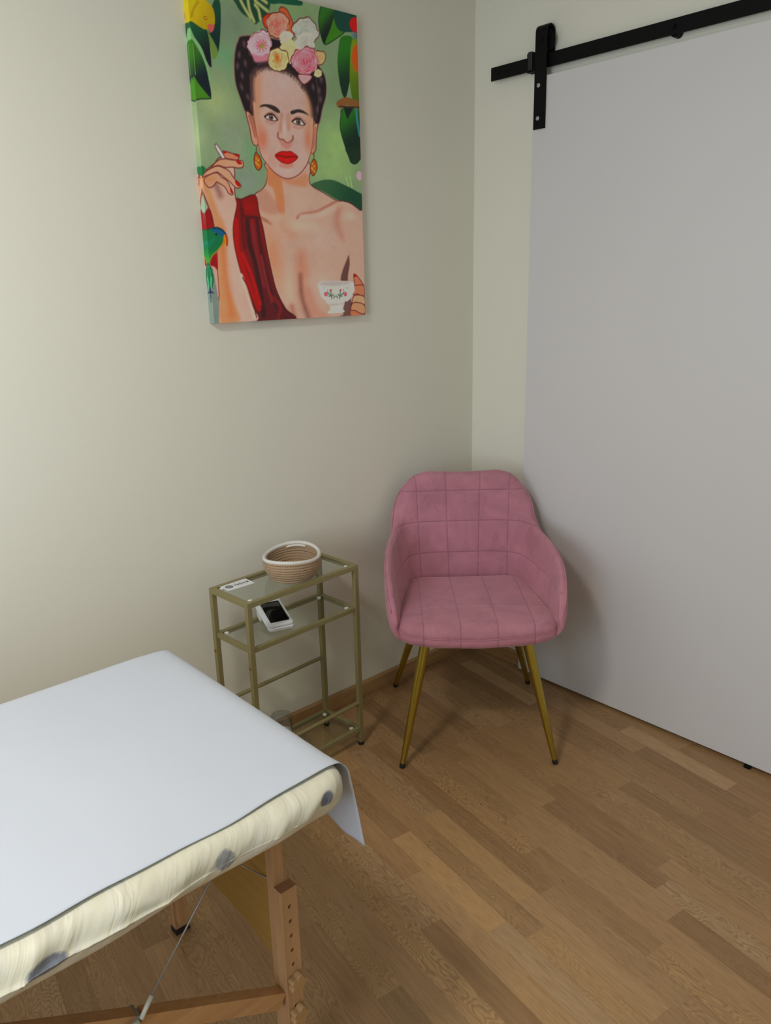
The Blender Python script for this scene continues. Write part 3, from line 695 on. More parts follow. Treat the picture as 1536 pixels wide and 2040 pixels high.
('S',[(35.8,66.4),(35.0,64.6)],0.12,(44,32,34),0.12,0.6),
('S',[(31.1,69.3),(30.2,67.8)],0.12,(44,32,34),0.12,0.6),
('S',[(35.8,66.4),(35.0,64.7)],0.12,(44,32,34),0.12,0.6),
('S',[(35.8,66.4),(35.0,64.9)],0.12,(44,32,34),0.12,0.6),
('S',[(30.7,69.5),(29.8,68.0)],0.12,(44,32,34),0.12,0.6),
('S',[(35.7,66.5),(34.9,65.0)],0.12,(44,32,34),0.12,0.6),
('S',[(32.3,68.7),(31.5,67.2)],0.12,(44,32,34),0.12,0.6),
('S',[(32.9,68.4),(32.0,66.8)],0.12,(44,32,34),0.12,0.6),
('S',[(36.7,65.8),(35.9,64.3)],0.12,(44,32,34),0.12,0.6),
('S',[(29.7,69.7),(28.9,67.9)],0.12,(44,32,34),0.12,0.6),
('S',[(36.4,66.0),(35.5,64.1)],0.12,(44,32,34),0.12,0.6),
('S',[(33.0,68.4),(32.1,66.4)],0.12,(44,32,34),0.12,0.6),
('S',[(36.8,65.7),(35.9,64.2)],0.12,(44,32,34),0.12,0.6),
('S',[(35.4,66.8),(34.5,64.9)],0.12,(44,32,34),0.12,0.6),
('S',[(34.7,67.2),(33.9,65.6)],0.12,(44,32,34),0.12,0.6),
('S',[(31.9,69.0),(31.0,67.4)],0.12,(44,32,34),0.12,0.6),
('P',[(20.0,58.2),(21.0,59.0),(23.2,59.3),(25.4,59.0),(26.7,58.2),(26.8,57.5),(25.7,57.5),(23.9,58.1),(22.0,58.6)],(44,34,32),0.18,1.0,1,N,N,N),
('P',[(30.6,57.9),(31.0,58.5),(33.5,59.2),(35.4,59.0),(37.3,58.0),(35.4,58.3),(33.2,58.3),(31.3,57.6)],(44,34,32),0.18,1.0,1,N,N,N),
('P',[(21.7,55.9),(22.9,56.6),(24.5,56.7),(25.8,55.5),(24.0,55.2),(22.4,55.4)],(196,184,180),0.1,1.0,1,N,N,(70,40,38)),
('B',(23.7,56.0),(0.84,0.69),(88,62,58),1,0,1),
('B',(23.7,56.0),(0.34,0.27),(24,16,18),1,0,1),
('B',(23.5,56.2),(0.12,0.09),(220,210,210),1,0,1),
('S',[(21.5,55.9),(22.9,56.8),(24.6,56.8),(25.9,55.6)],0.45,(40,24,24),0.15,1.0),
('S',[(21.7,56.4),(23.4,57.3),(25.2,57.2),(26.3,56.0)],0.3,(150,96,82),0.25,0.8),
('S',[(22.0,54.8),(23.6,54.4),(25.2,54.9)],0.6,(160,110,100),0.4,0.6),
('P',[(31.2,55.7),(32.5,56.4),(34.2,56.5),(35.5,55.3),(33.7,55.0),(32.0,55.2)],(196,184,180),0.1,1.0,1,N,N,(70,40,38)),
('B',(33.3,55.8),(0.89,0.74),(88,62,58),1,0,1),
('B',(33.3,55.8),(0.36,0.29),(24,16,18),1,0,1),
('B',(33.1,56.0),(0.13,0.1),(220,210,210),1,0,1),
('S',[(31.0,55.7),(32.5,56.6),(34.2,56.6),(35.6,55.4)],0.45,(40,24,24),0.15,1.0),
('S',[(31.2,56.2),(32.9,57.1),(34.9,57.0),(36.1,55.7)],0.3,(150,96,82),0.25,0.8),
('S',[(31.5,54.5),(33.2,54.1),(34.9,54.7)],0.6,(160,110,100),0.4,0.6),
('S',[(27.4,57.0),(27.1,54.8),(26.6,52.9)],1.3,(166,112,98),0.6,0.6),
('S',[(29.8,57.0),(29.6,53.8)],1.6,(170,116,96),0.7,0.55),
('B',(28.2,53.7),(0.95,2.89),(198,174,168),0.8,0,0),
('S',[(25.8,52.1),(25.7,51.1),(26.4,50.5),(27.5,50.5),(28.7,49.8),(29.9,50.1),(31.0,51.0),(31.0,51.8)],0.5,(126,64,56),0.25,0.9),
('P',[(25.9,50.5),(28.5,49.8),(30.8,50.5),(30.1,48.9),(28.5,48.1),(27.1,48.6)],(180,118,112),0.5,0.8,1,N,N,N),
('P',[(24.4,46.1),(26.4,47.2),(27.9,47.4),(28.7,47.4),(29.8,47.6),(31.0,47.2),(32.4,46.3),(31.1,45.1),(29.1,44.2),(27.0,44.3),(25.4,45.0)],(188,34,28),0.15,1.0,1,N,N,(128,20,24)),
('S',[(24.6,46.1),(26.7,46.1),(28.4,45.9),(30.1,46.2),(32.3,46.3)],0.45,(110,14,20),0.2,0.9),
('B',(28.6,45.2),(1.27,0.35),(222,100,84),0.7,0,0),
('S',[(26.1,43.6),(28.2,43.4),(30.2,43.9)],1.0,(186,110,96),0.6,0.7),
('P',[(17.9,46.3),(19.0,45.3),(19.6,43.6),(19.3,42.5),(18.3,41.7),(17.3,42.5),(17.0,44.1),(17.3,45.5)],(168,86,34),0.1,1.0,1,N,N,(70,28,16)),
('B',(17.8,44.8),(0.26,0.3),(232,164,100),0.9,15,1),
('B',(18.4,44.3),(0.26,0.32),(232,164,100),0.9,15,1),
('B',(18.0,43.3),(0.26,0.32),(232,164,100),0.9,15,1),
('B',(18.5,42.9),(0.26,0.32),(232,164,100),0.9,15,1),
('B',(17.6,43.7),(0.26,0.3),(232,164,100),0.9,15,1),
('S',[(18.1,47.7),(17.9,46.3)],0.3,(90,50,40),0.1,1.0),
('P',[(38.4,46.2),(39.3,45.4),(39.5,43.8),(38.7,42.3),(37.8,41.5),(37.0,42.5),(36.9,43.8),(37.6,45.4)],(168,86,34),0.1,1.0,1,N,N,(70,28,16)),
('B',(37.7,44.8),(0.29,0.32),(232,164,100),0.9,15,1),
('B',(38.4,44.2),(0.29,0.32),(232,164,100),0.9,15,1),
('B',(37.9,43.2),(0.29,0.34),(232,164,100),0.9,15,1),
('B',(38.5,42.7),(0.3,0.32),(232,164,100),0.9,15,1),
('B',(37.5,43.6),(0.29,0.32),(232,164,100),0.9,15,1),
('S',[(38.5,47.6),(38.4,46.2)],0.3,(90,50,40),0.1,1.0),
('P',[(23.1,81.1),(24.9,82.2),(26.3,82.0),(26.5,80.3),(24.0,78.4),(22.8,79.7)],(196,72,42),0.15,1.0,1,N,N,(84,30,32)),
('P',[(28.6,83.7),(29.4,84.7),(31.2,84.3),(32.3,82.8),(33.2,81.1),(33.3,79.1),(32.3,76.9),(30.9,79.6),(29.5,82.3)],(190,92,66),0.15,1.0,1,N,N,(84,30,32)),
('P',[(31.4,80.7),(30.9,80.0),(30.8,79.4),(30.5,78.7),(30.2,77.8),(29.4,77.3),(28.4,76.9),(27.4,76.5),(26.5,76.6),(25.7,76.9),(24.7,76.8),(24.0,77.3),(24.4,78.3),(24.3,78.9),(23.9,79.4),(23.9,80.1),(24.3,80.8),(24.9,81.4),(25.4,82.1),(26.2,82.6),(27.1,82.8),(27.9,83.0),(28.8,83.3),(29.6,83.2),(30.4,83.0),(30.9,82.5),(31.6,82.2),(31.9,81.5)],(206,132,112),0.15,1.0,1,N,N,(84,30,32)),
('B',(29.8,78.7),(0.72,0.84),(222,168,148),0.8,46.52929788156527,0),
('S',[(31.0,79.7),(30.2,78.4),(28.6,77.7)],0.16,(231,200,187),0.14,0.55),
('S',[(30.8,79.7),(30.1,78.6),(28.5,77.9)],0.16,(169,56,62),0.16,0.45),
('B',(27.2,77.6),(0.71,0.9),(202,107,97),0.8,95.22867049571347,0),
('S',[(28.8,77.7),(27.1,77.1),(25.6,77.4)],0.16,(231,200,187),0.14,0.55),
('S',[(28.7,77.9),(27.2,77.3),(25.8,77.6)],0.16,(169,56,62),0.16,0.45),
('B',(25.5,78.3),(0.72,0.84),(202,107,97),0.8,138.76580360871296,0),
('S',[(26.3,77.7),(24.9,77.9),(24.5,78.9)],0.16,(231,200,187),0.14,0.55),
('S',[(26.4,77.8),(25.1,78.1),(24.8,79.0)],0.16,(169,56,62),0.16,0.45),
('B',(24.7,80.2),(0.72,0.84),(222,168,148),0.8,197.0475943312261,0),
('S',[(24.1,79.1),(24.0,80.3),(25.2,81.4)],0.16,(231,200,187),0.14,0.55),
('S',[(24.3,79.1),(24.3,80.2),(25.4,81.3)],0.16,(169,56,62),0.16,0.45),
('B',(26.5,81.6),(0.72,0.84),(222,168,148),0.8,241.12765475739891,0),
('S',[(25.2,81.0),(26.2,82.0),(27.7,82.4)],0.16,(231,200,187),0.14,0.55),
('S',[(25.4,80.9),(26.3,81.9),(27.7,82.2)],0.16,(169,56,62),0.16,0.45),
('B',(28.9,82.3),(0.71,0.9),(222,168,148),0.8,290.0852214277193,0),
('S',[(27.5,82.4),(29.1,82.8),(30.3,82.2)],0.16,(231,200,187),0.14,0.55),
('S',[(27.6,82.3),(29.0,82.6),(30.1,82.0)],0.16,(169,56,62),0.16,0.45),
('B',(30.3,81.9),(0.72,0.9),(222,168,148),0.8,321.50742891780135,0),
('S',[(29.4,82.7),(30.9,82.3),(31.2,81.2)],0.16,(231,200,187),0.14,0.55),
('S',[(29.3,82.5),(30.6,82.2),(31.0,81.2)],0.16,(169,56,62),0.16,0.45),
('B',(30.7,80.1),(0.75,0.9),(222,168,148),0.8,373.3937516443157,0),
('S',[(31.2,81.2),(31.4,80.0),(30.3,78.9)],0.16,(231,200,187),0.14,0.55),
('S',[(30.9,81.1),(31.1,80.0),(30.1,79.0)],0.16,(169,56,62),0.16,0.45),
('B',(27.9,78.4),(0.67,0.79),(201,98,92),0.8,81.44050714279966,0),
('S',[(29.1,78.7),(28.0,78.0),(26.8,78.0)],0.16,(231,200,187),0.14,0.55),
('S',[(29.0,78.8),(28.0,78.1),(26.8,78.2)],0.16,(169,56,62),0.16,0.45),
('B',(26.0,78.6),(0.63,0.79),(219,156,139),0.8,134.9770531088489,0),
('S',[(26.7,78.1),(25.6,78.2),(25.2,79.0)],0.16,(231,200,187),0.14,0.55),
('S',[(26.8,78.2),(25.7,78.4),(25.4,79.1)],0.16,(169,56,62),0.16,0.45),
('B',(25.3,79.5),(0.63,0.79),(201,98,92),0.8,174.1283098365359,0),
('S',[(25.2,78.6),(24.7,79.3),(25.1,80.3)],0.16,(231,200,187),0.14,0.55),
('S',[(25.4,78.7),(24.9,79.4),(25.3,80.3)],0.16,(169,56,62),0.16,0.45),
('B',(26.7,81.3),(0.64,0.8),(217,148,133),0.8,239.69193257999808,0),
('S',[(25.6,80.8),(26.4,81.6),(27.6,81.9)],0.16,(231,200,187),0.14,0.55),
('S',[(25.7,80.7),(26.5,81.5),(27.6,81.8)],0.16,(169,56,62),0.16,0.45),
('B',(29.1,81.8),(0.64,0.74),(215,141,128),0.8,301.1206073355018,0),
('S',[(28.1,82.2),(29.4,82.3),(30.2,81.6)],0.16,(231,200,187),0.14,0.55),
('S',[(28.1,82.0),(29.3,82.1),(30.0,81.5)],0.16,(169,56,62),0.16,0.45),
('B',(29.9,81.2),(0.63,0.79),(201,98,92),0.8,333.26602280613133,0),
('S',[(29.5,81.9),(30.4,81.5),(30.4,80.6)],0.16,(231,200,187),0.14,0.55),
('S',[(29.3,81.8),(30.2,81.4),(30.2,80.5)],0.16,(169,56,62),0.16,0.45),
('B',(29.6,79.4),(0.64,0.74),(216,147,132),0.8,393.5819317136847,0),
('S',[(30.3,80.2),(30.1,79.3),(28.9,78.6)],0.16,(231,200,187),0.14,0.55),
('S',[(30.2,80.2),(29.9,79.3),(28.9,78.7)],0.16,(169,56,62),0.16,0.45),
('B',(26.6,79.0),(0.55,0.64),(200,90,86),0.8,131.00926795688915,0),
('S',[(27.1,78.7),(26.3,78.7),(26.0,79.2)],0.16,(231,200,187),0.14,0.55),
('S',[(27.2,78.8),(26.4,78.8),(26.1,79.3)],0.16,(169,56,62),0.16,0.45),
('B',(25.9,79.9),(0.55,0.69),(200,90,86),0.8,186.9103568708468,0),
('S',[(25.6,79.2),(25.4,79.9),(25.9,80.6)],0.16,(231,200,187),0.14,0.55),
('S',[(25.8,79.3),(25.5,79.9),(26.1,80.6)],0.16,(169,56,62),0.16,0.45),
('B',(27.1,81.1),(0.55,0.69),(212,130,120),0.8,246.5699765392567,0),
('S',[(26.2,80.8),(26.9,81.4),(27.9,81.6)],0.16,(231,200,187),0.14,0.55),
('S',[(26.3,80.7),(27.0,81.3),(27.9,81.5)],0.16,(169,56,62),0.16,0.45),
('B',(28.2,81.5),(0.57,0.69),(214,139,126),0.8,283.9794784387045,0),
('S',[(27.4,81.5),(28.4,81.9),(29.2,81.5)],0.16,(231,200,187),0.14,0.55),
('S',[(27.4,81.4),(28.4,81.7),(29.1,81.4)],0.16,(169,56,62),0.16,0.45),
('B',(29.4,80.4),(0.58,0.69),(213,133,122),0.8,357.4373935359482,0),
('S',[(29.5,81.1),(30.0,80.5),(29.5,79.8)],0.16,(231,200,187),0.14,0.55),
('S',[(29.4,81.0),(29.8,80.5),(29.4,79.8)],0.16,(169,56,62),0.16,0.45),
('B',(28.5,79.1),(0.58,0.69),(212,129,119),0.8,418.45014338521764,0),
('S',[(29.4,79.5),(28.8,78.8),(27.8,78.6)],0.16,(231,200,187),0.14,0.55),
('S',[(29.3,79.6),(28.7,78.9),(27.8,78.7)],0.16,(169,56,62),0.16,0.45),
('B',(26.7,79.5),(0.46,0.58),(206,103,100),0.8,148.30287894010064,0),
('S',[(26.9,79.1),(26.3,79.2),(26.3,79.7)],0.16,(231,200,187),0.14,0.55),
('S',[(27.0,79.2),(26.4,79.3),(26.4,79.8)],0.16,(169,56,62),0.16,0.45),
('B',(27.3,80.8),(0.49,0.55),(198,81,81),0.8,250.292098503802,0),
('S',[(26.7,80.6),(27.2,81.1),(27.9,81.2)],0.16,(231,200,187),0.14,0.55),
('S',[(26.8,80.6),(27.2,81.1),(27.9,81.1)],0.16,(169,56,62),0.16,0.45),
('B',(28.6,80.7),(0.47,0.58),(198,81,81),0.8,320.68752485326723,0),
('S',[(28.3,81.1),(29.0,81.0),(29.1,80.5)],0.16,(231,200,187),0.14,0.55),
('S',[(28.3,81.0),(28.9,80.9),(29.0,80.5)],0.16,(169,56,62),0.16,0.45),
('B',(28.6,79.9),(0.49,0.58),(214,135,124),0.8,387.5278664288757,0),
('S',[(29.0,80.3),(29.0,79.8),(28.4,79.4)],0.16,(231,200,187),0.14,0.55),
('S',[(28.9,80.2),(28.9,79.8),(28.4,79.5)],0.16,(169,56,62),0.16,0.45),
('B',(27.4,79.2),(0.47,0.55),(205,101,99),0.8,462.4969034221615,0),
('S',[(27.9,79.1),(27.3,78.9),(26.8,79.1)],0.16,(231,200,187),0.14,0.55),
('S',[(27.9,79.2),(27.3,79.0),(26.9,79.2)],0.16,(169,56,62),0.16,0.45),
('B',(27.4,80.3),(0.38,0.48),(202,86,88),0.8,230.29480839742456,0),
('S',[(27.0,80.2),(27.1,80.5),(27.6,80.6)],0.16,(231,200,187),0.14,0.55),
('S',[(27.1,80.2),(27.2,80.5),(27.6,80.5)],0.16,(169,56,62),0.16,0.45),
('B',(28.1,80.4),(0.38,0.45),(203,91,91),0.8,312.36230209309156,0),
('S',[(28.0,80.7),(28.4,80.7),(28.5,80.4)],0.16,(231,200,187),0.14,0.55),
('S',[(28.0,80.6),(28.3,80.6),(28.4,80.4)],0.16,(169,56,62),0.16,0.45),
('B',(28.1,79.8),(0.38,0.48),(204,96,95),0.8,409.285859000512,0),
('S',[(28.4,79.9),(28.3,79.6),(27.9,79.5)],0.16,(231,200,187),0.14,0.55),
('S',[(28.4,80.0),(28.3,79.7),(27.9,79.6)],0.16,(169,56,62),0.16,0.45),
('B',(27.2,79.7),(0.38,0.45),(196,62,70),0.8,503.73712007749066,0),
('S',[(27.3,79.5),(26.9,79.5),(26.9,79.8)],0.16,(231,200,187),0.14,0.55),
('S',[(27.3,79.5),(27.0,79.6),(27.0,79.8)],0.16,(169,56,62),0.16,0.45),
('P',[(42.3,80.7),(42.4,80.0),(42.0,79.2),(41.1,78.5),(40.6,77.8),(39.9,77.1),(39.1,76.5),(38.0,76.2),(37.1,76.9),(36.3,76.8),(35.6,76.8),(35.1,77.2),(34.6,77.5),(34.0,77.7),(33.6,78.1),(33.6,78.7),(32.7,79.1),(32.4,79.8),(32.9,80.6),(33.5,81.3),(34.3,81.8),(34.9,82.4),(35.7,83.0),(36.6,83.1),(37.5,83.4),(38.5,83.8),(39.3,83.6),(39.9,83.1),(40.5,82.7),(41.1,82.4),(41.4,81.9),(41.5,81.2)],(168,172,164),0.15,1.0,1,N,N,(84,30,32)),
('B',(35.4,77.5),(0.79,0.95),(190,192,186),0.8,120.50648241240876,0),
('S',[(36.8,77.0),(35.0,76.9),(33.9,77.8)],0.16,(215,212,206),0.14,0.55),
('S',[(36.8,77.2),(35.1,77.1),(34.2,78.0)],0.16,(127,122,115),0.16,0.45),
('B',(34.3,79.0),(0.8,0.95),(158,164,155),0.8,169.98433012887475,0),
('S',[(34.4,78.0),(33.6,78.8),(34.0,80.0)],0.16,(215,212,206),0.14,0.55),
('S',[(34.6,78.1),(33.8,78.9),(34.2,80.0)],0.16,(127,122,115),0.16,0.45),
('B',(34.6,80.6),(0.79,0.95),(190,192,186),0.8,209.43245423650734,0),
('S',[(33.6,79.5),(33.9,80.7),(35.3,81.7)],0.16,(215,212,206),0.14,0.55),
('S',[(33.9,79.5),(34.1,80.7),(35.5,81.6)],0.16,(127,122,115),0.16,0.45),
('B',(36.8,82.1),(0.8,0.95),(158,164,155),0.8,259.1502806482925,0),
('S',[(35.2,81.7),(36.7,82.6),(38.4,82.6)],0.16,(215,212,206),0.14,0.55),
('S',[(35.4,81.5),(36.8,82.4),(38.3,82.4)],0.16,(127,122,115),0.16,0.45),
('B',(38.7,82.5),(0.83,0.95),(158,164,155),0.8,291.3048536357108,0),
('S',[(37.2,82.7),(39.1,83.0),(40.4,82.3)],0.16,(215,212,206),0.14,0.55),
('S',[(37.2,82.5),(38.9,82.8),(40.2,82.2)],0.16,(127,122,115),0.16,0.45),
('B',(40.5,81.3),(0.8,0.95),(158,164,155),0.8,338.7143327360015,0),
('S',[(40.0,82.3),(41.2,81.6),(41.1,80.3)],0.16,(215,212,206),0.14,0.55),
('S',[(39.8,82.1),(40.9,81.5),(40.8,80.3)],0.16,(127,122,115),0.16,0.45),
('B',(40.1,79.2),(0.83,0.95),(190,192,186),0.8,389.62645048828506,0),
('S',[(41.0,80.3),(40.8,79.1),(39.3,78.1)],0.16,(215,212,206),0.14,0.55),
('S',[(40.8,80.3),(40.5,79.1),(39.1,78.2)],0.16,(127,122,115),0.16,0.45),
('B',(38.0,77.9),(0.8,0.95),(158,164,155),0.8,434.0819208827451,0),
('S',[(39.5,78.4),(38.2,77.5),(36.5,77.4)],0.16,(215,212,206),0.14,0.55),
('S',[(39.4,78.5),(38.1,77.6),(36.6,77.5)],0.16,(127,122,115),0.16,0.45),
('B',(35.2,78.1),(0.7,0.84),(176,180,173),0.8,134.34366650073136,0),
('S',[(36.1,77.6),(34.7,77.7),(34.2,78.6)],0.16,(215,212,206),0.14,0.55),
('S',[(36.2,77.7),(34.9,77.9),(34.4,78.7)],0.16,(127,122,115),0.16,0.45),
('B',(34.9,80.0),(0.7,0.84),(179,183,176),0.8,197.03685118990302,0),
('S',[(34.3,79.1),(34.2,80.1),(35.2,81.0)],0.16,(215,212,206),0.14,0.55),
('S',[(34.5,79.2),(34.4,80.1),(35.3,80.9)],0.16,(127,122,115),0.16,0.45),
('B',(36.4,81.3),(0.7,0.84),(180,184,177),0.8,245.4244230437371,0),
('S',[(35.2,80.8),(36.1,81.7),(37.5,82.0)],0.16,(215,212,206),0.14,0.55),
('S',[(35.3,80.8),(36.2,81.6),(37.5,81.8)],0.16,(127,122,115),0.16,0.45),
('B',(39.0,81.7),(0.7,0.84),(177,181,174),0.8,305.7555282610332,0),
('S',[(38.0,82.1),(39.4,82.2),(40.1,81.4)],0.16,(215,212,206),0.14,0.55),
('S',[(37.9,82.0),(39.2,82.0),(39.9,81.3)],0.16,(127,122,115),0.16,0.45),
('B',(40.1,80.7),(0.73,0.89),(178,182,175),0.8,351.8302549898666,0),
('S',[(40.1,81.6),(40.8,80.8),(40.4,79.7)],0.16,(215,212,206),0.14,0.55),
('S',[(39.9,81.5),(40.6,80.8),(40.1,79.7)],0.16,(127,122,115),0.16,0.45),
('B',(39.7,79.5),(0.7,0.89),(183,186,179),0.8,386.10250207641576,0),
('S',[(40.4,80.4),(40.3,79.3),(39.1,78.5)],0.16,(215,212,206),0.14,0.55),
('S',[(40.2,80.4),(40.1,79.4),(39.0,78.6)],0.16,(127,122,115),0.16,0.45),
('B',(36.8,78.2),(0.73,0.84),(177,181,174),0.8,458.53276057769074,0),
('S',[(38.0,78.1),(36.7,77.7),(35.6,78.0)],0.16,(215,212,206),0.14,0.55),
('S',[(37.9,78.3),(36.7,77.8),(35.8,78.2)],0.16,(127,122,115),0.16,0.45),
('B',(35.5,79.3),(0.64,0.73),(151,158,149),0.8,166.93651836523514,0),
('S',[(35.6,78.7),(35.0,79.1),(35.2,79.9)],0.16,(215,212,206),0.14,0.55),
('S',[(35.7,78.8),(35.1,79.2),(35.4,79.9)],0.16,(127,122,115),0.16,0.45),
('B',(36.1,80.8),(0.64,0.73),(173,178,170),0.8,232.27908847785557,0),
('S',[(35.3,80.3),(35.8,81.1),(36.9,81.5)],0.16,(215,212,206),0.14,0.55),
('S',[(35.4,80.3),(35.9,81.0),(36.9,81.3)],0.16,(127,122,115),0.16,0.45),
('B',(37.9,81.4),(0.61,0.77),(163,169,161),0.8,284.74798878993664,0),
('S',[(37.0,81.4),(38.1,81.8),(38.9,81.4)],0.16,(215,212,206),0.14,0.55),
('S',[(37.0,81.3),(38.0,81.6),(38.8,81.3)],0.16,(127,122,115),0.16,0.45),
('B',(39.2,80.7),(0.64,0.73),(175,179,172),0.8,340.35190047097166,0),
('S',[(39.0,81.4),(39.8,80.9),(39.6,80.1)],0.16,(215,212,206),0.14,0.55),
('S',[(38.9,81.3),(39.6,80.9),(39.5,80.1)],0.16,(127,122,115),0.16,0.45),
('B',(38.0,78.9),(0.61,0.73),(167,173,165),0.8,423.9921906482329,0),
('S',[(38.9,79.2),(38.2,78.6),(37.2,78.4)],0.16,(215,212,206),0.14,0.55),
('S',[(38.8,79.3),(38.2,78.7),(37.2,78.5)],0.16,(127,122,115),0.16,0.45),
('B',(36.6,78.7),(0.61,0.77),(151,158,149),0.8,471.1585354667415,0),
('S',[(37.4,78.5),(36.4,78.2),(35.7,78.7)],0.16,(215,212,206),0.14,0.55),
('S',[(37.4,78.6),(36.4,78.4),(35.8,78.7)],0.16,(127,122,115),0.16,0.45),
('B',(36.3,80.1),(0.52,0.62),(158,165,157),0.8,210.0426829414005,0),
('S',[(35.9,79.7),(35.9,80.3),(36.5,80.6)],0.16,(215,212,206),0.14,0.55),
('S',[(36.0,79.8),(36.0,80.2),(36.6,80.6)],0.16,(127,122,115),0.16,0.45),
('B',(38.0,80.7),(0.52,0.62),(174,178,171),0.8,303.3201054586927,0),
('S',[(37.6,81.0),(38.3,81.1),(38.6,80.7)],0.16,(215,212,206),0.14,0.55),
('S',[(37.5,80.9),(38.2,81.0),(38.5,80.6)],0.16,(127,122,115),0.16,0.45),
('B',(38.7,80.0),(0.52,0.62),(147,156,146),0.8,364.7430764758872,0),
('S',[(38.9,80.6),(39.2,80.1),(38.7,79.5)],0.16,(215,212,206),0.14,0.55),
('S',[(38.8,80.5),(39.0,80.1),(38.6,79.6)],0.16,(127,122,115),0.16,0.45),
('B',(37.2,78.9),(0.52,0.62),(147,156,146),0.8,453.064284726766,0),
('S',[(37.9,78.9),(37.1,78.6),(36.4,78.7)],0.16,(215,212,206),0.14,0.55),
('S',[(37.8,79.0),(37.1,78.6),(36.5,78.8)],0.16,(127,122,115),0.16,0.45),
('B',(36.1,79.4),(0.51,0.66),(157,164,156),0.8,517.9839840679922,0),
('S',[(36.2,78.9),(35.6,79.2),(35.7,79.7)],0.16,(215,212,206),0.14,0.55),
('S',[(36.3,79.0),(35.7,79.2),(35.8,79.7)],0.16,(127,122,115),0.16,0.45),
('B',(37.5,80.4),(0.42,0.54),(140,150,140),0.8,286.32532572893626,0),
('S',[(37.2,80.5),(37.6,80.7),(37.9,80.5)],0.16,(215,212,206),0.14,0.55),
('S',[(37.2,80.4),(37.6,80.6),(37.9,80.4)],0.16,(127,122,115),0.16,0.45),
('B',(38.0,79.9),(0.42,0.51),(151,160,151),0.8,367.8306999340101,0),
('S',[(38.2,80.3),(38.4,80.0),(38.1,79.7)],0.16,(215,212,206),0.14,0.55),
('S',[(38.1,80.2),(38.3,80.0),(38.0,79.7)],0.16,(127,122,115),0.16,0.45),
('B',(37.1,79.3),(0.44,0.51),(148,157,148),0.8,458.5638849051272,0),
('S',[(37.5,79.3),(37.1,79.1),(36.7,79.2)],0.16,(215,212,206),0.14,0.55),
('S',[(37.5,79.3),(37.1,79.1),(36.7,79.3)],0.16,(127,122,115),0.16,0.45),
('B',(36.7,80.0),(0.44,0.51),(165,171,163),0.8,560.9805585806732,0),
('S',[(36.4,79.7),(36.4,80.0),(36.7,80.2)],0.16,(215,212,206),0.14,0.55),
('S',[(36.5,79.7),(36.4,80.0),(36.8,80.2)],0.16,(127,122,115),0.16,0.45),
('B',(38.5,78.4),(0.9,1.2),(206,184,40),0.95,-20,0),
('P',[(40.5,77.4),(40.6,76.8),(40.3,76.2),(39.7,75.6),(39.1,75.2),(38.5,74.6),(37.7,74.3),(36.9,74.2),(36.2,74.1),(35.4,74.2),(34.7,74.3),(34.3,74.8),(33.7,75.1),(33.3,75.6),(33.4,76.3),(33.5,76.9),(34.2,77.5),(34.4,78.2),(35.0,78.6),(35.8,79.0),(36.5,79.5),(37.3,79.7),(38.1,79.8),(38.9,79.8),(39.0,78.9),(39.5,78.6),(40.0,78.3),(39.9,77.8)],(184,182,172),0.15,1.0,1,N,N,N),
('B',(38.0,78.5),(0.62,0.71),(172,172,163),0.8,290.4800833035499,0),
('S',[(37.0,78.7),(38.2,79.0),(39.1,78.5)],0.16,(218,213,206),0.14,0.55),
('S',[(37.0,78.6),(38.2,78.8),(39.0,78.4)],0.16,(135,127,121),0.16,0.45),
('B',(39.7,78.1),(0.59,0.76),(172,172,163),0.8,335.76834124031706,0),
('S',[(39.2,78.9),(40.2,78.3),(40.2,77.3)],0.16,(218,213,206),0.14,0.55),
('S',[(39.0,78.7),(40.0,78.2),(40.0,77.3)],0.16,(135,127,121),0.16,0.45),
('B',(39.4,76.9),(0.62,0.76),(196,194,186),0.8,371.95164776712363,0),
('S',[(39.8,77.8),(40.0,76.9),(39.2,76.0)],0.16,(218,213,206),0.14,0.55),
('S',[(39.6,77.7),(39.8,76.9),(39.0,76.1)],0.16,(135,127,121),0.16,0.45),
('B',(38.5,75.8),(0.59,0.76),(196,194,186),0.8,411.69454111636435,0),
('S',[(39.5,76.4),(38.8,75.5),(37.6,75.1)],0.16,(218,213,206),0.14,0.55),
('S',[(39.3,76.4),(38.7,75.6),(37.5,75.2)],0.16,(135,127,121),0.16,0.45),
('B',(36.2,75.1),(0.6,0.71),(196,194,186),0.8,470.4824181802346,0),
('S',[(37.2,75.0),(35.9,74.7),(35.1,75.2)],0.16,(218,213,206),0.14,0.55),
('S',[(37.2,75.1),(36.0,74.9),(35.2,75.3)],0.16,(135,127,121),0.16,0.45),
('B',(35.0,75.7),(0.6,0.71),(196,194,186),0.8,511.0456642645875,0),
('S',[(35.4,75.0),(34.5,75.5),(34.4,76.3)],0.16,(218,213,206),0.14,0.55),
('S',[(35.6,75.2),(34.7,75.6),(34.6,76.4)],0.16,(135,127,121),0.16,0.45),
('B',(34.4,76.7),(0.59,0.71),(196,194,186),0.8,546.5114184799669,0),
('S',[(34.2,75.7),(33.9,76.6),(34.6,77.6)],0.16,(218,213,206),0.14,0.55),
('S',[(34.4,75.8),(34.1,76.6),(34.8,77.6)],0.16,(135,127,121),0.16,0.45),
('B',(36.4,78.2),(0.6,0.71),(172,172,163),0.8,609.2387175766445,0),
('S',[(35.3,77.8),(36.2,78.6),(37.4,78.7)],0.16,(218,213,206),0.14,0.55),
('S',[(35.5,77.8),(36.3,78.4),(37.4,78.6)],0.16,(135,127,121),0.16,0.45),
('B',(38.4,78.2),(0.55,0.63),(191,189,181),0.8,308.752212658488,0),
('S',[(37.7,78.5),(38.8,78.5),(39.2,77.9)],0.16,(218,213,206),0.14,0.55),
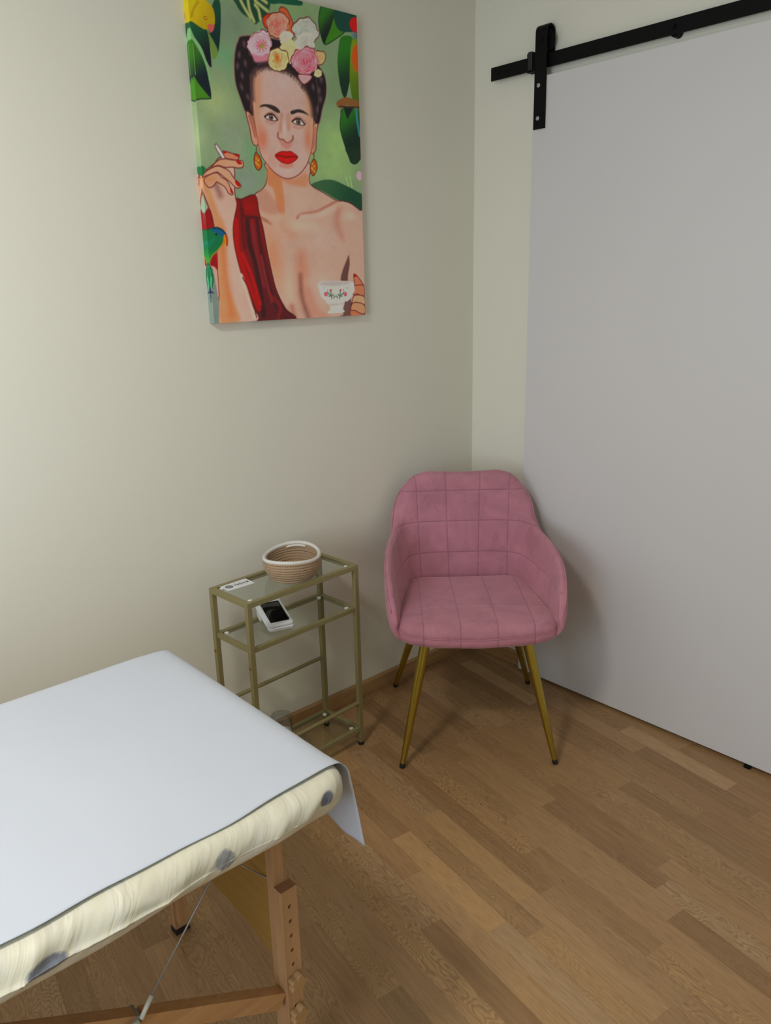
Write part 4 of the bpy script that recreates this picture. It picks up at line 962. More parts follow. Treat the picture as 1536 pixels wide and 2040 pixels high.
('S',[(37.7,78.4),(38.6,78.4),(39.1,77.8)],0.16,(135,127,121),0.16,0.45),
('B',(39.3,77.3),(0.53,0.63),(185,185,177),0.8,355.41682725558144,0),
('S',[(39.3,78.1),(39.8,77.4),(39.4,76.6)],0.16,(218,213,206),0.14,0.55),
('S',[(39.1,78.0),(39.6,77.4),(39.2,76.6)],0.16,(135,127,121),0.16,0.45),
('B',(37.9,75.6),(0.52,0.63),(188,187,179),0.8,426.0986057836336,0),
('S',[(38.9,76.0),(38.1,75.3),(36.9,75.1)],0.16,(218,213,206),0.14,0.55),
('S',[(38.8,76.1),(38.0,75.4),(36.9,75.2)],0.16,(135,127,121),0.16,0.45),
('B',(36.4,75.4),(0.52,0.67),(185,185,177),0.8,467.11408724037756,0),
('S',[(37.4,75.2),(36.2,75.0),(35.4,75.4)],0.16,(218,213,206),0.14,0.55),
('S',[(37.3,75.4),(36.3,75.1),(35.5,75.5)],0.16,(135,127,121),0.16,0.45),
('B',(35.0,76.2),(0.55,0.63),(183,183,175),0.8,525.5504407034745,0),
('S',[(35.2,75.5),(34.6,76.0),(34.8,76.8)],0.16,(218,213,206),0.14,0.55),
('S',[(35.3,75.6),(34.7,76.1),(34.9,76.8)],0.16,(135,127,121),0.16,0.45),
('B',(35.4,77.0),(0.53,0.63),(184,184,176),0.8,558.8235226441143,0),
('S',[(34.9,76.3),(34.9,77.1),(35.6,77.7)],0.16,(218,213,206),0.14,0.55),
('S',[(35.1,76.4),(35.0,77.0),(35.7,77.7)],0.16,(135,127,121),0.16,0.45),
('B',(36.7,78.3),(0.52,0.63),(188,188,180),0.8,616.6492853929333,0),
('S',[(35.7,78.0),(36.6,78.6),(37.7,78.6)],0.16,(218,213,206),0.14,0.55),
('S',[(35.8,77.9),(36.6,78.5),(37.7,78.5)],0.16,(135,127,121),0.16,0.45),
('B',(38.4,77.4),(0.45,0.54),(184,184,176),0.8,340.98289713531295,0),
('S',[(38.3,77.8),(38.8,77.5),(38.7,77.0)],0.16,(218,213,206),0.14,0.55),
('S',[(38.2,77.8),(38.7,77.5),(38.6,77.0)],0.16,(135,127,121),0.16,0.45),
('B',(38.0,76.1),(0.48,0.54),(186,185,177),0.8,412.15413518587786,0),
('S',[(38.7,76.5),(38.3,75.9),(37.4,75.6)],0.16,(218,213,206),0.14,0.55),
('S',[(38.6,76.6),(38.2,76.0),(37.4,75.7)],0.16,(135,127,121),0.16,0.45),
('B',(36.3,75.9),(0.45,0.58),(182,183,175),0.8,481.0798708289396,0),
('S',[(36.9,75.6),(36.1,75.6),(35.6,76.0)],0.16,(218,213,206),0.14,0.55),
('S',[(36.9,75.7),(36.1,75.7),(35.7,76.0)],0.16,(135,127,121),0.16,0.45),
('B',(35.6,76.4),(0.46,0.54),(180,180,172),0.8,529.2977041862106,0),
('S',[(35.6,75.9),(35.1,76.3),(35.4,76.9)],0.16,(218,213,206),0.14,0.55),
('S',[(35.7,75.9),(35.3,76.3),(35.5,76.9)],0.16,(135,127,121),0.16,0.45),
('B',(35.8,77.3),(0.47,0.54),(178,179,171),0.8,573.1501144956484,0),
('S',[(35.3,76.8),(35.5,77.4),(36.2,77.8)],0.16,(218,213,206),0.14,0.55),
('S',[(35.4,76.8),(35.6,77.4),(36.3,77.8)],0.16,(135,127,121),0.16,0.45),
('B',(37.7,77.8),(0.47,0.54),(163,166,157),0.8,656.6317760004555,0),
('S',[(37.2,78.0),(38.0,78.1),(38.4,77.8)],0.16,(218,213,206),0.14,0.55),
('S',[(37.2,77.9),(37.9,78.0),(38.3,77.7)],0.16,(135,127,121),0.16,0.45),
('B',(37.7,76.4),(0.4,0.46),(159,163,154),0.8,410.67164581979995,0),
('S',[(38.2,76.7),(37.9,76.2),(37.3,76.1)],0.16,(218,213,206),0.14,0.55),
('S',[(38.1,76.7),(37.9,76.3),(37.3,76.1)],0.16,(135,127,121),0.16,0.45),
('B',(37.0,76.2),(0.4,0.49),(161,165,157),0.8,452.31759951451295,0),
('S',[(37.5,76.2),(37.0,75.9),(36.5,76.0)],0.16,(218,213,206),0.14,0.55),
('S',[(37.5,76.2),(37.0,76.0),(36.5,76.1)],0.16,(135,127,121),0.16,0.45),
('B',(36.1,76.6),(0.4,0.46),(159,163,154),0.8,531.0921629090426,0),
('S',[(36.1,76.2),(35.8,76.5),(36.0,76.9)],0.16,(218,213,206),0.14,0.55),
('S',[(36.2,76.3),(35.9,76.5),(36.1,76.9)],0.16,(135,127,121),0.16,0.45),
('B',(37.0,77.6),(0.41,0.46),(170,172,164),0.8,623.1599937175863,0),
('S',[(36.5,77.5),(37.0,77.9),(37.6,77.8)],0.16,(218,213,206),0.14,0.55),
('S',[(36.5,77.5),(37.0,77.8),(37.5,77.7)],0.16,(135,127,121),0.16,0.45),
('B',(38.0,77.3),(0.39,0.46),(172,174,166),0.8,690.7410782770183,0),
('S',[(37.8,77.7),(38.3,77.5),(38.3,77.1)],0.16,(218,213,206),0.14,0.55),
('S',[(37.8,77.6),(38.2,77.5),(38.2,77.1)],0.16,(135,127,121),0.16,0.45),
('B',(37.1,76.5),(0.32,0.38),(155,159,151),0.8,450.5716838780008,0),
('S',[(37.4,76.5),(37.1,76.3),(36.8,76.4)],0.16,(218,213,206),0.14,0.55),
('S',[(37.3,76.5),(37.1,76.3),(36.8,76.4)],0.16,(135,127,121),0.16,0.45),
('B',(36.7,77.0),(0.32,0.38),(166,169,161),0.8,577.1706123221451,0),
('S',[(36.4,76.9),(36.5,77.1),(36.8,77.3)],0.16,(218,213,206),0.14,0.55),
('S',[(36.5,76.9),(36.5,77.1),(36.8,77.2)],0.16,(135,127,121),0.16,0.45),
('B',(37.1,77.2),(0.32,0.38),(155,159,151),0.8,627.9900812976664,0),
('S',[(36.8,77.2),(37.1,77.4),(37.4,77.3)],0.16,(218,213,206),0.14,0.55),
('S',[(36.8,77.2),(37.1,77.4),(37.4,77.3)],0.16,(135,127,121),0.16,0.45),
('B',(37.5,76.7),(0.33,0.38),(155,159,151),0.8,753.0113038703902,0),
('S',[(37.8,76.9),(37.8,76.7),(37.4,76.5)],0.16,(218,213,206),0.14,0.55),
('S',[(37.7,76.9),(37.7,76.7),(37.4,76.5)],0.16,(135,127,121),0.16,0.45),
('P',[(25.3,74.9),(25.4,74.3),(24.8,73.8),(24.7,73.2),(24.6,72.5),(24.0,72.0),(23.1,71.8),(22.6,71.2),(21.8,71.0),(21.1,70.9),(20.4,71.0),(19.7,70.9),(19.0,70.9),(18.3,71.1),(18.0,71.6),(17.6,72.0),(17.3,72.4),(16.9,72.9),(17.3,73.6),(17.2,74.2),(17.8,74.7),(18.2,75.3),(18.8,75.7),(19.2,76.1),(19.7,76.6),(20.4,76.8),(21.0,77.0),(21.6,77.2),(22.5,78.0),(23.2,77.9),(23.8,77.6),(24.7,77.7),(24.6,76.8),(25.0,76.4),(24.9,75.8),(25.3,75.4)],(202,166,176),0.15,1.0,1,N,N,(84,30,32)),
('B',(18.4,73.4),(0.77,0.97),(212,182,190),0.8,169.31932936325728,0),
('S',[(18.5,72.3),(17.7,73.2),(18.2,74.4)],0.16,(226,207,208),0.14,0.55),
('S',[(18.7,72.4),(18.0,73.2),(18.4,74.4)],0.16,(157,100,115),0.16,0.45),
('B',(19.3,75.6),(0.73,0.91),(194,149,163),0.8,225.9818783833219,0),
('S',[(18.1,74.6),(18.8,75.9),(20.4,76.6)],0.16,(226,207,208),0.14,0.55),
('S',[(18.3,74.6),(19.0,75.8),(20.5,76.5)],0.16,(157,100,115),0.16,0.45),
('B',(21.6,76.8),(0.73,0.91),(212,182,190),0.8,269.906351283174,0),
('S',[(19.9,76.6),(21.6,77.4),(23.3,77.1)],0.16,(226,207,208),0.14,0.55),
('S',[(20.0,76.4),(21.6,77.1),(23.1,76.9)],0.16,(157,100,115),0.16,0.45),
('B',(24.0,76.5),(0.73,0.98),(194,149,163),0.8,315.00168303436305,0),
('S',[(22.9,77.2),(24.5,76.9),(25.1,75.8)],0.16,(226,207,208),0.14,0.55),
('S',[(22.8,77.0),(24.3,76.7),(24.9,75.7)],0.16,(157,100,115),0.16,0.45),
('B',(24.7,75.0),(0.78,0.91),(212,182,190),0.8,353.44225736741924,0),
('S',[(24.6,76.2),(25.4,75.2),(24.8,73.9)],0.16,(226,207,208),0.14,0.55),
('S',[(24.4,76.1),(25.1,75.1),(24.6,73.9)],0.16,(157,100,115),0.16,0.45),
('B',(23.6,73.2),(0.77,0.97),(212,182,190),0.8,398.54181646715085,0),
('S',[(24.7,74.2),(24.1,73.0),(22.7,72.2)],0.16,(226,207,208),0.14,0.55),
('S',[(24.4,74.2),(23.9,73.1),(22.6,72.3)],0.16,(157,100,115),0.16,0.45),
('B',(21.1,72.1),(0.73,0.98),(194,149,163),0.8,452.9079738749826,0),
('S',[(22.5,72.2),(21.0,71.6),(19.7,71.9)],0.16,(226,207,208),0.14,0.55),
('S',[(22.4,72.3),(21.0,71.8),(19.8,72.0)],0.16,(157,100,115),0.16,0.45),
('B',(19.6,72.2),(0.77,0.91),(212,182,190),0.8,484.87272965452996,0),
('S',[(20.7,71.7),(19.2,71.7),(18.4,72.6)],0.16,(226,207,208),0.14,0.55),
('S',[(20.7,71.9),(19.3,71.9),(18.6,72.7)],0.16,(157,100,115),0.16,0.45),
('B',(19.5,74.7),(0.65,0.86),(208,175,184),0.8,207.18706202968644,0),
('S',[(18.8,73.9),(18.9,74.8),(20.0,75.5)],0.16,(226,207,208),0.14,0.55),
('S',[(19.0,73.9),(19.1,74.8),(20.1,75.4)],0.16,(157,100,115),0.16,0.45),
('B',(20.9,75.8),(0.65,0.8),(191,144,158),0.8,254.64723653078028,0),
('S',[(19.7,75.5),(20.8,76.3),(22.0,76.3)],0.16,(226,207,208),0.14,0.55),
('S',[(19.8,75.4),(20.8,76.1),(22.0,76.2)],0.16,(157,100,115),0.16,0.45),
('B',(23.2,75.9),(0.65,0.86),(191,144,158),0.8,312.8179722866471,0),
('S',[(22.4,76.4),(23.6,76.3),(24.1,75.4)],0.16,(226,207,208),0.14,0.55),
('S',[(22.3,76.3),(23.5,76.1),(23.9,75.4)],0.16,(157,100,115),0.16,0.45),
('B',(23.6,75.0),(0.68,0.86),(208,175,184),0.8,346.99313991435287,0),
('S',[(23.5,75.8),(24.2,75.2),(23.9,74.2)],0.16,(226,207,208),0.14,0.55),
('S',[(23.4,75.7),(24.0,75.1),(23.7,74.2)],0.16,(157,100,115),0.16,0.45),
('B',(23.3,73.5),(0.65,0.86),(207,174,183),0.8,395.53437770454923,0),
('S',[(24.1,74.3),(23.8,73.3),(22.6,72.6)],0.16,(226,207,208),0.14,0.55),
('S',[(23.9,74.3),(23.6,73.4),(22.5,72.7)],0.16,(157,100,115),0.16,0.45),
('B',(21.5,72.3),(0.68,0.8),(203,165,176),0.8,442.97854546064934,0),
('S',[(22.9,72.6),(21.6,71.9),(20.2,72.0)],0.16,(226,207,208),0.14,0.55),
('S',[(22.8,72.7),(21.6,72.0),(20.3,72.1)],0.16,(157,100,115),0.16,0.45),
('B',(19.1,73.2),(0.68,0.86),(205,170,180),0.8,516.3728721759567,0),
('S',[(19.5,72.4),(18.5,72.9),(18.6,73.9)],0.16,(226,207,208),0.14,0.55),
('S',[(19.6,72.5),(18.7,73.0),(18.8,73.9)],0.16,(157,100,115),0.16,0.45),
('B',(20.4,75.2),(0.59,0.69),(198,156,169),0.8,236.2040000908788,0),
('S',[(19.6,74.8),(20.2,75.5),(21.2,75.8)],0.16,(226,207,208),0.14,0.55),
('S',[(19.7,74.7),(20.3,75.4),(21.2,75.7)],0.16,(157,100,115),0.16,0.45),
('B',(22.5,75.5),(0.59,0.69),(197,153,167),0.8,305.10597620196586,0),
('S',[(21.8,75.9),(22.9,75.9),(23.3,75.3)],0.16,(226,207,208),0.14,0.55),
('S',[(21.8,75.8),(22.7,75.8),(23.2,75.2)],0.16,(157,100,115),0.16,0.45),
('B',(23.1,74.9),(0.59,0.74),(188,138,154),0.8,344.0164071231905,0),
('S',[(23.0,75.5),(23.6,75.1),(23.4,74.3)],0.16,(226,207,208),0.14,0.55),
('S',[(22.9,75.4),(23.5,75.0),(23.2,74.3)],0.16,(157,100,115),0.16,0.45),
('B',(22.4,73.3),(0.59,0.69),(200,160,172),0.8,412.5211573376831,0),
('S',[(23.2,73.8),(22.7,73.1),(21.7,72.7)],0.16,(226,207,208),0.14,0.55),
('S',[(23.1,73.9),(22.6,73.1),(21.7,72.8)],0.16,(157,100,115),0.16,0.45),
('B',(20.6,73.0),(0.59,0.69),(198,155,168),0.8,474.2862949531589,0),
('S',[(21.3,72.8),(20.4,72.6),(19.8,73.1)],0.16,(226,207,208),0.14,0.55),
('S',[(21.3,72.9),(20.4,72.7),(19.9,73.2)],0.16,(157,100,115),0.16,0.45),
('B',(19.6,73.5),(0.59,0.74),(197,154,168),0.8,518.6897538580786,0),
('S',[(19.8,72.8),(19.1,73.2),(19.2,74.0)],0.16,(226,207,208),0.14,0.55),
('S',[(19.9,72.9),(19.2,73.3),(19.4,74.1)],0.16,(157,100,115),0.16,0.45),
('B',(21.6,75.2),(0.48,0.59),(186,132,149),0.8,274.5801099287247,0),
('S',[(20.9,75.2),(21.6,75.6),(22.2,75.4)],0.16,(226,207,208),0.14,0.55),
('S',[(20.9,75.2),(21.6,75.5),(22.2,75.3)],0.16,(157,100,115),0.16,0.45),
('B',(22.4,74.8),(0.5,0.63),(186,132,149),0.8,334.6859074229161,0),
('S',[(22.3,75.2),(22.8,75.0),(22.8,74.5)],0.16,(226,207,208),0.14,0.55),
('S',[(22.2,75.1),(22.7,74.9),(22.7,74.4)],0.16,(157,100,115),0.16,0.45),
('B',(22.0,73.6),(0.5,0.63),(197,152,166),0.8,414.9277405538519,0),
('S',[(22.6,73.9),(22.3,73.4),(21.5,73.2)],0.16,(226,207,208),0.14,0.55),
('S',[(22.5,73.9),(22.2,73.4),(21.5,73.3)],0.16,(157,100,115),0.16,0.45),
('B',(20.6,73.5),(0.48,0.64),(192,144,159),0.8,490.9897217554854,0),
('S',[(20.9,73.1),(20.2,73.2),(20.0,73.6)],0.16,(226,207,208),0.14,0.55),
('S',[(20.9,73.2),(20.3,73.2),(20.1,73.7)],0.16,(157,100,115),0.16,0.45),
('B',(20.3,74.4),(0.48,0.63),(186,132,149),0.8,560.7018815804082,0),
('S',[(19.9,73.9),(19.9,74.4),(20.4,74.9)],0.16,(226,207,208),0.14,0.55),
('S',[(20.0,73.9),(20.0,74.4),(20.5,74.8)],0.16,(157,100,115),0.16,0.45),
('B',(22.0,74.6),(0.39,0.52),(183,126,145),0.8,330.5987927646668,0),
('S',[(21.9,74.9),(22.3,74.8),(22.3,74.4)],0.16,(226,207,208),0.14,0.55),
('S',[(21.9,74.8),(22.3,74.7),(22.2,74.4)],0.16,(157,100,115),0.16,0.45),
('B',(21.5,73.8),(0.41,0.48),(183,126,145),0.8,433.33808983270114,0),
('S',[(21.9,73.9),(21.6,73.6),(21.2,73.6)],0.16,(226,207,208),0.14,0.55),
('S',[(21.9,73.9),(21.6,73.6),(21.2,73.7)],0.16,(157,100,115),0.16,0.45),
('B',(20.8,74.0),(0.41,0.52),(183,126,145),0.8,520.1286214996499,0),
('S',[(20.8,73.7),(20.4,73.9),(20.6,74.2)],0.16,(226,207,208),0.14,0.55),
('S',[(20.8,73.8),(20.5,73.9),(20.6,74.2)],0.16,(157,100,115),0.16,0.45),
('B',(21.1,74.6),(0.41,0.48),(180,121,140),0.8,603.9702147076813,0),
('S',[(20.7,74.5),(21.0,74.9),(21.4,74.9)],0.16,(226,207,208),0.14,0.55),
('S',[(20.8,74.5),(21.0,74.8),(21.4,74.8)],0.16,(157,100,115),0.16,0.45),
('S',[(21.9,73.9),(23.8,74.2)],0.3,(178,70,92),0.15,0.7),
('S',[(21.9,73.9),(23.4,73.3)],0.3,(178,70,92),0.15,0.7),
('S',[(21.9,73.9),(22.4,72.7)],0.3,(178,70,92),0.15,0.7),
('S',[(21.9,73.9),(21.2,72.5)],0.3,(178,70,92),0.15,0.7),
('S',[(21.9,73.9),(20.4,72.9)],0.3,(178,70,92),0.15,0.7),
('S',[(21.9,73.9),(20.1,73.6)],0.3,(178,70,92),0.15,0.7),
('S',[(21.9,73.9),(20.5,74.5)],0.3,(178,70,92),0.15,0.7),
('S',[(21.9,73.9),(21.5,75.1)],0.3,(178,70,92),0.15,0.7),
('S',[(21.9,73.9),(22.6,75.3)],0.3,(178,70,92),0.15,0.7),
('S',[(21.9,73.9),(23.5,75.0)],0.3,(178,70,92),0.15,0.7),
('B',(22.1,73.8),(0.77,0.9),(120,160,40),0.95,-20,0),
('P',[(18.7,71.5),(21.1,71.3),(23.9,72.2),(24.2,70.6),(19.8,69.4),(18.8,70.4)],(198,130,146),0.4,0.9,1,N,N,N),
('P',[(32.5,77.5),(32.3,77.1),(32.2,76.7),(32.0,76.3),(31.5,76.1),(31.0,75.9),(30.6,75.6),(30.2,75.5),(29.6,75.2),(29.2,75.4),(28.7,75.4),(28.3,75.7),(28.4,76.1),(28.3,76.5),(28.1,76.8),(28.2,77.2),(28.4,77.5),(28.8,77.9),(29.1,78.2),(29.5,78.5),(29.9,78.8),(30.4,78.8),(30.9,78.9),(31.4,79.0),(32.0,78.9),(32.4,78.7),(32.8,78.5),(33.0,78.0)],(206,190,176),0.15,1.0,1,N,N,N),
('B',(29.0,77.9),(0.43,0.52),(214,202,190),0.8,224.68864719272912,0),
('S',[(28.3,77.3),(28.7,78.0),(29.7,78.5)],0.16,(227,217,208),0.14,0.55),
('S',[(28.5,77.3),(28.9,78.0),(29.7,78.4)],0.16,(165,137,122),0.16,0.45),
('B',(30.7,78.4),(0.44,0.52),(214,202,190),0.8,282.0141100373611,0),
('S',[(29.9,78.5),(30.9,78.7),(31.6,78.5)],0.16,(227,217,208),0.14,0.55),
('S',[(30.0,78.4),(30.8,78.6),(31.5,78.4)],0.16,(165,137,122),0.16,0.45),
('B',(31.5,78.1),(0.44,0.52),(214,202,190),0.8,317.6315859414287,0),
('S',[(31.1,78.5),(31.9,78.4),(32.1,77.8)],0.16,(227,217,208),0.14,0.55),
('S',[(31.0,78.4),(31.8,78.3),(32.0,77.8)],0.16,(165,137,122),0.16,0.45),
('B',(31.9,77.5),(0.43,0.52),(214,202,190),0.8,353.90598360645487,0),
('S',[(31.9,78.1),(32.3,77.6),(32.0,77.0)],0.16,(227,217,208),0.14,0.55),
('S',[(31.8,78.0),(32.1,77.6),(31.9,77.0)],0.16,(165,137,122),0.16,0.45),
('B',(31.3,76.3),(0.44,0.52),(214,202,190),0.8,409.9621084371163,0),
('S',[(32.1,76.8),(31.6,76.2),(30.7,75.8)],0.16,(227,217,208),0.14,0.55),
('S',[(31.9,76.8),(31.5,76.2),(30.7,75.9)],0.16,(165,137,122),0.16,0.45),
('B',(30.3,75.9),(0.43,0.52),(214,202,190),0.8,447.3335216748289,0),
('S',[(31.1,76.0),(30.3,75.6),(29.4,75.7)],0.16,(227,217,208),0.14,0.55),
('S',[(31.1,76.1),(30.3,75.7),(29.5,75.8)],0.16,(165,137,122),0.16,0.45),
('B',(29.1,76.1),(0.41,0.52),(200,183,166),0.8,494.1499768389221,0),
('S',[(29.6,75.7),(28.8,75.8),(28.5,76.4)],0.16,(227,217,208),0.14,0.55),
('S',[(29.6,75.8),(28.9,75.9),(28.6,76.4)],0.16,(165,137,122),0.16,0.45),
('B',(28.5,76.8),(0.44,0.49),(200,183,166),0.8,540.1481683754484,0),
('S',[(28.5,76.2),(28.1,76.8),(28.5,77.5)],0.16,(227,217,208),0.14,0.55),
('S',[(28.6,76.3),(28.3,76.8),(28.7,77.4)],0.16,(165,137,122),0.16,0.45),
('B',(29.8,77.9),(0.38,0.46),(208,194,180),0.8,244.6368750479314,0),
('S',[(29.2,77.6),(29.7,78.1),(30.4,78.2)],0.16,(227,217,208),0.14,0.55),
('S',[(29.3,77.6),(29.7,78.0),(30.4,78.1)],0.16,(165,137,122),0.16,0.45),
('B',(31.2,78.0),(0.37,0.46),(210,197,184),0.8,309.29422855563865,0),
('S',[(30.7,78.3),(31.4,78.2),(31.7,77.8)],0.16,(227,217,208),0.14,0.55),
('S',[(30.7,78.2),(31.3,78.2),(31.6,77.8)],0.16,(165,137,122),0.16,0.45),
('B',(31.5,77.4),(0.38,0.46),(207,193,179),0.8,356.7007431081338,0),
('S',[(31.6,77.8),(31.9,77.5),(31.6,76.9)],0.16,(227,217,208),0.14,0.55),
('S',[(31.5,77.8),(31.8,77.4),(31.5,77.0)],0.16,(165,137,122),0.16,0.45),
('B',(30.9,76.3),(0.38,0.46),(198,180,163),0.8,420.87637058113245,0),
('S',[(31.6,76.6),(31.1,76.1),(30.3,75.9)],0.16,(227,217,208),0.14,0.55),
('S',[(31.5,76.7),(31.0,76.2),(30.3,76.0)],0.16,(165,137,122),0.16,0.45),
('B',(30.3,76.2),(0.37,0.46),(198,180,163),0.8,448.22222584558574,0),
('S',[(30.9,76.3),(30.3,75.9),(29.6,76.0)],0.16,(227,217,208),0.14,0.55),
('S',[(30.9,76.3),(30.3,76.0),(29.7,76.1)],0.16,(165,137,122),0.16,0.45),
('B',(29.0,76.6),(0.38,0.46),(198,180,163),0.8,519.1178463866903,0),
('S',[(29.2,76.1),(28.7,76.4),(28.8,77.0)],0.16,(227,217,208),0.14,0.55),
('S',[(29.2,76.2),(28.8,76.5),(28.9,77.0)],0.16,(165,137,122),0.16,0.45),
('B',(29.0,77.4),(0.38,0.46),(210,197,184),0.8,566.56767303282,0),
('S',[(28.6,76.9),(28.7,77.5),(29.3,77.9)],0.16,(227,217,208),0.14,0.55),
('S',[(28.7,76.9),(28.8,77.4),(29.4,77.9)],0.16,(165,137,122),0.16,0.45),
('B',(30.6,77.8),(0.34,0.4),(201,184,168),0.8,287.50738523676455,0),
('S',[(30.2,77.9),(30.7,78.1),(31.1,77.8)],0.16,(227,217,208),0.14,0.55),
('S',[(30.2,77.8),(30.7,78.0),(31.0,77.8)],0.16,(165,137,122),0.16,0.45),
('B',(31.2,77.4),(0.34,0.37),(207,193,179),0.8,344.1223349283049,0),
('S',[(31.1,77.8),(31.5,77.6),(31.4,77.2)],0.16,(227,217,208),0.14,0.55),
('S',[(31.1,77.7),(31.4,77.5),(31.3,77.2)],0.16,(165,137,122),0.16,0.45),
('B',(30.8,76.6),(0.32,0.4),(208,194,180),0.8,417.6954882969699,0),
('S',[(31.3,76.8),(30.9,76.4),(30.4,76.3)],0.16,(227,217,208),0.14,0.55),
('S',[(31.2,76.9),(30.9,76.5),(30.4,76.4)],0.16,(165,137,122),0.16,0.45),
('B',(29.7,76.4),(0.34,0.4),(208,194,181),0.8,483.63557753828565,0),
('S',[(30.1,76.3),(29.5,76.2),(29.3,76.5)],0.16,(227,217,208),0.14,0.55),
('S',[(30.1,76.3),(29.6,76.3),(29.3,76.6)],0.16,(165,137,122),0.16,0.45),
('B',(29.4,76.7),(0.33,0.4),(207,193,179),0.8,515.8412368078012,0),
('S',[(29.5,76.4),(29.1,76.6),(29.2,77.0)],0.16,(227,217,208),0.14,0.55),
('S',[(29.6,76.4),(29.2,76.6),(29.3,77.0)],0.16,(165,137,122),0.16,0.45),
('B',(29.5,77.4),(0.34,0.4),(200,184,168),0.8,575.4098890522595,0),
('S',[(29.1,77.1),(29.3,77.5),(29.8,77.8)],0.16,(227,217,208),0.14,0.55),
('S',[(29.2,77.1),(29.3,77.5),(29.8,77.7)],0.16,(165,137,122),0.16,0.45),
('B',(30.9,77.5),(0.27,0.34),(194,175,157),0.8,323.5849553271684,0),
('S',[(30.7,77.7),(31.1,77.7),(31.1,77.4)],0.16,(227,217,208),0.14,0.55),
('S',[(30.7,77.7),(31.0,77.6),(31.1,77.4)],0.16,(165,137,122),0.16,0.45),
('B',(30.8,76.8),(0.28,0.34),(203,188,172),0.8,405.9186823695709,0),
('S',[(31.1,77.0),(31.0,76.7),(30.5,76.5)],0.16,(227,217,208),0.14,0.55),
('S',[(31.1,77.0),(30.9,76.7),(30.5,76.6)],0.16,(165,137,122),0.16,0.45),
('B',(30.0,76.7),(0.27,0.34),(203,188,172),0.8,477.96552764362997,0),
('S',[(30.2,76.6),(29.8,76.5),(29.7,76.7)],0.16,(227,217,208),0.14,0.55),
('S',[(30.2,76.6),(29.9,76.5),(29.7,76.7)],0.16,(165,137,122),0.16,0.45),
('B',(29.7,77.3),(0.27,0.34),(206,191,177),0.8,567.1979330505546,0),
('S',[(29.4,77.0),(29.4,77.3),(29.8,77.6)],0.16,(227,217,208),0.14,0.55),
('S',[(29.5,77.0),(29.5,77.3),(29.8,77.5)],0.16,(165,137,122),0.16,0.45),
('B',(30.2,77.6),(0.27,0.34),(203,188,173),0.8,616.3412898634476,0),
('S',[(29.8,77.5),(30.1,77.7),(30.5,77.7)],0.16,(227,217,208),0.14,0.55),
('S',[(29.9,77.5),(30.1,77.7),(30.5,77.7)],0.16,(165,137,122),0.16,0.45),
('B',(30.4,76.9),(0.23,0.28),(190,170,150),0.8,425.8200462737333,0),
('S',[(30.6,77.0),(30.5,76.8),(30.3,76.8)],0.16,(227,217,208),0.14,0.55),
('S',[(30.6,77.0),(30.5,76.8),(30.3,76.8)],0.16,(165,137,122),0.16,0.45),
('B',(30.0,76.9),(0.22,0.28),(190,170,150),0.8,502.1236070707288,0),
('S',[(30.0,76.7),(29.8,76.8),(29.8,77.0)],0.16,(227,217,208),0.14,0.55),
('S',[(30.1,76.8),(29.8,76.8),(29.8,77.0)],0.16,(165,137,122),0.16,0.45),
('B',(30.1,77.3),(0.23,0.28),(192,173,153),0.8,596.1119240532058,0),
('S',[(29.9,77.2),(30.0,77.4),(30.3,77.5)],0.16,(227,217,208),0.14,0.55),
('S',[(29.9,77.2),(30.0,77.4),(30.3,77.5)],0.16,(165,137,122),0.16,0.45),
('B',(30.6,77.3),(0.22,0.28),(190,170,150),0.8,678.9260790748573,0),
('S',[(30.5,77.5),(30.7,77.5),(30.7,77.3)],0.16,(227,217,208),0.14,0.55),
('S',[(30.5,77.4),(30.7,77.4),(30.7,77.3)],0.16,(165,137,122),0.16,0.45),
('P',[(34.2,74.2),(34.2,73.6),(34.0,73.1),(33.6,72.6),(33.5,71.9),(33.1,71.2),(32.2,70.9),(31.4,70.7),(30.7,71.3),(30.1,71.0),(29.4,71.0),(28.8,71.2),(28.1,71.2),(27.6,71.5),(27.2,71.9),(26.9,72.5),(27.9,73.2),(27.7,73.7),(27.9,74.2),(28.3,74.7),(28.7,75.1),(29.1,75.6),(29.7,76.0),(30.4,76.2),(31.1,76.9),(31.9,77.1),(32.7,76.9),(33.3,76.6),(33.4,75.9),(33.8,75.6),(34.1,75.2),(34.3,74.7)],(208,188,142),0.15,1.0,1,N,N,N),
('B',(30.2,71.5),(0.67,0.81),(203,178,130),0.8,460.14287627968764,0),
('S',[(31.6,71.5),(30.1,71.1),(28.8,71.5)],0.16,(228,216,193),0.14,0.55),
('S',[(31.5,71.7),(30.1,71.2),(29.0,71.6)],0.16,(169,130,92),0.16,0.45),
('B',(28.8,72.1),(0.67,0.81),(203,178,130),0.8,498.5434337848317,0),
('S',[(29.6,71.5),(28.3,71.7),(28.0,72.6)],0.16,(228,216,193),0.14,0.55),
('S',[(29.7,71.6),(28.5,71.9),(28.2,72.7)],0.16,(169,130,92),0.16,0.45),
('B',(28.0,73.2),(0.67,0.81),(216,200,160),0.8,540.1531900870843,0),
('S',[(27.9,72.2),(27.4,73.1),(28.0,74.2)],0.16,(228,216,193),0.14,0.55),
('S',[(28.1,72.3),(27.6,73.2),(28.2,74.2)],0.16,(169,130,92),0.16,0.45),
('B',(29.4,75.3),(0.67,0.81),(203,178,130),0.8,597.9145079472066,0),
('S',[(28.1,74.5),(29.1,75.6),(30.7,76.0)],0.16,(228,216,193),0.14,0.55),
('S',[(28.3,74.5),(29.2,75.5),(30.7,75.9)],0.16,(169,130,92),0.16,0.45),
('B',(31.4,75.5),(0.64,0.81),(216,200,160),0.8,638.4477176958212,0),
('S',[(30.1,75.5),(31.5,76.0),(32.6,75.7)],0.16,(228,216,193),0.14,0.55),
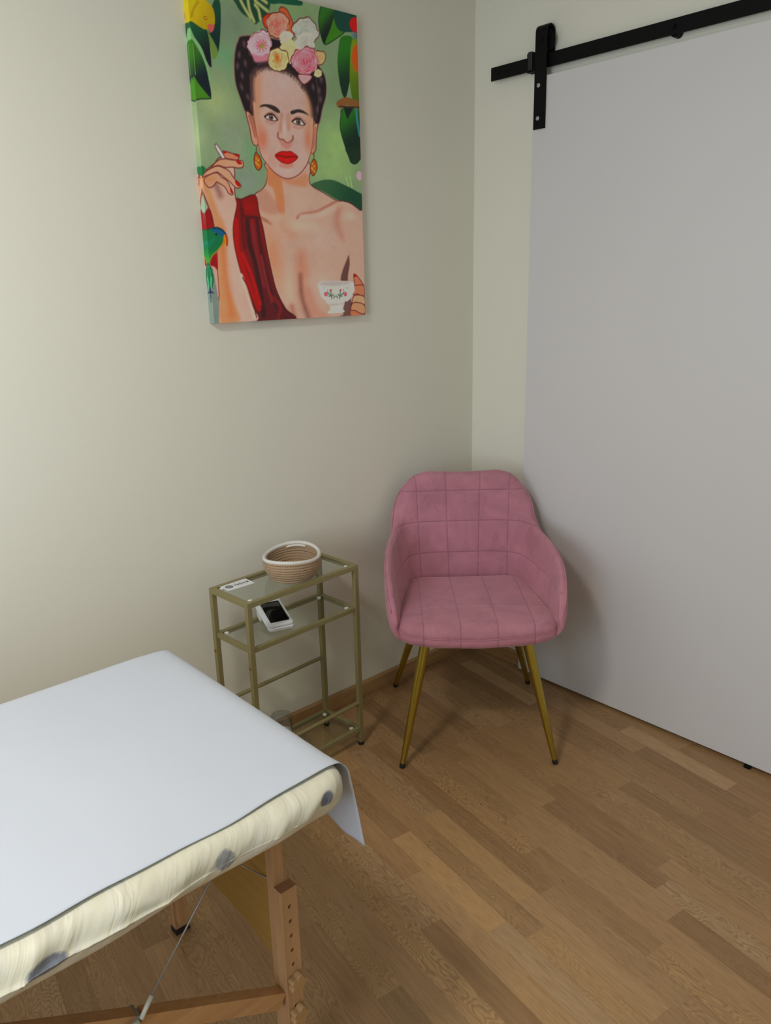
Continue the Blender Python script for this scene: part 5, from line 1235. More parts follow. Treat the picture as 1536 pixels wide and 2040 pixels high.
('S',[(30.2,75.4),(31.4,75.8),(32.5,75.5)],0.16,(169,130,92),0.16,0.45),
('B',(32.9,75.0),(0.68,0.81),(203,178,130),0.8,683.5865295615987,0),
('S',[(32.3,75.7),(33.5,75.4),(33.7,74.5)],0.16,(228,216,193),0.14,0.55),
('S',[(32.2,75.5),(33.3,75.3),(33.5,74.4)],0.16,(169,130,92),0.16,0.45),
('B',(33.7,73.8),(0.67,0.81),(216,200,160),0.8,728.5331238055438,0),
('S',[(34.0,74.8),(34.3,73.8),(33.4,72.7)],0.16,(228,216,193),0.14,0.55),
('S',[(33.8,74.7),(34.1,73.8),(33.3,72.8)],0.16,(169,130,92),0.16,0.45),
('B',(32.7,72.7),(0.67,0.86),(216,200,160),0.8,762.384350102635,0),
('S',[(33.7,73.5),(33.2,72.4),(31.8,71.8)],0.16,(228,216,193),0.14,0.55),
('S',[(33.5,73.5),(33.0,72.5),(31.8,71.9)],0.16,(169,130,92),0.16,0.45),
('B',(29.6,72.0),(0.56,0.71),(202,174,126),0.8,480.91576315127895,0),
('S',[(30.5,71.7),(29.3,71.6),(28.6,72.3)],0.16,(228,216,193),0.14,0.55),
('S',[(30.5,71.8),(29.4,71.8),(28.8,72.4)],0.16,(169,130,92),0.16,0.45),
('B',(28.8,73.0),(0.59,0.71),(211,191,149),0.8,527.1584044093439,0),
('S',[(28.9,72.3),(28.3,72.8),(28.5,73.7)],0.16,(228,216,193),0.14,0.55),
('S',[(29.0,72.4),(28.4,72.9),(28.7,73.7)],0.16,(169,130,92),0.16,0.45),
('B',(29.9,74.8),(0.59,0.71),(202,174,126),0.8,599.1479782736365,0),
('S',[(29.0,74.3),(29.7,75.1),(30.8,75.3)],0.16,(228,216,193),0.14,0.55),
('S',[(29.1,74.3),(29.8,75.0),(30.8,75.2)],0.16,(169,130,92),0.16,0.45),
('B',(31.1,75.1),(0.56,0.71),(202,174,126),0.8,633.2245297667372,0),
('S',[(30.1,75.0),(31.1,75.5),(32.1,75.3)],0.16,(228,216,193),0.14,0.55),
('S',[(30.2,74.9),(31.1,75.4),(32.0,75.1)],0.16,(169,130,92),0.16,0.45),
('B',(32.6,74.7),(0.6,0.71),(213,194,152),0.8,685.727217031061,0),
('S',[(32.1,75.3),(33.1,75.0),(33.2,74.3)],0.16,(228,216,193),0.14,0.55),
('S',[(32.0,75.2),(32.9,74.9),(33.0,74.2)],0.16,(169,130,92),0.16,0.45),
('B',(32.9,73.5),(0.59,0.76),(211,191,149),0.8,738.9116898335212,0),
('S',[(33.3,74.2),(33.4,73.4),(32.5,72.7)],0.16,(228,216,193),0.14,0.55),
('S',[(33.2,74.2),(33.2,73.4),(32.4,72.7)],0.16,(169,130,92),0.16,0.45),
('B',(31.5,72.5),(0.59,0.76),(213,195,154),0.8,787.2196609230806,0),
('S',[(32.5,72.8),(31.7,72.1),(30.6,72.0)],0.16,(228,216,193),0.14,0.55),
('S',[(32.4,72.9),(31.7,72.2),(30.6,72.1)],0.16,(169,130,92),0.16,0.45),
('B',(29.4,73.0),(0.52,0.62),(200,171,122),0.8,518.9945720709663,0),
('S',[(29.6,72.5),(29.0,72.9),(29.1,73.5)],0.16,(228,216,193),0.14,0.55),
('S',[(29.7,72.6),(29.1,72.9),(29.2,73.5)],0.16,(169,130,92),0.16,0.45),
('B',(29.6,74.2),(0.51,0.62),(200,171,122),0.8,578.5139349589201,0),
('S',[(29.0,73.7),(29.3,74.4),(30.1,74.8)],0.16,(228,216,193),0.14,0.55),
('S',[(29.1,73.7),(29.4,74.3),(30.2,74.7)],0.16,(169,130,92),0.16,0.45),
('B',(30.8,74.7),(0.51,0.62),(209,186,143),0.8,625.2554531959388,0),
('S',[(30.1,74.6),(30.8,75.0),(31.6,74.9)],0.16,(228,216,193),0.14,0.55),
('S',[(30.1,74.5),(30.8,74.9),(31.5,74.8)],0.16,(169,130,92),0.16,0.45),
('B',(32.5,74.3),(0.51,0.62),(205,178,133),0.8,700.5763680897751,0),
('S',[(32.3,74.9),(32.9,74.5),(32.8,73.8)],0.16,(228,216,193),0.14,0.55),
('S',[(32.2,74.8),(32.8,74.4),(32.7,73.8)],0.16,(169,130,92),0.16,0.45),
('B',(32.4,73.4),(0.51,0.62),(205,179,134),0.8,743.454441586541,0),
('S',[(32.9,74.0),(32.8,73.3),(32.1,72.8)],0.16,(228,216,193),0.14,0.55),
('S',[(32.7,74.0),(32.7,73.3),(32.0,72.8)],0.16,(169,130,92),0.16,0.45),
('B',(31.0,72.4),(0.49,0.62),(200,171,122),0.8,804.3598800775856,0),
('S',[(31.8,72.6),(31.0,72.1),(30.1,72.2)],0.16,(228,216,193),0.14,0.55),
('S',[(31.8,72.6),(31.0,72.2),(30.1,72.3)],0.16,(169,130,92),0.16,0.45),
('B',(30.1,74.1),(0.44,0.52),(199,167,119),0.8,584.022791529228,0),
('S',[(29.6,73.8),(29.8,74.3),(30.5,74.5)],0.16,(228,216,193),0.14,0.55),
('S',[(29.7,73.8),(29.9,74.2),(30.5,74.4)],0.16,(169,130,92),0.16,0.45),
('B',(31.0,74.4),(0.44,0.52),(204,177,131),0.8,636.2610955404721,0),
('S',[(30.5,74.4),(31.1,74.7),(31.6,74.5)],0.16,(228,216,193),0.14,0.55),
('S',[(30.5,74.4),(31.1,74.6),(31.5,74.4)],0.16,(169,130,92),0.16,0.45),
('B',(31.9,73.9),(0.42,0.53),(203,175,129),0.8,709.4009948546172,0),
('S',[(31.9,74.3),(32.3,74.1),(32.0,73.6)],0.16,(228,216,193),0.14,0.55),
('S',[(31.8,74.3),(32.2,74.0),(32.0,73.6)],0.16,(169,130,92),0.16,0.45),
('B',(31.3,73.1),(0.44,0.52),(202,172,125),0.8,780.6630469650312,0),
('S',[(31.8,73.3),(31.5,72.9),(30.9,72.8)],0.16,(228,216,193),0.14,0.55),
('S',[(31.8,73.3),(31.4,72.9),(30.9,72.8)],0.16,(169,130,92),0.16,0.45),
('B',(30.0,73.1),(0.44,0.56),(206,180,135),0.8,862.1238545723693,0),
('S',[(30.2,72.7),(29.7,72.8),(29.6,73.3)],0.16,(228,216,193),0.14,0.55),
('S',[(30.3,72.8),(29.7,72.9),(29.7,73.3)],0.16,(169,130,92),0.16,0.45),
('B',(30.9,74.0),(0.34,0.43),(206,180,136),0.8,626.0146203575323,0),
('S',[(30.5,74.1),(30.9,74.3),(31.2,74.2)],0.16,(228,216,193),0.14,0.55),
('S',[(30.6,74.0),(30.9,74.2),(31.2,74.2)],0.16,(169,130,92),0.16,0.45),
('B',(31.4,73.6),(0.36,0.43),(207,183,139),0.8,738.4975812739575,0),
('S',[(31.7,73.9),(31.7,73.6),(31.4,73.3)],0.16,(228,216,193),0.14,0.55),
('S',[(31.6,73.8),(31.7,73.6),(31.4,73.4)],0.16,(169,130,92),0.16,0.45),
('B',(30.8,73.2),(0.36,0.43),(196,160,110),0.8,812.2506516366881,0),
('S',[(31.1,73.2),(30.8,73.0),(30.5,73.1)],0.16,(228,216,193),0.14,0.55),
('S',[(31.1,73.2),(30.8,73.0),(30.5,73.2)],0.16,(169,130,92),0.16,0.45),
('B',(30.3,73.7),(0.36,0.43),(205,178,132),0.8,919.8696396789546,0),
('S',[(30.1,73.5),(30.0,73.8),(30.4,74.0)],0.16,(228,216,193),0.14,0.55),
('S',[(30.2,73.5),(30.1,73.7),(30.4,74.0)],0.16,(169,130,92),0.16,0.45),
('P',[(44.3,74.1),(44.3,73.7),(44.0,73.3),(43.6,72.9),(43.3,72.5),(42.8,72.2),(42.3,72.1),(41.7,71.9),(41.2,72.0),(40.8,72.1),(40.4,72.3),(40.1,72.5),(39.2,72.4),(39.0,72.9),(39.1,73.4),(39.3,73.9),(39.9,74.2),(40.2,74.6),(40.6,74.8),(41.0,75.1),(41.4,75.6),(41.9,75.7),(42.5,75.6),(43.0,75.6),(43.7,75.7),(44.1,75.5),(44.4,75.1),(44.5,74.6)],(204,160,110),0.15,1.0,1,N,N,(84,30,32)),
('B',(39.9,73.1),(0.45,0.52),(214,178,132),0.8,524.3560095670247,0),
('S',[(40.1,72.5),(39.5,73.0),(39.6,73.7)],0.16,(227,205,179),0.14,0.55),
('S',[(40.2,72.6),(39.6,73.0),(39.8,73.7)],0.16,(162,106,73),0.16,0.45),
('B',(40.3,74.0),(0.45,0.56),(214,178,132),0.8,560.4755296948881,0),
('S',[(39.9,73.4),(39.9,74.0),(40.6,74.6)],0.16,(227,205,179),0.14,0.55),
('S',[(40.1,73.4),(40.0,74.0),(40.7,74.5)],0.16,(162,106,73),0.16,0.45),
('B',(40.9,74.8),(0.45,0.56),(214,178,132),0.8,596.933056721866,0),
('S',[(40.0,74.3),(40.6,75.0),(41.6,75.3)],0.16,(227,205,179),0.14,0.55),
('S',[(40.2,74.3),(40.7,74.9),(41.7,75.2)],0.16,(162,106,73),0.16,0.45),
('B',(42.8,75.0),(0.45,0.56),(214,178,132),0.8,659.5563432297715,0),
('S',[(42.0,75.2),(43.0,75.3),(43.5,74.8)],0.16,(227,205,179),0.14,0.55),
('S',[(42.0,75.1),(42.9,75.2),(43.4,74.8)],0.16,(162,106,73),0.16,0.45),
('B',(43.4,74.5),(0.45,0.56),(214,178,132),0.8,696.5568280239477,0),
('S',[(43.1,75.0),(43.8,74.7),(43.8,74.0)],0.16,(227,205,179),0.14,0.55),
('S',[(43.1,74.9),(43.7,74.6),(43.6,74.0)],0.16,(162,106,73),0.16,0.45),
('B',(43.4,73.4),(0.45,0.56),(214,178,132),0.8,750.132857796346,0),
('S',[(43.9,74.0),(43.8,73.3),(42.9,72.7)],0.16,(227,205,179),0.14,0.55),
('S',[(43.8,74.0),(43.6,73.3),(42.9,72.8)],0.16,(162,106,73),0.16,0.45),
('B',(42.8,72.8),(0.45,0.56),(214,178,132),0.8,776.5139160892575,0),
('S',[(43.6,73.3),(43.0,72.6),(42.0,72.3)],0.16,(227,205,179),0.14,0.55),
('S',[(43.5,73.3),(43.0,72.7),(42.0,72.4)],0.16,(162,106,73),0.16,0.45),
('B',(40.9,72.6),(0.46,0.52),(214,178,132),0.8,840.9743485453778,0),
('S',[(41.6,72.4),(40.7,72.3),(40.2,72.8)],0.16,(227,205,179),0.14,0.55),
('S',[(41.6,72.5),(40.8,72.4),(40.3,72.9)],0.16,(162,106,73),0.16,0.45),
('B',(40.4,73.4),(0.4,0.46),(195,144,97),0.8,532.3584164667586,0),
('S',[(40.4,73.0),(40.1,73.4),(40.3,73.9)],0.16,(227,205,179),0.14,0.55),
('S',[(40.5,73.0),(40.2,73.4),(40.4,73.9)],0.16,(162,106,73),0.16,0.45),
('B',(41.3,74.6),(0.4,0.49),(206,164,119),0.8,605.6096682920613,0),
('S',[(40.7,74.3),(41.2,74.8),(41.9,74.9)],0.16,(227,205,179),0.14,0.55),
('S',[(40.8,74.3),(41.2,74.7),(41.9,74.8)],0.16,(162,106,73),0.16,0.45),
('B',(42.1,74.9),(0.4,0.49),(209,169,124),0.8,637.4650867218514,0),
('S',[(41.4,74.9),(42.2,75.1),(42.8,75.0)],0.16,(227,205,179),0.14,0.55),
('S',[(41.4,74.8),(42.1,75.1),(42.8,74.9)],0.16,(162,106,73),0.16,0.45),
('B',(43.3,74.4),(0.4,0.49),(195,144,97),0.8,700.1395090336954,0),
('S',[(43.1,74.8),(43.6,74.5),(43.6,73.9)],0.16,(227,205,179),0.14,0.55),
('S',[(43.0,74.8),(43.5,74.5),(43.4,73.9)],0.16,(162,106,73),0.16,0.45),
('B',(43.2,73.7),(0.4,0.49),(195,144,97),0.8,736.4638785601968,0),
('S',[(43.5,74.2),(43.6,73.7),(43.0,73.2)],0.16,(227,205,179),0.14,0.55),
('S',[(43.4,74.2),(43.4,73.7),(42.9,73.2)],0.16,(162,106,73),0.16,0.45),
('B',(42.0,72.8),(0.4,0.49),(206,164,118),0.8,800.682754016985,0),
('S',[(42.7,72.9),(42.1,72.5),(41.3,72.6)],0.16,(227,205,179),0.14,0.55),
('S',[(42.7,73.0),(42.0,72.6),(41.3,72.7)],0.16,(162,106,73),0.16,0.45),
('B',(40.9,73.0),(0.4,0.49),(195,144,97),0.8,851.8617965483472,0),
('S',[(41.3,72.7),(40.6,72.7),(40.4,73.2)],0.16,(227,205,179),0.14,0.55),
('S',[(41.4,72.7),(40.7,72.8),(40.5,73.2)],0.16,(162,106,73),0.16,0.45),
('B',(40.9,74.0),(0.35,0.4),(204,160,114),0.8,570.523380131514,0),
('S',[(40.6,73.7),(40.7,74.1),(41.2,74.4)],0.16,(227,205,179),0.14,0.55),
('S',[(40.7,73.7),(40.7,74.1),(41.2,74.4)],0.16,(162,106,73),0.16,0.45),
('B',(41.9,74.5),(0.35,0.43),(207,166,120),0.8,630.403302509745,0),
('S',[(41.4,74.5),(41.9,74.7),(42.4,74.6)],0.16,(227,205,179),0.14,0.55),
('S',[(41.4,74.4),(41.9,74.7),(42.4,74.6)],0.16,(162,106,73),0.16,0.45),
('B',(42.8,74.1),(0.35,0.4),(193,140,94),0.8,704.1849788559125,0),
('S',[(42.7,74.5),(43.1,74.2),(43.0,73.8)],0.16,(227,205,179),0.14,0.55),
('S',[(42.7,74.4),(43.0,74.2),(42.9,73.8)],0.16,(162,106,73),0.16,0.45),
('B',(42.6,73.4),(0.35,0.43),(205,163,118),0.8,764.8885102940562,0),
('S',[(43.0,73.7),(42.8,73.2),(42.2,73.0)],0.16,(227,205,179),0.14,0.55),
('S',[(42.9,73.7),(42.7,73.3),(42.2,73.0)],0.16,(162,106,73),0.16,0.45),
('B',(41.6,73.0),(0.35,0.4),(198,151,106),0.8,822.7905182846047,0),
('S',[(42.1,73.0),(41.5,72.8),(41.0,73.0)],0.16,(227,205,179),0.14,0.55),
('S',[(42.0,73.0),(41.5,72.8),(41.1,73.0)],0.16,(162,106,73),0.16,0.45),
('B',(40.9,73.3),(0.35,0.4),(193,140,94),0.8,872.6891363964231,0),
('S',[(41.0,73.0),(40.6,73.2),(40.6,73.6)],0.16,(227,205,179),0.14,0.55),
('S',[(41.1,73.0),(40.7,73.2),(40.7,73.6)],0.16,(162,106,73),0.16,0.45),
('B',(41.7,74.3),(0.3,0.36),(193,140,96),0.8,618.9589748466208,0),
('S',[(41.3,74.2),(41.7,74.5),(42.1,74.5)],0.16,(227,205,179),0.14,0.55),
('S',[(41.3,74.2),(41.7,74.4),(42.1,74.4)],0.16,(162,106,73),0.16,0.45),
('B',(42.4,74.1),(0.3,0.34),(190,136,91),0.8,686.9828496662616,0),
('S',[(42.3,74.3),(42.6,74.3),(42.7,74.0)],0.16,(227,205,179),0.14,0.55),
('S',[(42.3,74.3),(42.6,74.2),(42.6,74.0)],0.16,(162,106,73),0.16,0.45),
('B',(42.5,73.5),(0.3,0.34),(190,136,91),0.8,755.8812371014079,0),
('S',[(42.8,73.8),(42.7,73.5),(42.3,73.2)],0.16,(227,205,179),0.14,0.55),
('S',[(42.7,73.8),(42.6,73.5),(42.2,73.3)],0.16,(162,106,73),0.16,0.45),
('B',(41.4,73.3),(0.3,0.34),(202,157,112),0.8,843.4980908740549,0),
('S',[(41.7,73.2),(41.3,73.2),(41.1,73.4)],0.16,(227,205,179),0.14,0.55),
('S',[(41.7,73.2),(41.3,73.2),(41.2,73.4)],0.16,(162,106,73),0.16,0.45),
('B',(41.1,73.7),(0.3,0.34),(190,136,91),0.8,907.6616468631199,0),
('S',[(40.9,73.5),(40.8,73.7),(41.1,74.0)],0.16,(227,205,179),0.14,0.55),
('S',[(41.0,73.5),(40.9,73.7),(41.1,74.0)],0.16,(162,106,73),0.16,0.45),
('B',(42.1,74.0),(0.25,0.3),(200,153,108),0.8,689.1159152980086,0),
('S',[(42.1,74.1),(42.4,74.1),(42.3,73.9)],0.16,(227,205,179),0.14,0.55),
('S',[(42.1,74.1),(42.3,74.1),(42.3,73.9)],0.16,(162,106,73),0.16,0.45),
('B',(42.1,73.6),(0.24,0.28),(201,155,110),0.8,767.0584873911079,0),
('S',[(42.3,73.7),(42.2,73.5),(42.0,73.4)],0.16,(227,205,179),0.14,0.55),
('S',[(42.3,73.7),(42.2,73.5),(42.0,73.5)],0.16,(162,106,73),0.16,0.45),
('B',(41.5,73.6),(0.24,0.3),(188,132,87),0.8,873.4750356415445,0),
('S',[(41.5,73.4),(41.2,73.5),(41.3,73.7)],0.16,(227,205,179),0.14,0.55),
('S',[(41.5,73.5),(41.3,73.5),(41.3,73.7)],0.16,(162,106,73),0.16,0.45),
('B',(41.6,74.0),(0.24,0.28),(188,132,88),0.8,960.3970551012567,0),
('S',[(41.4,73.9),(41.5,74.1),(41.8,74.2)],0.16,(227,205,179),0.14,0.55),
('S',[(41.4,73.9),(41.6,74.1),(41.8,74.1)],0.16,(162,106,73),0.16,0.45),
('P',[(31.0,71.7),(31.0,71.1),(30.4,70.5),(30.2,69.9),(29.8,69.3),(29.1,68.8),(28.3,68.6),(27.6,68.2),(26.8,68.3),(26.1,68.2),(25.5,68.3),(25.0,68.6),(24.4,68.8),(24.1,69.2),(23.9,69.7),(23.8,70.2),(24.0,70.7),(23.9,71.2),(24.3,71.7),(24.6,72.1),(24.6,72.9),(25.2,73.3),(25.8,73.6),(26.5,73.9),(27.3,74.2),(28.0,74.1),(28.5,73.8),(29.2,73.8),(30.0,73.8),(30.6,73.5),(30.7,72.9),(30.8,72.3)],(206,190,134),0.15,1.0,1,N,N,(84,30,32)),
('B',(29.8,72.0),(0.67,0.81),(205,157,106),0.8,347.02754282008755,0),
('S',[(29.6,73.0),(30.4,72.2),(30.1,71.1)],0.16,(227,217,191),0.14,0.55),
('S',[(29.4,72.9),(30.2,72.1),(29.9,71.1)],0.16,(175,82,50),0.16,0.45),
('B',(28.8,70.3),(0.67,0.81),(214,202,156),0.8,399.49311470259534,0),
('S',[(29.7,71.1),(29.3,70.1),(28.1,69.5)],0.16,(227,217,191),0.14,0.55),
('S',[(29.5,71.1),(29.1,70.2),(28.0,69.6)],0.16,(175,82,50),0.16,0.45),
('B',(27.9,69.4),(0.64,0.81),(214,202,156),0.8,429.37197621502116,0),
('S',[(29.2,69.9),(28.1,69.0),(26.6,68.8)],0.16,(227,217,191),0.14,0.55),
('S',[(29.0,70.0),(28.0,69.2),(26.6,69.0)],0.16,(175,82,50),0.16,0.45),
('B',(25.7,69.4),(0.67,0.81),(214,202,156),0.8,479.34309872529997,0),
('S',[(26.7,69.1),(25.4,69.0),(24.7,69.6)],0.16,(227,217,191),0.14,0.55),
('S',[(26.7,69.2),(25.5,69.1),(24.8,69.8)],0.16,(175,82,50),0.16,0.45),
('B',(24.6,70.0),(0.64,0.81),(214,202,156),0.8,516.9397200826912,0),
('S',[(24.9,69.2),(24.0,69.8),(24.1,70.8)],0.16,(227,217,191),0.14,0.55),
('S',[(25.1,69.3),(24.2,69.9),(24.3,70.8)],0.16,(175,82,50),0.16,0.45),
('B',(24.9,72.1),(0.64,0.81),(214,202,156),0.8,576.9993090712934,0),
('S',[(24.0,71.2),(24.5,72.3),(25.8,73.0)],0.16,(227,217,191),0.14,0.55),
('S',[(24.2,71.2),(24.6,72.2),(25.9,72.9)],0.16,(175,82,50),0.16,0.45),
('B',(26.0,72.7),(0.64,0.81),(205,157,106),0.8,602.9084989502195,0),
('S',[(24.8,72.1),(25.8,73.0),(27.1,73.3)],0.16,(227,217,191),0.14,0.55),
('S',[(25.0,72.0),(25.8,72.9),(27.1,73.2)],0.16,(175,82,50),0.16,0.45),
('B',(28.5,73.0),(0.64,0.81),(214,202,156),0.8,661.4806453721825,0),
('S',[(27.5,73.3),(28.9,73.4),(29.6,72.7)],0.16,(227,217,191),0.14,0.55),
('S',[(27.5,73.2),(28.7,73.2),(29.4,72.6)],0.16,(175,82,50),0.16,0.45),
('B',(29.4,71.5),(0.59,0.71),(212,183,138),0.8,359.8932843038389,0),
('S',[(29.5,72.4),(30.0,71.6),(29.4,70.7)],0.16,(227,217,191),0.14,0.55),
('S',[(29.3,72.3),(29.8,71.6),(29.2,70.7)],0.16,(175,82,50),0.16,0.45),
('B',(27.7,69.9),(0.59,0.71),(205,145,96),0.8,427.25129799072545,0),
('S',[(28.8,70.2),(27.9,69.5),(26.8,69.4)],0.16,(227,217,191),0.14,0.55),
('S',[(28.6,70.3),(27.9,69.6),(26.8,69.5)],0.16,(175,82,50),0.16,0.45),
('B',(26.3,69.4),(0.56,0.71),(205,145,96),0.8,465.796961033859,0),
('S',[(27.4,69.3),(26.1,69.0),(25.2,69.4)],0.16,(227,217,191),0.14,0.55),
('S',[(27.3,69.4),(26.2,69.1),(25.3,69.6)],0.16,(175,82,50),0.16,0.45),
('B',(24.8,70.5),(0.56,0.71),(211,175,130),0.8,528.1516884975662,0),
('S',[(24.9,69.7),(24.3,70.3),(24.6,71.3)],0.16,(227,217,191),0.14,0.55),
('S',[(25.0,69.8),(24.4,70.4),(24.7,71.2)],0.16,(175,82,50),0.16,0.45),
('B',(25.6,72.0),(0.56,0.71),(211,178,133),0.8,582.8172185842786,0),
('S',[(24.8,71.3),(25.2,72.2),(26.3,72.7)],0.16,(227,217,191),0.14,0.55),
('S',[(24.9,71.3),(25.3,72.1),(26.3,72.6)],0.16,(175,82,50),0.16,0.45),
('B',(27.0,72.5),(0.56,0.72),(205,145,96),0.8,624.2934595678474,0),
('S',[(26.0,72.4),(26.9,72.9),(27.9,72.8)],0.16,(227,217,191),0.14,0.55),
('S',[(26.1,72.3),(26.9,72.8),(27.9,72.7)],0.16,(175,82,50),0.16,0.45),
('B',(28.5,72.5),(0.59,0.71),(205,145,96),0.8,672.038612654282,0),
('S',[(27.8,73.0),(28.9,72.9),(29.3,72.2)],0.16,(227,217,191),0.14,0.55),
('S',[(27.8,72.8),(28.8,72.8),(29.2,72.1)],0.16,(175,82,50),0.16,0.45),
('B',(28.2,70.8),(0.49,0.66),(209,158,114),0.8,393.9385201928419,0),
('S',[(28.7,71.2),(28.5,70.6),(27.8,70.2)],0.16,(227,217,191),0.14,0.55),
('S',[(28.6,71.2),(28.4,70.7),(27.8,70.3)],0.16,(175,82,50),0.16,0.45),
('B',(26.7,70.1),(0.51,0.66),(208,146,102),0.8,459.6061508136683,0),
('S',[(27.4,70.0),(26.6,69.7),(26.0,70.0)],0.16,(227,217,191),0.14,0.55),
('S',[(27.4,70.1),(26.6,69.8),(26.0,70.0)],0.16,(175,82,50),0.16,0.45),
('B',(25.6,70.5),(0.49,0.62),(204,133,86),0.8,516.4175791357158,0),
('S',[(25.8,70.0),(25.2,70.3),(25.3,70.9)],0.16,(227,217,191),0.14,0.55),
('S',[(25.9,70.1),(25.3,70.4),(25.4,71.0)],0.16,(175,82,50),0.16,0.45),
('B',(26.1,71.8),(0.49,0.62),(210,163,118),0.8,587.139991864348,0),
('S',[(25.5,71.4),(25.8,72.0),(26.6,72.3)],0.16,(227,217,191),0.14,0.55),
('S',[(25.6,71.4),(25.9,72.0),(26.7,72.2)],0.16,(175,82,50),0.16,0.45),
('B',(27.2,72.3),(0.49,0.62),(209,150,106),0.8,633.0402275401904,0),
('S',[(26.4,72.3),(27.3,72.6),(28.0,72.4)],0.16,(227,217,191),0.14,0.55),
('S',[(26.5,72.2),(27.2,72.5),(27.9,72.4)],0.16,(175,82,50),0.16,0.45),
('B',(28.6,71.8),(0.49,0.62),(204,133,86),0.8,698.4763845235367,0),
('S',[(28.4,72.4),(29.0,72.0),(28.9,71.3)],0.16,(227,217,191),0.14,0.55),
('S',[(28.3,72.3),(28.9,71.9),(28.8,71.3)],0.16,(175,82,50),0.16,0.45),
('B',(26.7,70.4),(0.42,0.52),(209,152,108),0.8,467.00549867532453,0),
('S',[(27.2,70.3),(26.6,70.1),(26.1,70.4)],0.16,(227,217,191),0.14,0.55),
('S',[(27.2,70.3),(26.6,70.2),(26.2,70.4)],0.16,(175,82,50),0.16,0.45),
('B',(26.0,70.7),(0.44,0.49),(204,121,76),0.8,520.112813744766,0),
('S',[(26.1,70.3),(25.7,70.6),(25.8,71.1)],0.16,(227,217,191),0.14,0.55),
('S',[(26.2,70.4),(25.7,70.6),(25.9,71.1)],0.16,(175,82,50),0.16,0.45),
('B',(26.8,71.8),(0.42,0.52),(208,145,101),0.8,611.492722266957,0),
('S',[(26.2,71.7),(26.7,72.1),(27.3,72.1)],0.16,(227,217,191),0.14,0.55),
('S',[(26.3,71.6),(26.7,72.0),(27.3,72.0)],0.16,(175,82,50),0.16,0.45),
('B',(27.4,71.9),(0.44,0.52),(204,121,76),0.8,651.8304586409178,0),
('S',[(27.0,72.0),(27.6,72.2),(28.0,71.9)],0.16,(227,217,191),0.14,0.55),
('S',[(27.0,72.0),(27.6,72.1),(27.9,71.8)],0.16,(175,82,50),0.16,0.45),
('B',(28.1,71.2),(0.44,0.52),(206,117,75),0.8,725.8117768016799,0),
('S',[(28.3,71.7),(28.5,71.3),(28.2,70.8)],0.16,(227,217,191),0.14,0.55),
('S',[(28.2,71.6),(28.4,71.3),(28.1,70.8)],0.16,(175,82,50),0.16,0.45),
('B',(26.5,71.1),(0.36,0.43),(204,96,54),0.8,539.6818004768182,0),
('S',[(26.4,70.8),(26.2,71.0),(26.4,71.3)],0.16,(227,217,191),0.14,0.55),
('S',[(26.4,70.9),(26.3,71.0),(26.5,71.3)],0.16,(175,82,50),0.16,0.45),
('B',(27.0,71.5),(0.34,0.43),(204,110,66),0.8,618.8791367566303,0),
('S',[(26.6,71.5),(26.9,71.8),(27.3,71.7)],0.16,(227,217,191),0.14,0.55),
('S',[(26.7,71.5),(26.9,71.7),(27.3,71.7)],0.16,(175,82,50),0.16,0.45),
('B',(27.6,71.3),(0.34,0.43),(209,152,108),0.8,717.882799282877,0),
('S',[(27.7,71.5),(27.9,71.3),(27.7,71.0)],0.16,(227,217,191),0.14,0.55),
('S',[(27.7,71.5),(27.9,71.3),(27.7,71.0)],0.16,(175,82,50),0.16,0.45),
('B',(27.2,70.8),(0.36,0.43),(205,114,71),0.8,787.5634172536242,0),
('S',[(27.5,70.9),(27.3,70.6),(27.0,70.6)],0.16,(227,217,191),0.14,0.55),
('S',[(27.5,70.9),(27.3,70.7),(27.0,70.7)],0.16,(175,82,50),0.16,0.45),
('B',(26.9,71.6),(1.01,1.65),(206,84,46),0.8,-20,0),
('P',[(41.8,72.8),(41.2,72.2),(41.2,71.5),(41.1,70.8),(40.4,70.2),(39.4,70.0),(38.9,69.4),(38.2,68.8),(37.5,68.0),(36.5,68.1),(35.6,67.9),(34.6,67.7),(34.4,68.9),(33.8,69.1),(33.3,69.4),(32.8,69.8),(32.0,70.1),(32.0,70.8),(31.6,71.4),(31.8,72.1),(32.2,72.8),(32.9,73.4),(33.2,74.0),(33.7,74.7),(34.8,74.7),(35.6,74.9),(36.3,75.4),(37.0,75.8),(37.9,76.2),(38.7,75.9),(39.6,76.0),(40.4,75.8),(40.4,74.9),(40.7,74.4),(41.2,74.0),(41.3,73.4)],(214,130,144),0.15,1.0,1,N,N,(84,30,32)),
('B',(39.5,70.7),(0.95,1.16),(204,99,116),0.8,402.7449900723964,0),
('S',[(40.9,71.8),(40.1,70.3),(38.2,69.4)],0.16,(233,200,201),0.14,0.55),
('S',[(40.6,71.8),(39.9,70.4),(38.1,69.6)],0.16,(162,43,59),0.16,0.45),
('B',(36.6,69.5),(0.91,1.09),(204,99,116),0.8,451.23297560395866,0),
('S',[(38.4,69.7),(36.5,68.9),(34.8,69.2)],0.16,(233,200,201),0.14,0.55),
('S',[(38.2,69.8),(36.5,69.1),(34.9,69.4)],0.16,(162,43,59),0.16,0.45),
('B',(34.7,69.6),(0.91,1.16),(204,99,116),0.8,482.4769366023129,0),
('S',[(36.1,69.0),(34.1,69.0),(33.1,70.0)],0.16,(233,200,201),0.14,0.55),
('S',[(36.2,69.2),(34.3,69.2),(33.4,70.2)],0.16,(162,43,59),0.16,0.45),
('B',(33.1,71.0),(0.91,1.09),(226,168,176),0.8,528.2401086214377,0),
('S',[(33.3,69.8),(32.2,70.8),(32.7,72.3)],0.16,(233,200,201),0.14,0.55),
('S',[(33.5,69.9),(32.5,70.9),(33.0,72.3)],0.16,(162,43,59),0.16,0.45),
('B',(34.3,73.8),(0.91,1.16),(204,99,116),0.8,587.0233010813645,0),
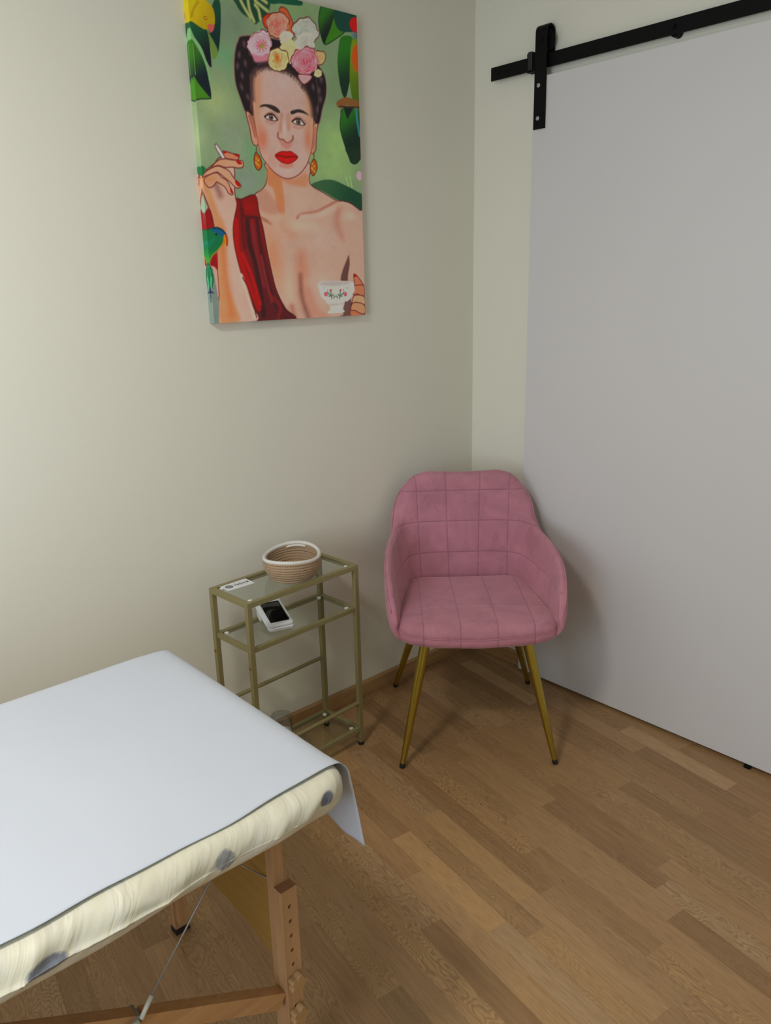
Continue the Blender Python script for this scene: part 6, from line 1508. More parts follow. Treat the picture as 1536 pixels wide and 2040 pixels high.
('S',[(32.8,72.7),(33.8,74.1),(35.7,74.9)],0.16,(233,200,201),0.14,0.55),
('S',[(33.1,72.6),(34.0,74.0),(35.8,74.7)],0.16,(162,43,59),0.16,0.45),
('B',(36.4,74.9),(0.95,1.16),(226,168,176),0.8,621.8797756306584,0),
('S',[(34.5,74.4),(36.3,75.5),(38.4,75.4)],0.16,(233,200,201),0.14,0.55),
('S',[(34.6,74.3),(36.4,75.2),(38.2,75.2)],0.16,(162,43,59),0.16,0.45),
('B',(39.6,74.8),(0.95,1.16),(204,99,116),0.8,670.0850765458581,0),
('S',[(38.1,75.5),(40.2,75.3),(41.1,74.1)],0.16,(233,200,201),0.14,0.55),
('S',[(38.0,75.3),(40.0,75.1),(40.8,74.0)],0.16,(162,43,59),0.16,0.45),
('B',(40.8,72.9),(0.95,1.09),(226,168,176),0.8,715.4876691835183,0),
('S',[(40.8,74.3),(41.7,73.1),(40.9,71.6)],0.16,(233,200,201),0.14,0.55),
('S',[(40.5,74.2),(41.3,73.0),(40.6,71.6)],0.16,(162,43,59),0.16,0.45),
('B',(37.8,70.0),(0.8,0.96),(200,89,106),0.8,430.568055708002,0),
('S',[(39.4,70.6),(38.0,69.5),(36.2,69.4)],0.16,(233,200,201),0.14,0.55),
('S',[(39.2,70.7),(37.9,69.7),(36.2,69.5)],0.16,(162,43,59),0.16,0.45),
('B',(35.5,70.0),(0.84,0.96),(221,155,164),0.8,472.67434170256865,0),
('S',[(36.8,69.7),(35.2,69.5),(34.2,70.2)],0.16,(233,200,201),0.14,0.55),
('S',[(36.8,69.9),(35.3,69.6),(34.4,70.3)],0.16,(162,43,59),0.16,0.45),
('B',(34.1,71.3),(0.8,0.96),(221,154,163),0.8,528.6569068107132,0),
('S',[(34.1,70.4),(33.3,71.1),(33.7,72.3)],0.16,(233,200,201),0.14,0.55),
('S',[(34.3,70.5),(33.5,71.2),(33.9,72.2)],0.16,(162,43,59),0.16,0.45),
('B',(35.1,73.3),(0.8,0.96),(219,147,157),0.8,587.9678762951554,0),
('S',[(33.9,72.6),(34.6,73.7),(36.0,74.2)],0.16,(233,200,201),0.14,0.55),
('S',[(34.1,72.5),(34.7,73.6),(36.1,74.1)],0.16,(162,43,59),0.16,0.45),
('B',(37.5,74.1),(0.81,0.96),(218,143,154),0.8,642.0498787833953,0),
('S',[(36.2,74.2),(37.7,74.7),(38.9,74.2)],0.16,(233,200,201),0.14,0.55),
('S',[(36.2,74.1),(37.6,74.5),(38.7,74.1)],0.16,(162,43,59),0.16,0.45),
('B',(39.8,73.6),(0.84,1.03),(200,89,106),0.8,693.7860407000724,0),
('S',[(39.2,74.5),(40.5,73.9),(40.5,72.7)],0.16,(233,200,201),0.14,0.55),
('S',[(39.0,74.4),(40.2,73.8),(40.3,72.6)],0.16,(162,43,59),0.16,0.45),
('B',(39.7,72.2),(0.84,1.03),(215,136,147),0.8,729.6584268219336,0),
('S',[(40.1,73.3),(40.5,72.2),(39.5,71.1)],0.16,(233,200,201),0.14,0.55),
('S',[(39.9,73.2),(40.2,72.2),(39.3,71.2)],0.16,(162,43,59),0.16,0.45),
('B',(35.9,70.7),(0.7,0.89),(214,133,145),0.8,474.802392710496,0),
('S',[(36.7,70.4),(35.5,70.2),(34.9,70.7)],0.16,(233,200,201),0.14,0.55),
('S',[(36.7,70.5),(35.6,70.3),(35.0,70.8)],0.16,(162,43,59),0.16,0.45),
('B',(34.8,71.1),(0.7,0.84),(214,131,143),0.8,513.070539102002,0),
('S',[(35.1,70.4),(34.2,70.8),(34.2,71.7)],0.16,(233,200,201),0.14,0.55),
('S',[(35.2,70.5),(34.4,70.9),(34.4,71.7)],0.16,(162,43,59),0.16,0.45),
('B',(34.9,72.5),(0.7,0.84),(210,118,132),0.8,566.1932646931282,0),
('S',[(34.2,71.8),(34.3,72.7),(35.3,73.3)],0.16,(233,200,201),0.14,0.55),
('S',[(34.4,71.8),(34.5,72.6),(35.4,73.3)],0.16,(162,43,59),0.16,0.45),
('B',(37.9,73.8),(0.7,0.89),(209,116,130),0.8,654.6633943573291,0),
('S',[(36.9,74.1),(38.2,74.3),(39.0,73.7)],0.16,(233,200,201),0.14,0.55),
('S',[(36.9,73.9),(38.1,74.1),(38.8,73.6)],0.16,(162,43,59),0.16,0.45),
('B',(38.8,72.7),(0.7,0.84),(197,78,97),0.8,706.3564590650612,0),
('S',[(38.7,73.5),(39.4,73.0),(39.1,72.1)],0.16,(233,200,201),0.14,0.55),
('S',[(38.6,73.4),(39.3,72.9),(39.0,72.1)],0.16,(162,43,59),0.16,0.45),
('B',(38.3,71.0),(0.7,0.84),(197,78,97),0.8,769.4695413127583,0),
('S',[(39.3,71.7),(38.7,70.7),(37.4,70.3)],0.16,(233,200,201),0.14,0.55),
('S',[(39.1,71.7),(38.6,70.8),(37.3,70.4)],0.16,(162,43,59),0.16,0.45),
('B',(35.6,71.4),(0.59,0.75),(200,89,106),0.8,505.1960972396619,0),
('S',[(35.8,70.9),(35.1,71.0),(35.0,71.7)],0.16,(233,200,201),0.14,0.55),
('S',[(35.9,71.0),(35.2,71.1),(35.1,71.7)],0.16,(162,43,59),0.16,0.45),
('B',(35.6,72.4),(0.59,0.75),(210,120,133),0.8,565.311378169849,0),
('S',[(35.1,71.9),(35.1,72.5),(35.8,72.9)],0.16,(233,200,201),0.14,0.55),
('S',[(35.2,71.9),(35.2,72.4),(35.9,72.9)],0.16,(162,43,59),0.16,0.45),
('B',(37.3,73.1),(0.59,0.71),(210,120,134),0.8,647.3123880719406,0),
('S',[(36.6,73.3),(37.5,73.5),(38.0,73.2)],0.16,(233,200,201),0.14,0.55),
('S',[(36.6,73.2),(37.4,73.4),(37.9,73.1)],0.16,(162,43,59),0.16,0.45),
('B',(38.3,72.5),(0.59,0.71),(195,73,92),0.8,710.7231738403898,0),
('S',[(38.3,73.1),(38.8,72.7),(38.5,72.0)],0.16,(233,200,201),0.14,0.55),
('S',[(38.2,73.0),(38.7,72.6),(38.4,72.0)],0.16,(162,43,59),0.16,0.45),
('B',(36.9,71.2),(0.62,0.75),(206,108,122),0.8,801.1769401519615,0),
('S',[(37.7,71.2),(37.0,70.8),(36.2,70.9)],0.16,(233,200,201),0.14,0.55),
('S',[(37.6,71.3),(37.0,70.9),(36.3,71.0)],0.16,(162,43,59),0.16,0.45),
('B',(36.2,72.3),(0.51,0.58),(190,56,77),0.8,574.957811370349,0),
('S',[(35.8,72.1),(35.8,72.5),(36.3,72.7)],0.16,(233,200,201),0.14,0.55),
('S',[(35.9,72.1),(35.9,72.5),(36.4,72.6)],0.16,(162,43,59),0.16,0.45),
('B',(37.5,72.5),(0.51,0.62),(207,110,125),0.8,693.2600790682884,0),
('S',[(37.5,72.8),(38.0,72.7),(37.9,72.3)],0.16,(233,200,201),0.14,0.55),
('S',[(37.4,72.8),(37.9,72.7),(37.8,72.3)],0.16,(162,43,59),0.16,0.45),
('B',(37.5,72.0),(0.48,0.58),(186,46,68),0.8,743.1688993452439,0),
('S',[(37.8,72.3),(37.9,71.9),(37.4,71.7)],0.16,(233,200,201),0.14,0.55),
('S',[(37.8,72.3),(37.8,72.0),(37.4,71.7)],0.16,(162,43,59),0.16,0.45),
('B',(36.5,71.6),(0.48,0.58),(190,56,77),0.8,835.8351940652657,0),
('S',[(36.8,71.4),(36.2,71.3),(36.0,71.6)],0.16,(233,200,201),0.14,0.55),
('S',[(36.8,71.5),(36.3,71.3),(36.1,71.6)],0.16,(162,43,59),0.16,0.45),
('P',[(34.2,68.4),(38.5,68.8),(38.7,67.8),(36.2,66.1),(34.6,66.9)],(214,150,156),0.2,1.0,1,N,N,(84,30,32)),
('P',[(42.6,69.9),(42.7,69.6),(42.6,69.3),(42.3,69.1),(42.0,68.9),(41.7,68.7),(41.3,68.6),(40.9,68.6),(40.6,68.6),(40.3,68.7),(39.9,68.9),(39.8,69.2),(40.1,69.5),(40.1,69.8),(40.2,70.1),(40.5,70.3),(40.8,70.5),(41.1,70.6),(41.4,70.8),(41.8,70.8),(42.1,70.6),(42.4,70.6),(42.7,70.4),(42.8,70.2)],(212,200,150),0.15,1.0,1,N,N,N),
('B',(41.4,70.4),(0.25,0.28),(220,210,170),0.8,630.6838672260973,0),
('S',[(40.9,70.4),(41.4,70.6),(42.0,70.5)],0.16,(230,221,198),0.14,0.55),
('S',[(40.9,70.3),(41.4,70.6),(41.9,70.5)],0.16,(165,137,92),0.16,0.45),
('B',(42.1,70.3),(0.25,0.3),(204,189,136),0.8,674.2934969798956,0),
('S',[(41.8,70.5),(42.3,70.4),(42.4,70.1)],0.16,(230,221,198),0.14,0.55),
('S',[(41.7,70.4),(42.2,70.4),(42.4,70.1)],0.16,(165,137,92),0.16,0.45),
('B',(42.4,69.7),(0.26,0.3),(220,210,170),0.8,731.4066365811701,0),
('S',[(42.6,70.1),(42.7,69.7),(42.3,69.3)],0.16,(230,221,198),0.14,0.55),
('S',[(42.5,70.1),(42.6,69.7),(42.3,69.3)],0.16,(165,137,92),0.16,0.45),
('B',(42.1,69.4),(0.25,0.3),(220,210,170),0.8,759.1710574300834,0),
('S',[(42.4,69.7),(42.3,69.3),(41.8,69.0)],0.16,(230,221,198),0.14,0.55),
('S',[(42.4,69.7),(42.2,69.3),(41.8,69.1)],0.16,(165,137,92),0.16,0.45),
('B',(41.4,68.9),(0.25,0.28),(220,210,170),0.8,808.0125702545716,0),
('S',[(41.9,69.0),(41.4,68.8),(40.8,68.8)],0.16,(230,221,198),0.14,0.55),
('S',[(41.9,69.0),(41.4,68.8),(40.9,68.9)],0.16,(165,137,92),0.16,0.45),
('B',(40.6,69.2),(0.25,0.3),(220,210,170),0.8,863.0680445432187,0),
('S',[(40.9,69.0),(40.4,69.1),(40.3,69.4)],0.16,(230,221,198),0.14,0.55),
('S',[(40.9,69.0),(40.5,69.1),(40.4,69.4)],0.16,(165,137,92),0.16,0.45),
('B',(40.2,69.5),(0.25,0.28),(220,210,170),0.8,899.5782883542131,0),
('S',[(40.2,69.1),(40.0,69.5),(40.3,69.9)],0.16,(230,221,198),0.14,0.55),
('S',[(40.3,69.2),(40.1,69.5),(40.3,69.9)],0.16,(165,137,92),0.16,0.45),
('B',(40.7,70.2),(0.25,0.3),(220,210,170),0.8,948.1663101691711,0),
('S',[(40.3,69.9),(40.5,70.3),(41.1,70.5)],0.16,(230,221,198),0.14,0.55),
('S',[(40.3,69.9),(40.6,70.2),(41.1,70.4)],0.16,(165,137,92),0.16,0.45),
('B',(41.7,70.3),(0.23,0.25),(201,185,131),0.8,651.6629192986774,0),
('S',[(41.3,70.4),(41.8,70.5),(42.2,70.3)],0.16,(230,221,198),0.14,0.55),
('S',[(41.3,70.4),(41.8,70.4),(42.1,70.2)],0.16,(165,137,92),0.16,0.45),
('B',(42.1,70.0),(0.22,0.27),(216,205,163),0.8,697.5733606861226,0),
('S',[(42.0,70.2),(42.3,70.1),(42.3,69.8)],0.16,(230,221,198),0.14,0.55),
('S',[(41.9,70.2),(42.2,70.1),(42.2,69.8)],0.16,(165,137,92),0.16,0.45),
('B',(41.9,69.4),(0.22,0.27),(214,202,159),0.8,766.4626992341791,0),
('S',[(42.2,69.6),(42.0,69.3),(41.6,69.1)],0.16,(230,221,198),0.14,0.55),
('S',[(42.1,69.6),(42.0,69.3),(41.6,69.2)],0.16,(165,137,92),0.16,0.45),
('B',(41.5,69.1),(0.22,0.27),(213,201,157),0.8,802.2997453228006,0),
('S',[(41.9,69.2),(41.5,69.0),(41.0,69.0)],0.16,(230,221,198),0.14,0.55),
('S',[(41.8,69.2),(41.5,69.0),(41.1,69.0)],0.16,(165,137,92),0.16,0.45),
('B',(40.8,69.2),(0.22,0.27),(215,204,161),0.8,851.8209228974979,0),
('S',[(41.1,69.0),(40.7,69.1),(40.5,69.3)],0.16,(230,221,198),0.14,0.55),
('S',[(41.1,69.1),(40.7,69.1),(40.6,69.4)],0.16,(165,137,92),0.16,0.45),
('B',(40.6,69.9),(0.22,0.27),(212,199,154),0.8,925.2203218038148,0),
('S',[(40.4,69.6),(40.4,69.9),(40.8,70.2)],0.16,(230,221,198),0.14,0.55),
('S',[(40.5,69.6),(40.5,69.9),(40.8,70.1)],0.16,(165,137,92),0.16,0.45),
('B',(41.0,70.1),(0.22,0.27),(201,185,131),0.8,957.1004089093626,0),
('S',[(40.6,69.9),(40.9,70.2),(41.3,70.3)],0.16,(230,221,198),0.14,0.55),
('S',[(40.7,69.9),(40.9,70.2),(41.3,70.3)],0.16,(165,137,92),0.16,0.45),
('B',(41.9,69.9),(0.19,0.22),(198,182,126),0.8,694.5086443416194,0),
('S',[(41.8,70.1),(42.0,70.0),(42.0,69.8)],0.16,(230,221,198),0.14,0.55),
('S',[(41.8,70.1),(42.0,70.0),(42.0,69.8)],0.16,(165,137,92),0.16,0.45),
('B',(41.9,69.6),(0.19,0.22),(198,182,126),0.8,741.6508757012313,0),
('S',[(42.0,69.8),(42.1,69.6),(41.8,69.4)],0.16,(230,221,198),0.14,0.55),
('S',[(42.0,69.8),(42.0,69.6),(41.8,69.4)],0.16,(165,137,92),0.16,0.45),
('B',(41.4,69.3),(0.19,0.23),(213,200,156),0.8,805.1222374103374,0),
('S',[(41.7,69.3),(41.4,69.2),(41.1,69.2)],0.16,(230,221,198),0.14,0.55),
('S',[(41.7,69.4),(41.4,69.2),(41.1,69.3)],0.16,(165,137,92),0.16,0.45),
('B',(40.9,69.4),(0.19,0.22),(210,196,150),0.8,872.7356185889322,0),
('S',[(41.0,69.3),(40.7,69.4),(40.7,69.6)],0.16,(230,221,198),0.14,0.55),
('S',[(41.0,69.3),(40.8,69.4),(40.8,69.6)],0.16,(165,137,92),0.16,0.45),
('B',(40.8,69.8),(0.19,0.22),(207,193,145),0.8,928.849817785621,0),
('S',[(40.6,69.6),(40.7,69.9),(41.0,70.1)],0.16,(230,221,198),0.14,0.55),
('S',[(40.7,69.6),(40.7,69.9),(41.0,70.1)],0.16,(165,137,92),0.16,0.45),
('B',(41.5,70.1),(0.19,0.23),(204,189,138),0.8,1001.2493446779722,0),
('S',[(41.2,70.1),(41.5,70.2),(41.8,70.1)],0.16,(230,221,198),0.14,0.55),
('S',[(41.2,70.1),(41.5,70.2),(41.8,70.1)],0.16,(165,137,92),0.16,0.45),
('B',(41.7,69.6),(0.16,0.2),(199,182,128),0.8,749.694444824453,0),
('S',[(41.8,69.7),(41.8,69.6),(41.6,69.5)],0.16,(230,221,198),0.14,0.55),
('S',[(41.8,69.7),(41.8,69.6),(41.6,69.5)],0.16,(165,137,92),0.16,0.45),
('B',(41.3,69.4),(0.16,0.18),(196,178,121),0.8,826.1081509033213,0),
('S',[(41.4,69.4),(41.2,69.3),(41.1,69.4)],0.16,(230,221,198),0.14,0.55),
('S',[(41.4,69.4),(41.2,69.3),(41.1,69.4)],0.16,(165,137,92),0.16,0.45),
('B',(41.0,69.6),(0.16,0.18),(209,195,148),0.8,896.0124057974964,0),
('S',[(40.9,69.5),(40.8,69.6),(40.9,69.8)],0.16,(230,221,198),0.14,0.55),
('S',[(41.0,69.5),(40.8,69.6),(40.9,69.8)],0.16,(165,137,92),0.16,0.45),
('B',(41.0,69.8),(0.16,0.18),(199,183,129),0.8,937.6466476248818,0),
('S',[(40.9,69.7),(40.9,69.9),(41.2,70.0)],0.16,(230,221,198),0.14,0.55),
('S',[(40.9,69.7),(40.9,69.9),(41.2,70.0)],0.16,(165,137,92),0.16,0.45),
('B',(41.6,70.0),(0.16,0.2),(206,191,142),0.8,1017.5049049834369,0),
('S',[(41.4,70.1),(41.7,70.1),(41.8,70.0)],0.16,(230,221,198),0.14,0.55),
('S',[(41.4,70.0),(41.6,70.1),(41.8,70.0)],0.16,(165,137,92),0.16,0.45),
('B',(41.4,69.6),(0.13,0.16),(203,187,136),0.8,795.6480774983693,0),
('S',[(41.6,69.6),(41.4,69.5),(41.3,69.5)],0.16,(230,221,198),0.14,0.55),
('S',[(41.5,69.6),(41.4,69.5),(41.3,69.5)],0.16,(165,137,92),0.16,0.45),
('B',(41.1,69.7),(0.14,0.16),(202,186,134),0.8,902.9250600709859,0),
('S',[(41.1,69.6),(41.0,69.7),(41.1,69.8)],0.16,(230,221,198),0.14,0.55),
('S',[(41.1,69.6),(41.0,69.7),(41.1,69.8)],0.16,(165,137,92),0.16,0.45),
('B',(41.4,69.8),(0.14,0.15),(202,186,134),0.8,1009.0347826760715,0),
('S',[(41.4,69.9),(41.5,69.9),(41.6,69.9)],0.16,(230,221,198),0.14,0.55),
('S',[(41.4,69.9),(41.5,69.9),(41.6,69.9)],0.16,(165,137,92),0.16,0.45),
('B',(41.6,69.7),(0.13,0.15),(200,183,130),0.8,1077.8103230431027,0),
('S',[(41.6,69.8),(41.7,69.8),(41.6,69.7)],0.16,(230,221,198),0.14,0.55),
('S',[(41.6,69.8),(41.7,69.7),(41.6,69.7)],0.16,(165,137,92),0.16,0.45),
('P',[(52.5,12.8),(54.0,12.3),(56.6,9.4),(56.7,6.0),(56.4,-0.3),(50.8,-0.1),(51.1,3.5),(52.4,6.1),(51.8,7.8),(52.7,9.5)],(186,112,88),0.12,1.0,1,N,N,(84,30,32)),
('P',[(52.2,9.0),(54.2,9.5),(56.7,9.2),(56.6,6.0),(53.9,6.7),(52.2,6.6)],(190,116,92),0.12,1.0,1,N,N,(84,30,32)),
('P',[(51.4,3.5),(52.2,6.0),(54.1,6.4),(56.8,5.7),(56.7,3.2),(53.1,4.2)],(200,150,122),0.12,1.0,1,N,N,(84,30,32)),
('P',[(50.9,1.7),(51.3,3.5),(53.1,4.1),(56.7,3.1),(56.5,0.2),(52.4,1.6)],(196,138,108),0.12,1.0,1,N,N,(84,30,32)),
('P',[(52.5,12.8),(53.4,12.9),(54.2,12.2),(52.5,12.1)],(150,40,34),0.1,1.0,1,N,N,N),
('P',[(37.8,10.2),(39.1,10.8),(44.6,11.0),(51.1,10.7),(52.6,9.8),(52.3,7.8),(50.9,5.4),(48.7,4.7),(48.0,3.4),(47.4,2.3),(48.2,1.5),(47.2,1.1),(42.2,1.0),(41.2,1.3),(42.3,2.5),(41.7,3.9),(40.2,5.2),(38.7,6.7),(38.1,8.7)],(196,190,184),0.12,1.0,1,N,N,N),
('P',[(38.1,9.9),(41.4,9.5),(46.2,9.5),(50.4,9.9),(51.1,10.4),(47.2,10.8),(41.5,10.9),(38.8,10.6)],(172,164,164),0.4,0.9,1,N,N,N),
('S',[(42.2,3.7),(48.0,3.8)],0.5,(168,158,150),0.3,0.8),
('S',[(41.1,4.5),(47.8,4.4)],0.5,(206,202,196),0.3,0.8),
('S',[(51.0,8.8),(52.3,8.1),(51.1,6.6),(50.2,5.5),(49.2,4.9)],0.9,(204,200,194),0.2,1.0),
('B',(48.7,6.8),(0.74,0.7),(196,84,96),0.95,0,1),
('B',(48.5,7.0),(0.34,0.36),(222,140,146),0.9,0,0),
('B',(46.8,8.0),(0.48,0.41),(190,76,92),0.95,0,1),
('S',[(48.2,7.4),(47.3,6.8),(46.3,6.3)],0.4,(84,108,92),0.12,1.0),
('S',[(46.7,7.7),(46.5,6.5),(46.3,5.5)],0.4,(84,108,92),0.12,1.0),
('S',[(45.7,6.8),(46.3,6.3)],0.4,(84,108,92),0.12,1.0),
('S',[(47.4,6.2),(46.3,6.4)],0.4,(84,108,92),0.12,1.0),
('S',[(45.5,5.8),(45.0,6.3)],0.4,(84,108,92),0.12,1.0),
('B',(49.7,8.7),(0.22,0.17),(120,124,130),0.8,0,1),
('B',(48.0,8.1),(0.2,0.17),(90,90,96),0.8,0,1),
('B',(40.8,7.0),(0.74,0.7),(196,84,96),0.95,0,1),
('B',(41.0,7.2),(0.32,0.36),(222,140,146),0.9,0,0),
('B',(42.8,8.1),(0.48,0.41),(190,76,92),0.95,0,1),
('S',[(41.4,7.6),(42.2,7.0),(43.1,6.3)],0.4,(84,108,92),0.12,1.0),
('S',[(42.9,7.8),(43.0,6.6),(43.1,5.6)],0.4,(84,108,92),0.12,1.0),
('S',[(43.8,6.8),(43.1,6.3)],0.4,(84,108,92),0.12,1.0),
('S',[(42.0,6.4),(43.1,6.5)],0.4,(84,108,92),0.12,1.0),
('S',[(43.9,5.8),(44.4,6.3)],0.4,(84,108,92),0.12,1.0),
('B',(40.1,8.9),(0.22,0.17),(120,124,130),0.8,0,1),
('B',(41.6,8.3),(0.19,0.17),(90,90,96),0.8,0,1),
]

CW, CH, CT = 57.0, 87.4, 2.4
GAIN = 1.85
def catmull(p, closed=True, k=6):
    p = [np.array(q, float) for q in p]; n = len(p); out = []
    rng = range(n) if closed else range(n - 1)
    for i in rng:
        a, b, c_, d = (p[(i - 1) % n], p[i], p[(i + 1) % n], p[(i + 2) % n]) if closed else (p[max(i - 1, 0)], p[i], p[i + 1], p[min(i + 2, n - 1)])
        for j in range(k):
            t_ = j / k
            out.append(.5 * ((2 * b) + (-a + c_) * t_ + (2 * a - 5 * b + 4 * c_ - d) * t_ ** 2 + (-a + 3 * b - 3 * c_ + d) * t_ ** 3))
    if not closed: out.append(p[-1])
    return np.array(out)
def seg_dist(X, Y, P, closed):
    d = np.full(X.shape, 1e9)
    n = len(P)
    for i in range(n if closed else n - 1):
        a = P[i]; b = P[(i + 1) % n]; ab = b - a; L = (ab ** 2).sum() + 1e-12
        t_ = np.clip(((X - a[0]) * ab[0] + (Y - a[1]) * ab[1]) / L, 0, 1)
        d = np.minimum(d, (X - a[0] - t_ * ab[0]) ** 2 + (Y - a[1] - t_ * ab[1]) ** 2)
    return np.sqrt(d)
def inside(X, Y, P):
    r = np.zeros(X.shape, bool); n = len(P); j = n - 1
    for i in range(n):
        xi, yi = P[i]; xj, yj = P[j]
        if yi != yj:
            r ^= ((yi > Y) != (yj > Y)) & (X < (xj - xi) * (Y - yi) / (yj - yi) + xi)
        j = i
    return r
def paint(gx, gy):
    """colours of the print on a regular grid (display values 0..255)"""
    NX, NY = len(gx), len(gy)
    img = np.zeros((NY, NX, 3)); img[:] = (118, 138, 108)
    def win(P, m):
        x0, x1 = np.searchsorted(gx, [P[:, 0].min() - m, P[:, 0].max() + m]); y0, y1 = np.searchsorted(gy, [P[:, 1].min() - m, P[:, 1].max() + m])
        return x0, x1, y0, y1
    first = True
    rs = np.random.RandomState(5)
    for A in ART:
        k = A[0]
        if k == 'B':
            _, p, r, c_, al, ro, hard = A
            m = max(r) * 1.6; P = np.array([[p[0] - m, p[1] - m], [p[0] + m, p[1] + m]])
            x0, x1, y0, y1 = win(P, 0)
            if x1 <= x0 or y1 <= y0: continue
            X, Y = np.meshgrid(gx[x0:x1], gy[y0:y1]); a = math.radians(-ro)
            dx, dy = X - p[0], Y - p[1]; u = dx * math.cos(a) + dy * math.sin(a); v = -dx * math.sin(a) + dy * math.cos(a)
            q = np.sqrt((u / r[0]) ** 2 + (v / r[1]) ** 2)
            w = np.clip((1.04 - q) / .12, 0, 1) if hard else np.clip(1.25 - q, 0, 1) ** 1.3 / 1.25 ** 1.3 * 1.15
            w = np.clip(w, 0, 1) * al
            img[y0:y1, x0:x1] += (np.array(c_) - img[y0:y1, x0:x1]) * w[..., None]
        elif k == 'S':
            _, pts, wd, c_, soft, al = A
            P = catmull(pts, False, 5) if len(pts) > 2 else np.array(pts, float)
            x0, x1, y0, y1 = win(P, wd + soft * 2)
            if x1 <= x0 or y1 <= y0: continue
            X, Y = np.meshgrid(gx[x0:x1], gy[y0:y1]); d = seg_dist(X, Y, P, False)
            w = np.clip((wd / 2 + soft - d) / (2 * soft), 0, 1); w = w * w * (3 - 2 * w) * al
            img[y0:y1, x0:x1] += (np.array(c_) - img[y0:y1, x0:x1]) * w[..., None]
        else:
            _, pts, c_, soft, al, smooth, c2, g_, line = A
            P = catmull(pts, True, 4) if smooth else np.array(pts, float)
            x0, x1, y0, y1 = win(P, soft * 2 + .4)
            if x1 <= x0 or y1 <= y0: continue
            X, Y = np.meshgrid(gx[x0:x1], gy[y0:y1]); d = seg_dist(X, Y, P, True); ins = inside(X, Y, P)
            sd = np.where(ins, d, -d); w = np.clip((sd + soft) / (2 * soft), 0, 1); w = w * w * (3 - 2 * w) * al
            cc_ = np.zeros(X.shape + (3,)); cc_[:] = c_
            if c2 and g_:
                a, b = np.array(g_[0]), np.array(g_[1]); ab = b - a
                t_ = np.clip(((X - a[0]) * ab[0] + (Y - a[1]) * ab[1]) / (ab @ ab), 0, 1)[..., None]; t_ = t_ * t_ * (3 - 2 * t_)
                cc_ = cc_ * (1 - t_) + np.array(c2) * t_
            elif c2:
                t_ = np.linspace(0, 1, X.shape[0])[:, None, None]; cc_ = cc_ * t_ + np.array(c2) * (1 - t_)
            img[y0:y1, x0:x1] += (cc_ - img[y0:y1, x0:x1]) * w[..., None]
            if line:
                w = np.clip((.15 + .1 - d) / .2, 0, 1) * .85
                img[y0:y1, x0:x1] += (np.array(line) - img[y0:y1, x0:x1]) * w[..., None]
    # slight painterly unevenness
    def vnoise(cell):
        n0 = rs.rand(int(NY / cell) + 3, int(NX / cell) + 3); yy = np.arange(NY) / cell; xx = np.arange(NX) / cell
        yi = yy.astype(int); xi = xx.astype(int); fy_ = (yy - yi)[:, None]; fx_ = (xx - xi)[None, :]
        a = n0[yi][:, xi]; b = n0[yi][:, xi + 1]; c_ = n0[yi + 1][:, xi]; d = n0[yi + 1][:, xi + 1]
        return (a * (1 - fx_) + b * fx_) * (1 - fy_) + (c_ * (1 - fx_) + d * fx_) * fy_
    nz = vnoise(14) * .5 + vnoise(5) * .3 + vnoise(2.2) * .2 - .5
    img *= (1 + .10 * nz)[..., None]
    return np.clip(img, 3, 250)
def build_canvas():
    dx = .19
    off = 4                                    # the print is mirrored a little way round the left fold
    gx = (np.arange(int(CW / dx) + 1 + off) - off) * dx; gy = np.linspace(0, CH, int(CH / dx) + 1)
    img = paint(gx, gy) / 255.0
    L = np.where(img <= .04045, img / 12.92, ((img + .055) / 1.055) ** 2.4) * GAIN
    # punchier print
    lum = L.mean(axis=2, keepdims=True); L = np.clip(lum + (L - lum) * 1.18, .004, .92)
    NX, NY = len(gx) - off, len(gy); e = int(round(CT / dx)); gx0 = gx[off:]
    # wrap the print round the stretcher: the edge mirrors the front
    vs = []; cs_ = []; idx = -np.ones((NY + 2 * e, NX + 2 * e), int)
    r = .25
    for j in range(-e, NY + e):
        for i in range(-e, NX + e):
            oi = i < 0 or i >= NX; oj = j < 0 or j >= NY
            if oi and oj: continue
            ii = (i + off if i >= -off else -i - off) if i < 0 else off + (2 * (NX - 1) - i if i >= NX else i); jj = -j if j < 0 else (2 * (NY - 1) - j if j >= NY else j)
            x = gx0[min(max(i, 0), NX - 1)]; z = gy[min(max(j, 0), NY - 1)]
            dep = dx * max(-i, i - NX + 1, -j, j - NY + 1, 0)
            idx[j + e, i + e] = len(vs)
            vs.append((x / 100, dep / 100, z / 100)); cs_.append(L[jj, ii])
    fs = []
    for j in range(NY + 2 * e - 1):
        for i in range(NX + 2 * e - 1):
            a, b, c_, d = idx[j, i], idx[j, i + 1], idx[j + 1, i + 1], idx[j + 1, i]
            if min(a, b, c_, d) >= 0: fs.append((a, b, c_, d))
    return vs, fs, np.array(cs_)
t = NT('printed_canvas'); att = t.n('ShaderNodeVertexColor', layer_name='tone').outputs[0]
o = t.obj(); wv = t.n('ShaderNodeTexWave', inp={'Scale': 400.0}); t.l(o, wv.inputs[0])
t.set(Base_Color=att, Roughness=.42, Specular_IOR_Level=.35); t.bump(wv.outputs[1], .03, .0005); M['canvas'] = t.m
pic = thing('canvas_picture', 'unframed canvas print of a dark-haired woman with a flower crown on the wall', 'picture', (-1.103, -.0125, 1.399))
cv_, cf_, cc_ = build_canvas()
mesh_obj('canvas', cv_, cf_, M['canvas'], pic, smooth=False, cols=cc_)
mb = MB(); w_, h_ = CW / 100, CH / 100
for a in ((.003, .035, .003, h_ - .003), (w_ - .035, w_ - .003, .003, h_ - .003), (.035, w_ - .035, .003, .035), (.035, w_ - .035, h_ - .035, h_ - .003)):
    mb.box(a[0], a[1], .002, .0225, a[2], a[3])
mb.build('stretcher_frame', M['beech_z'], pic)

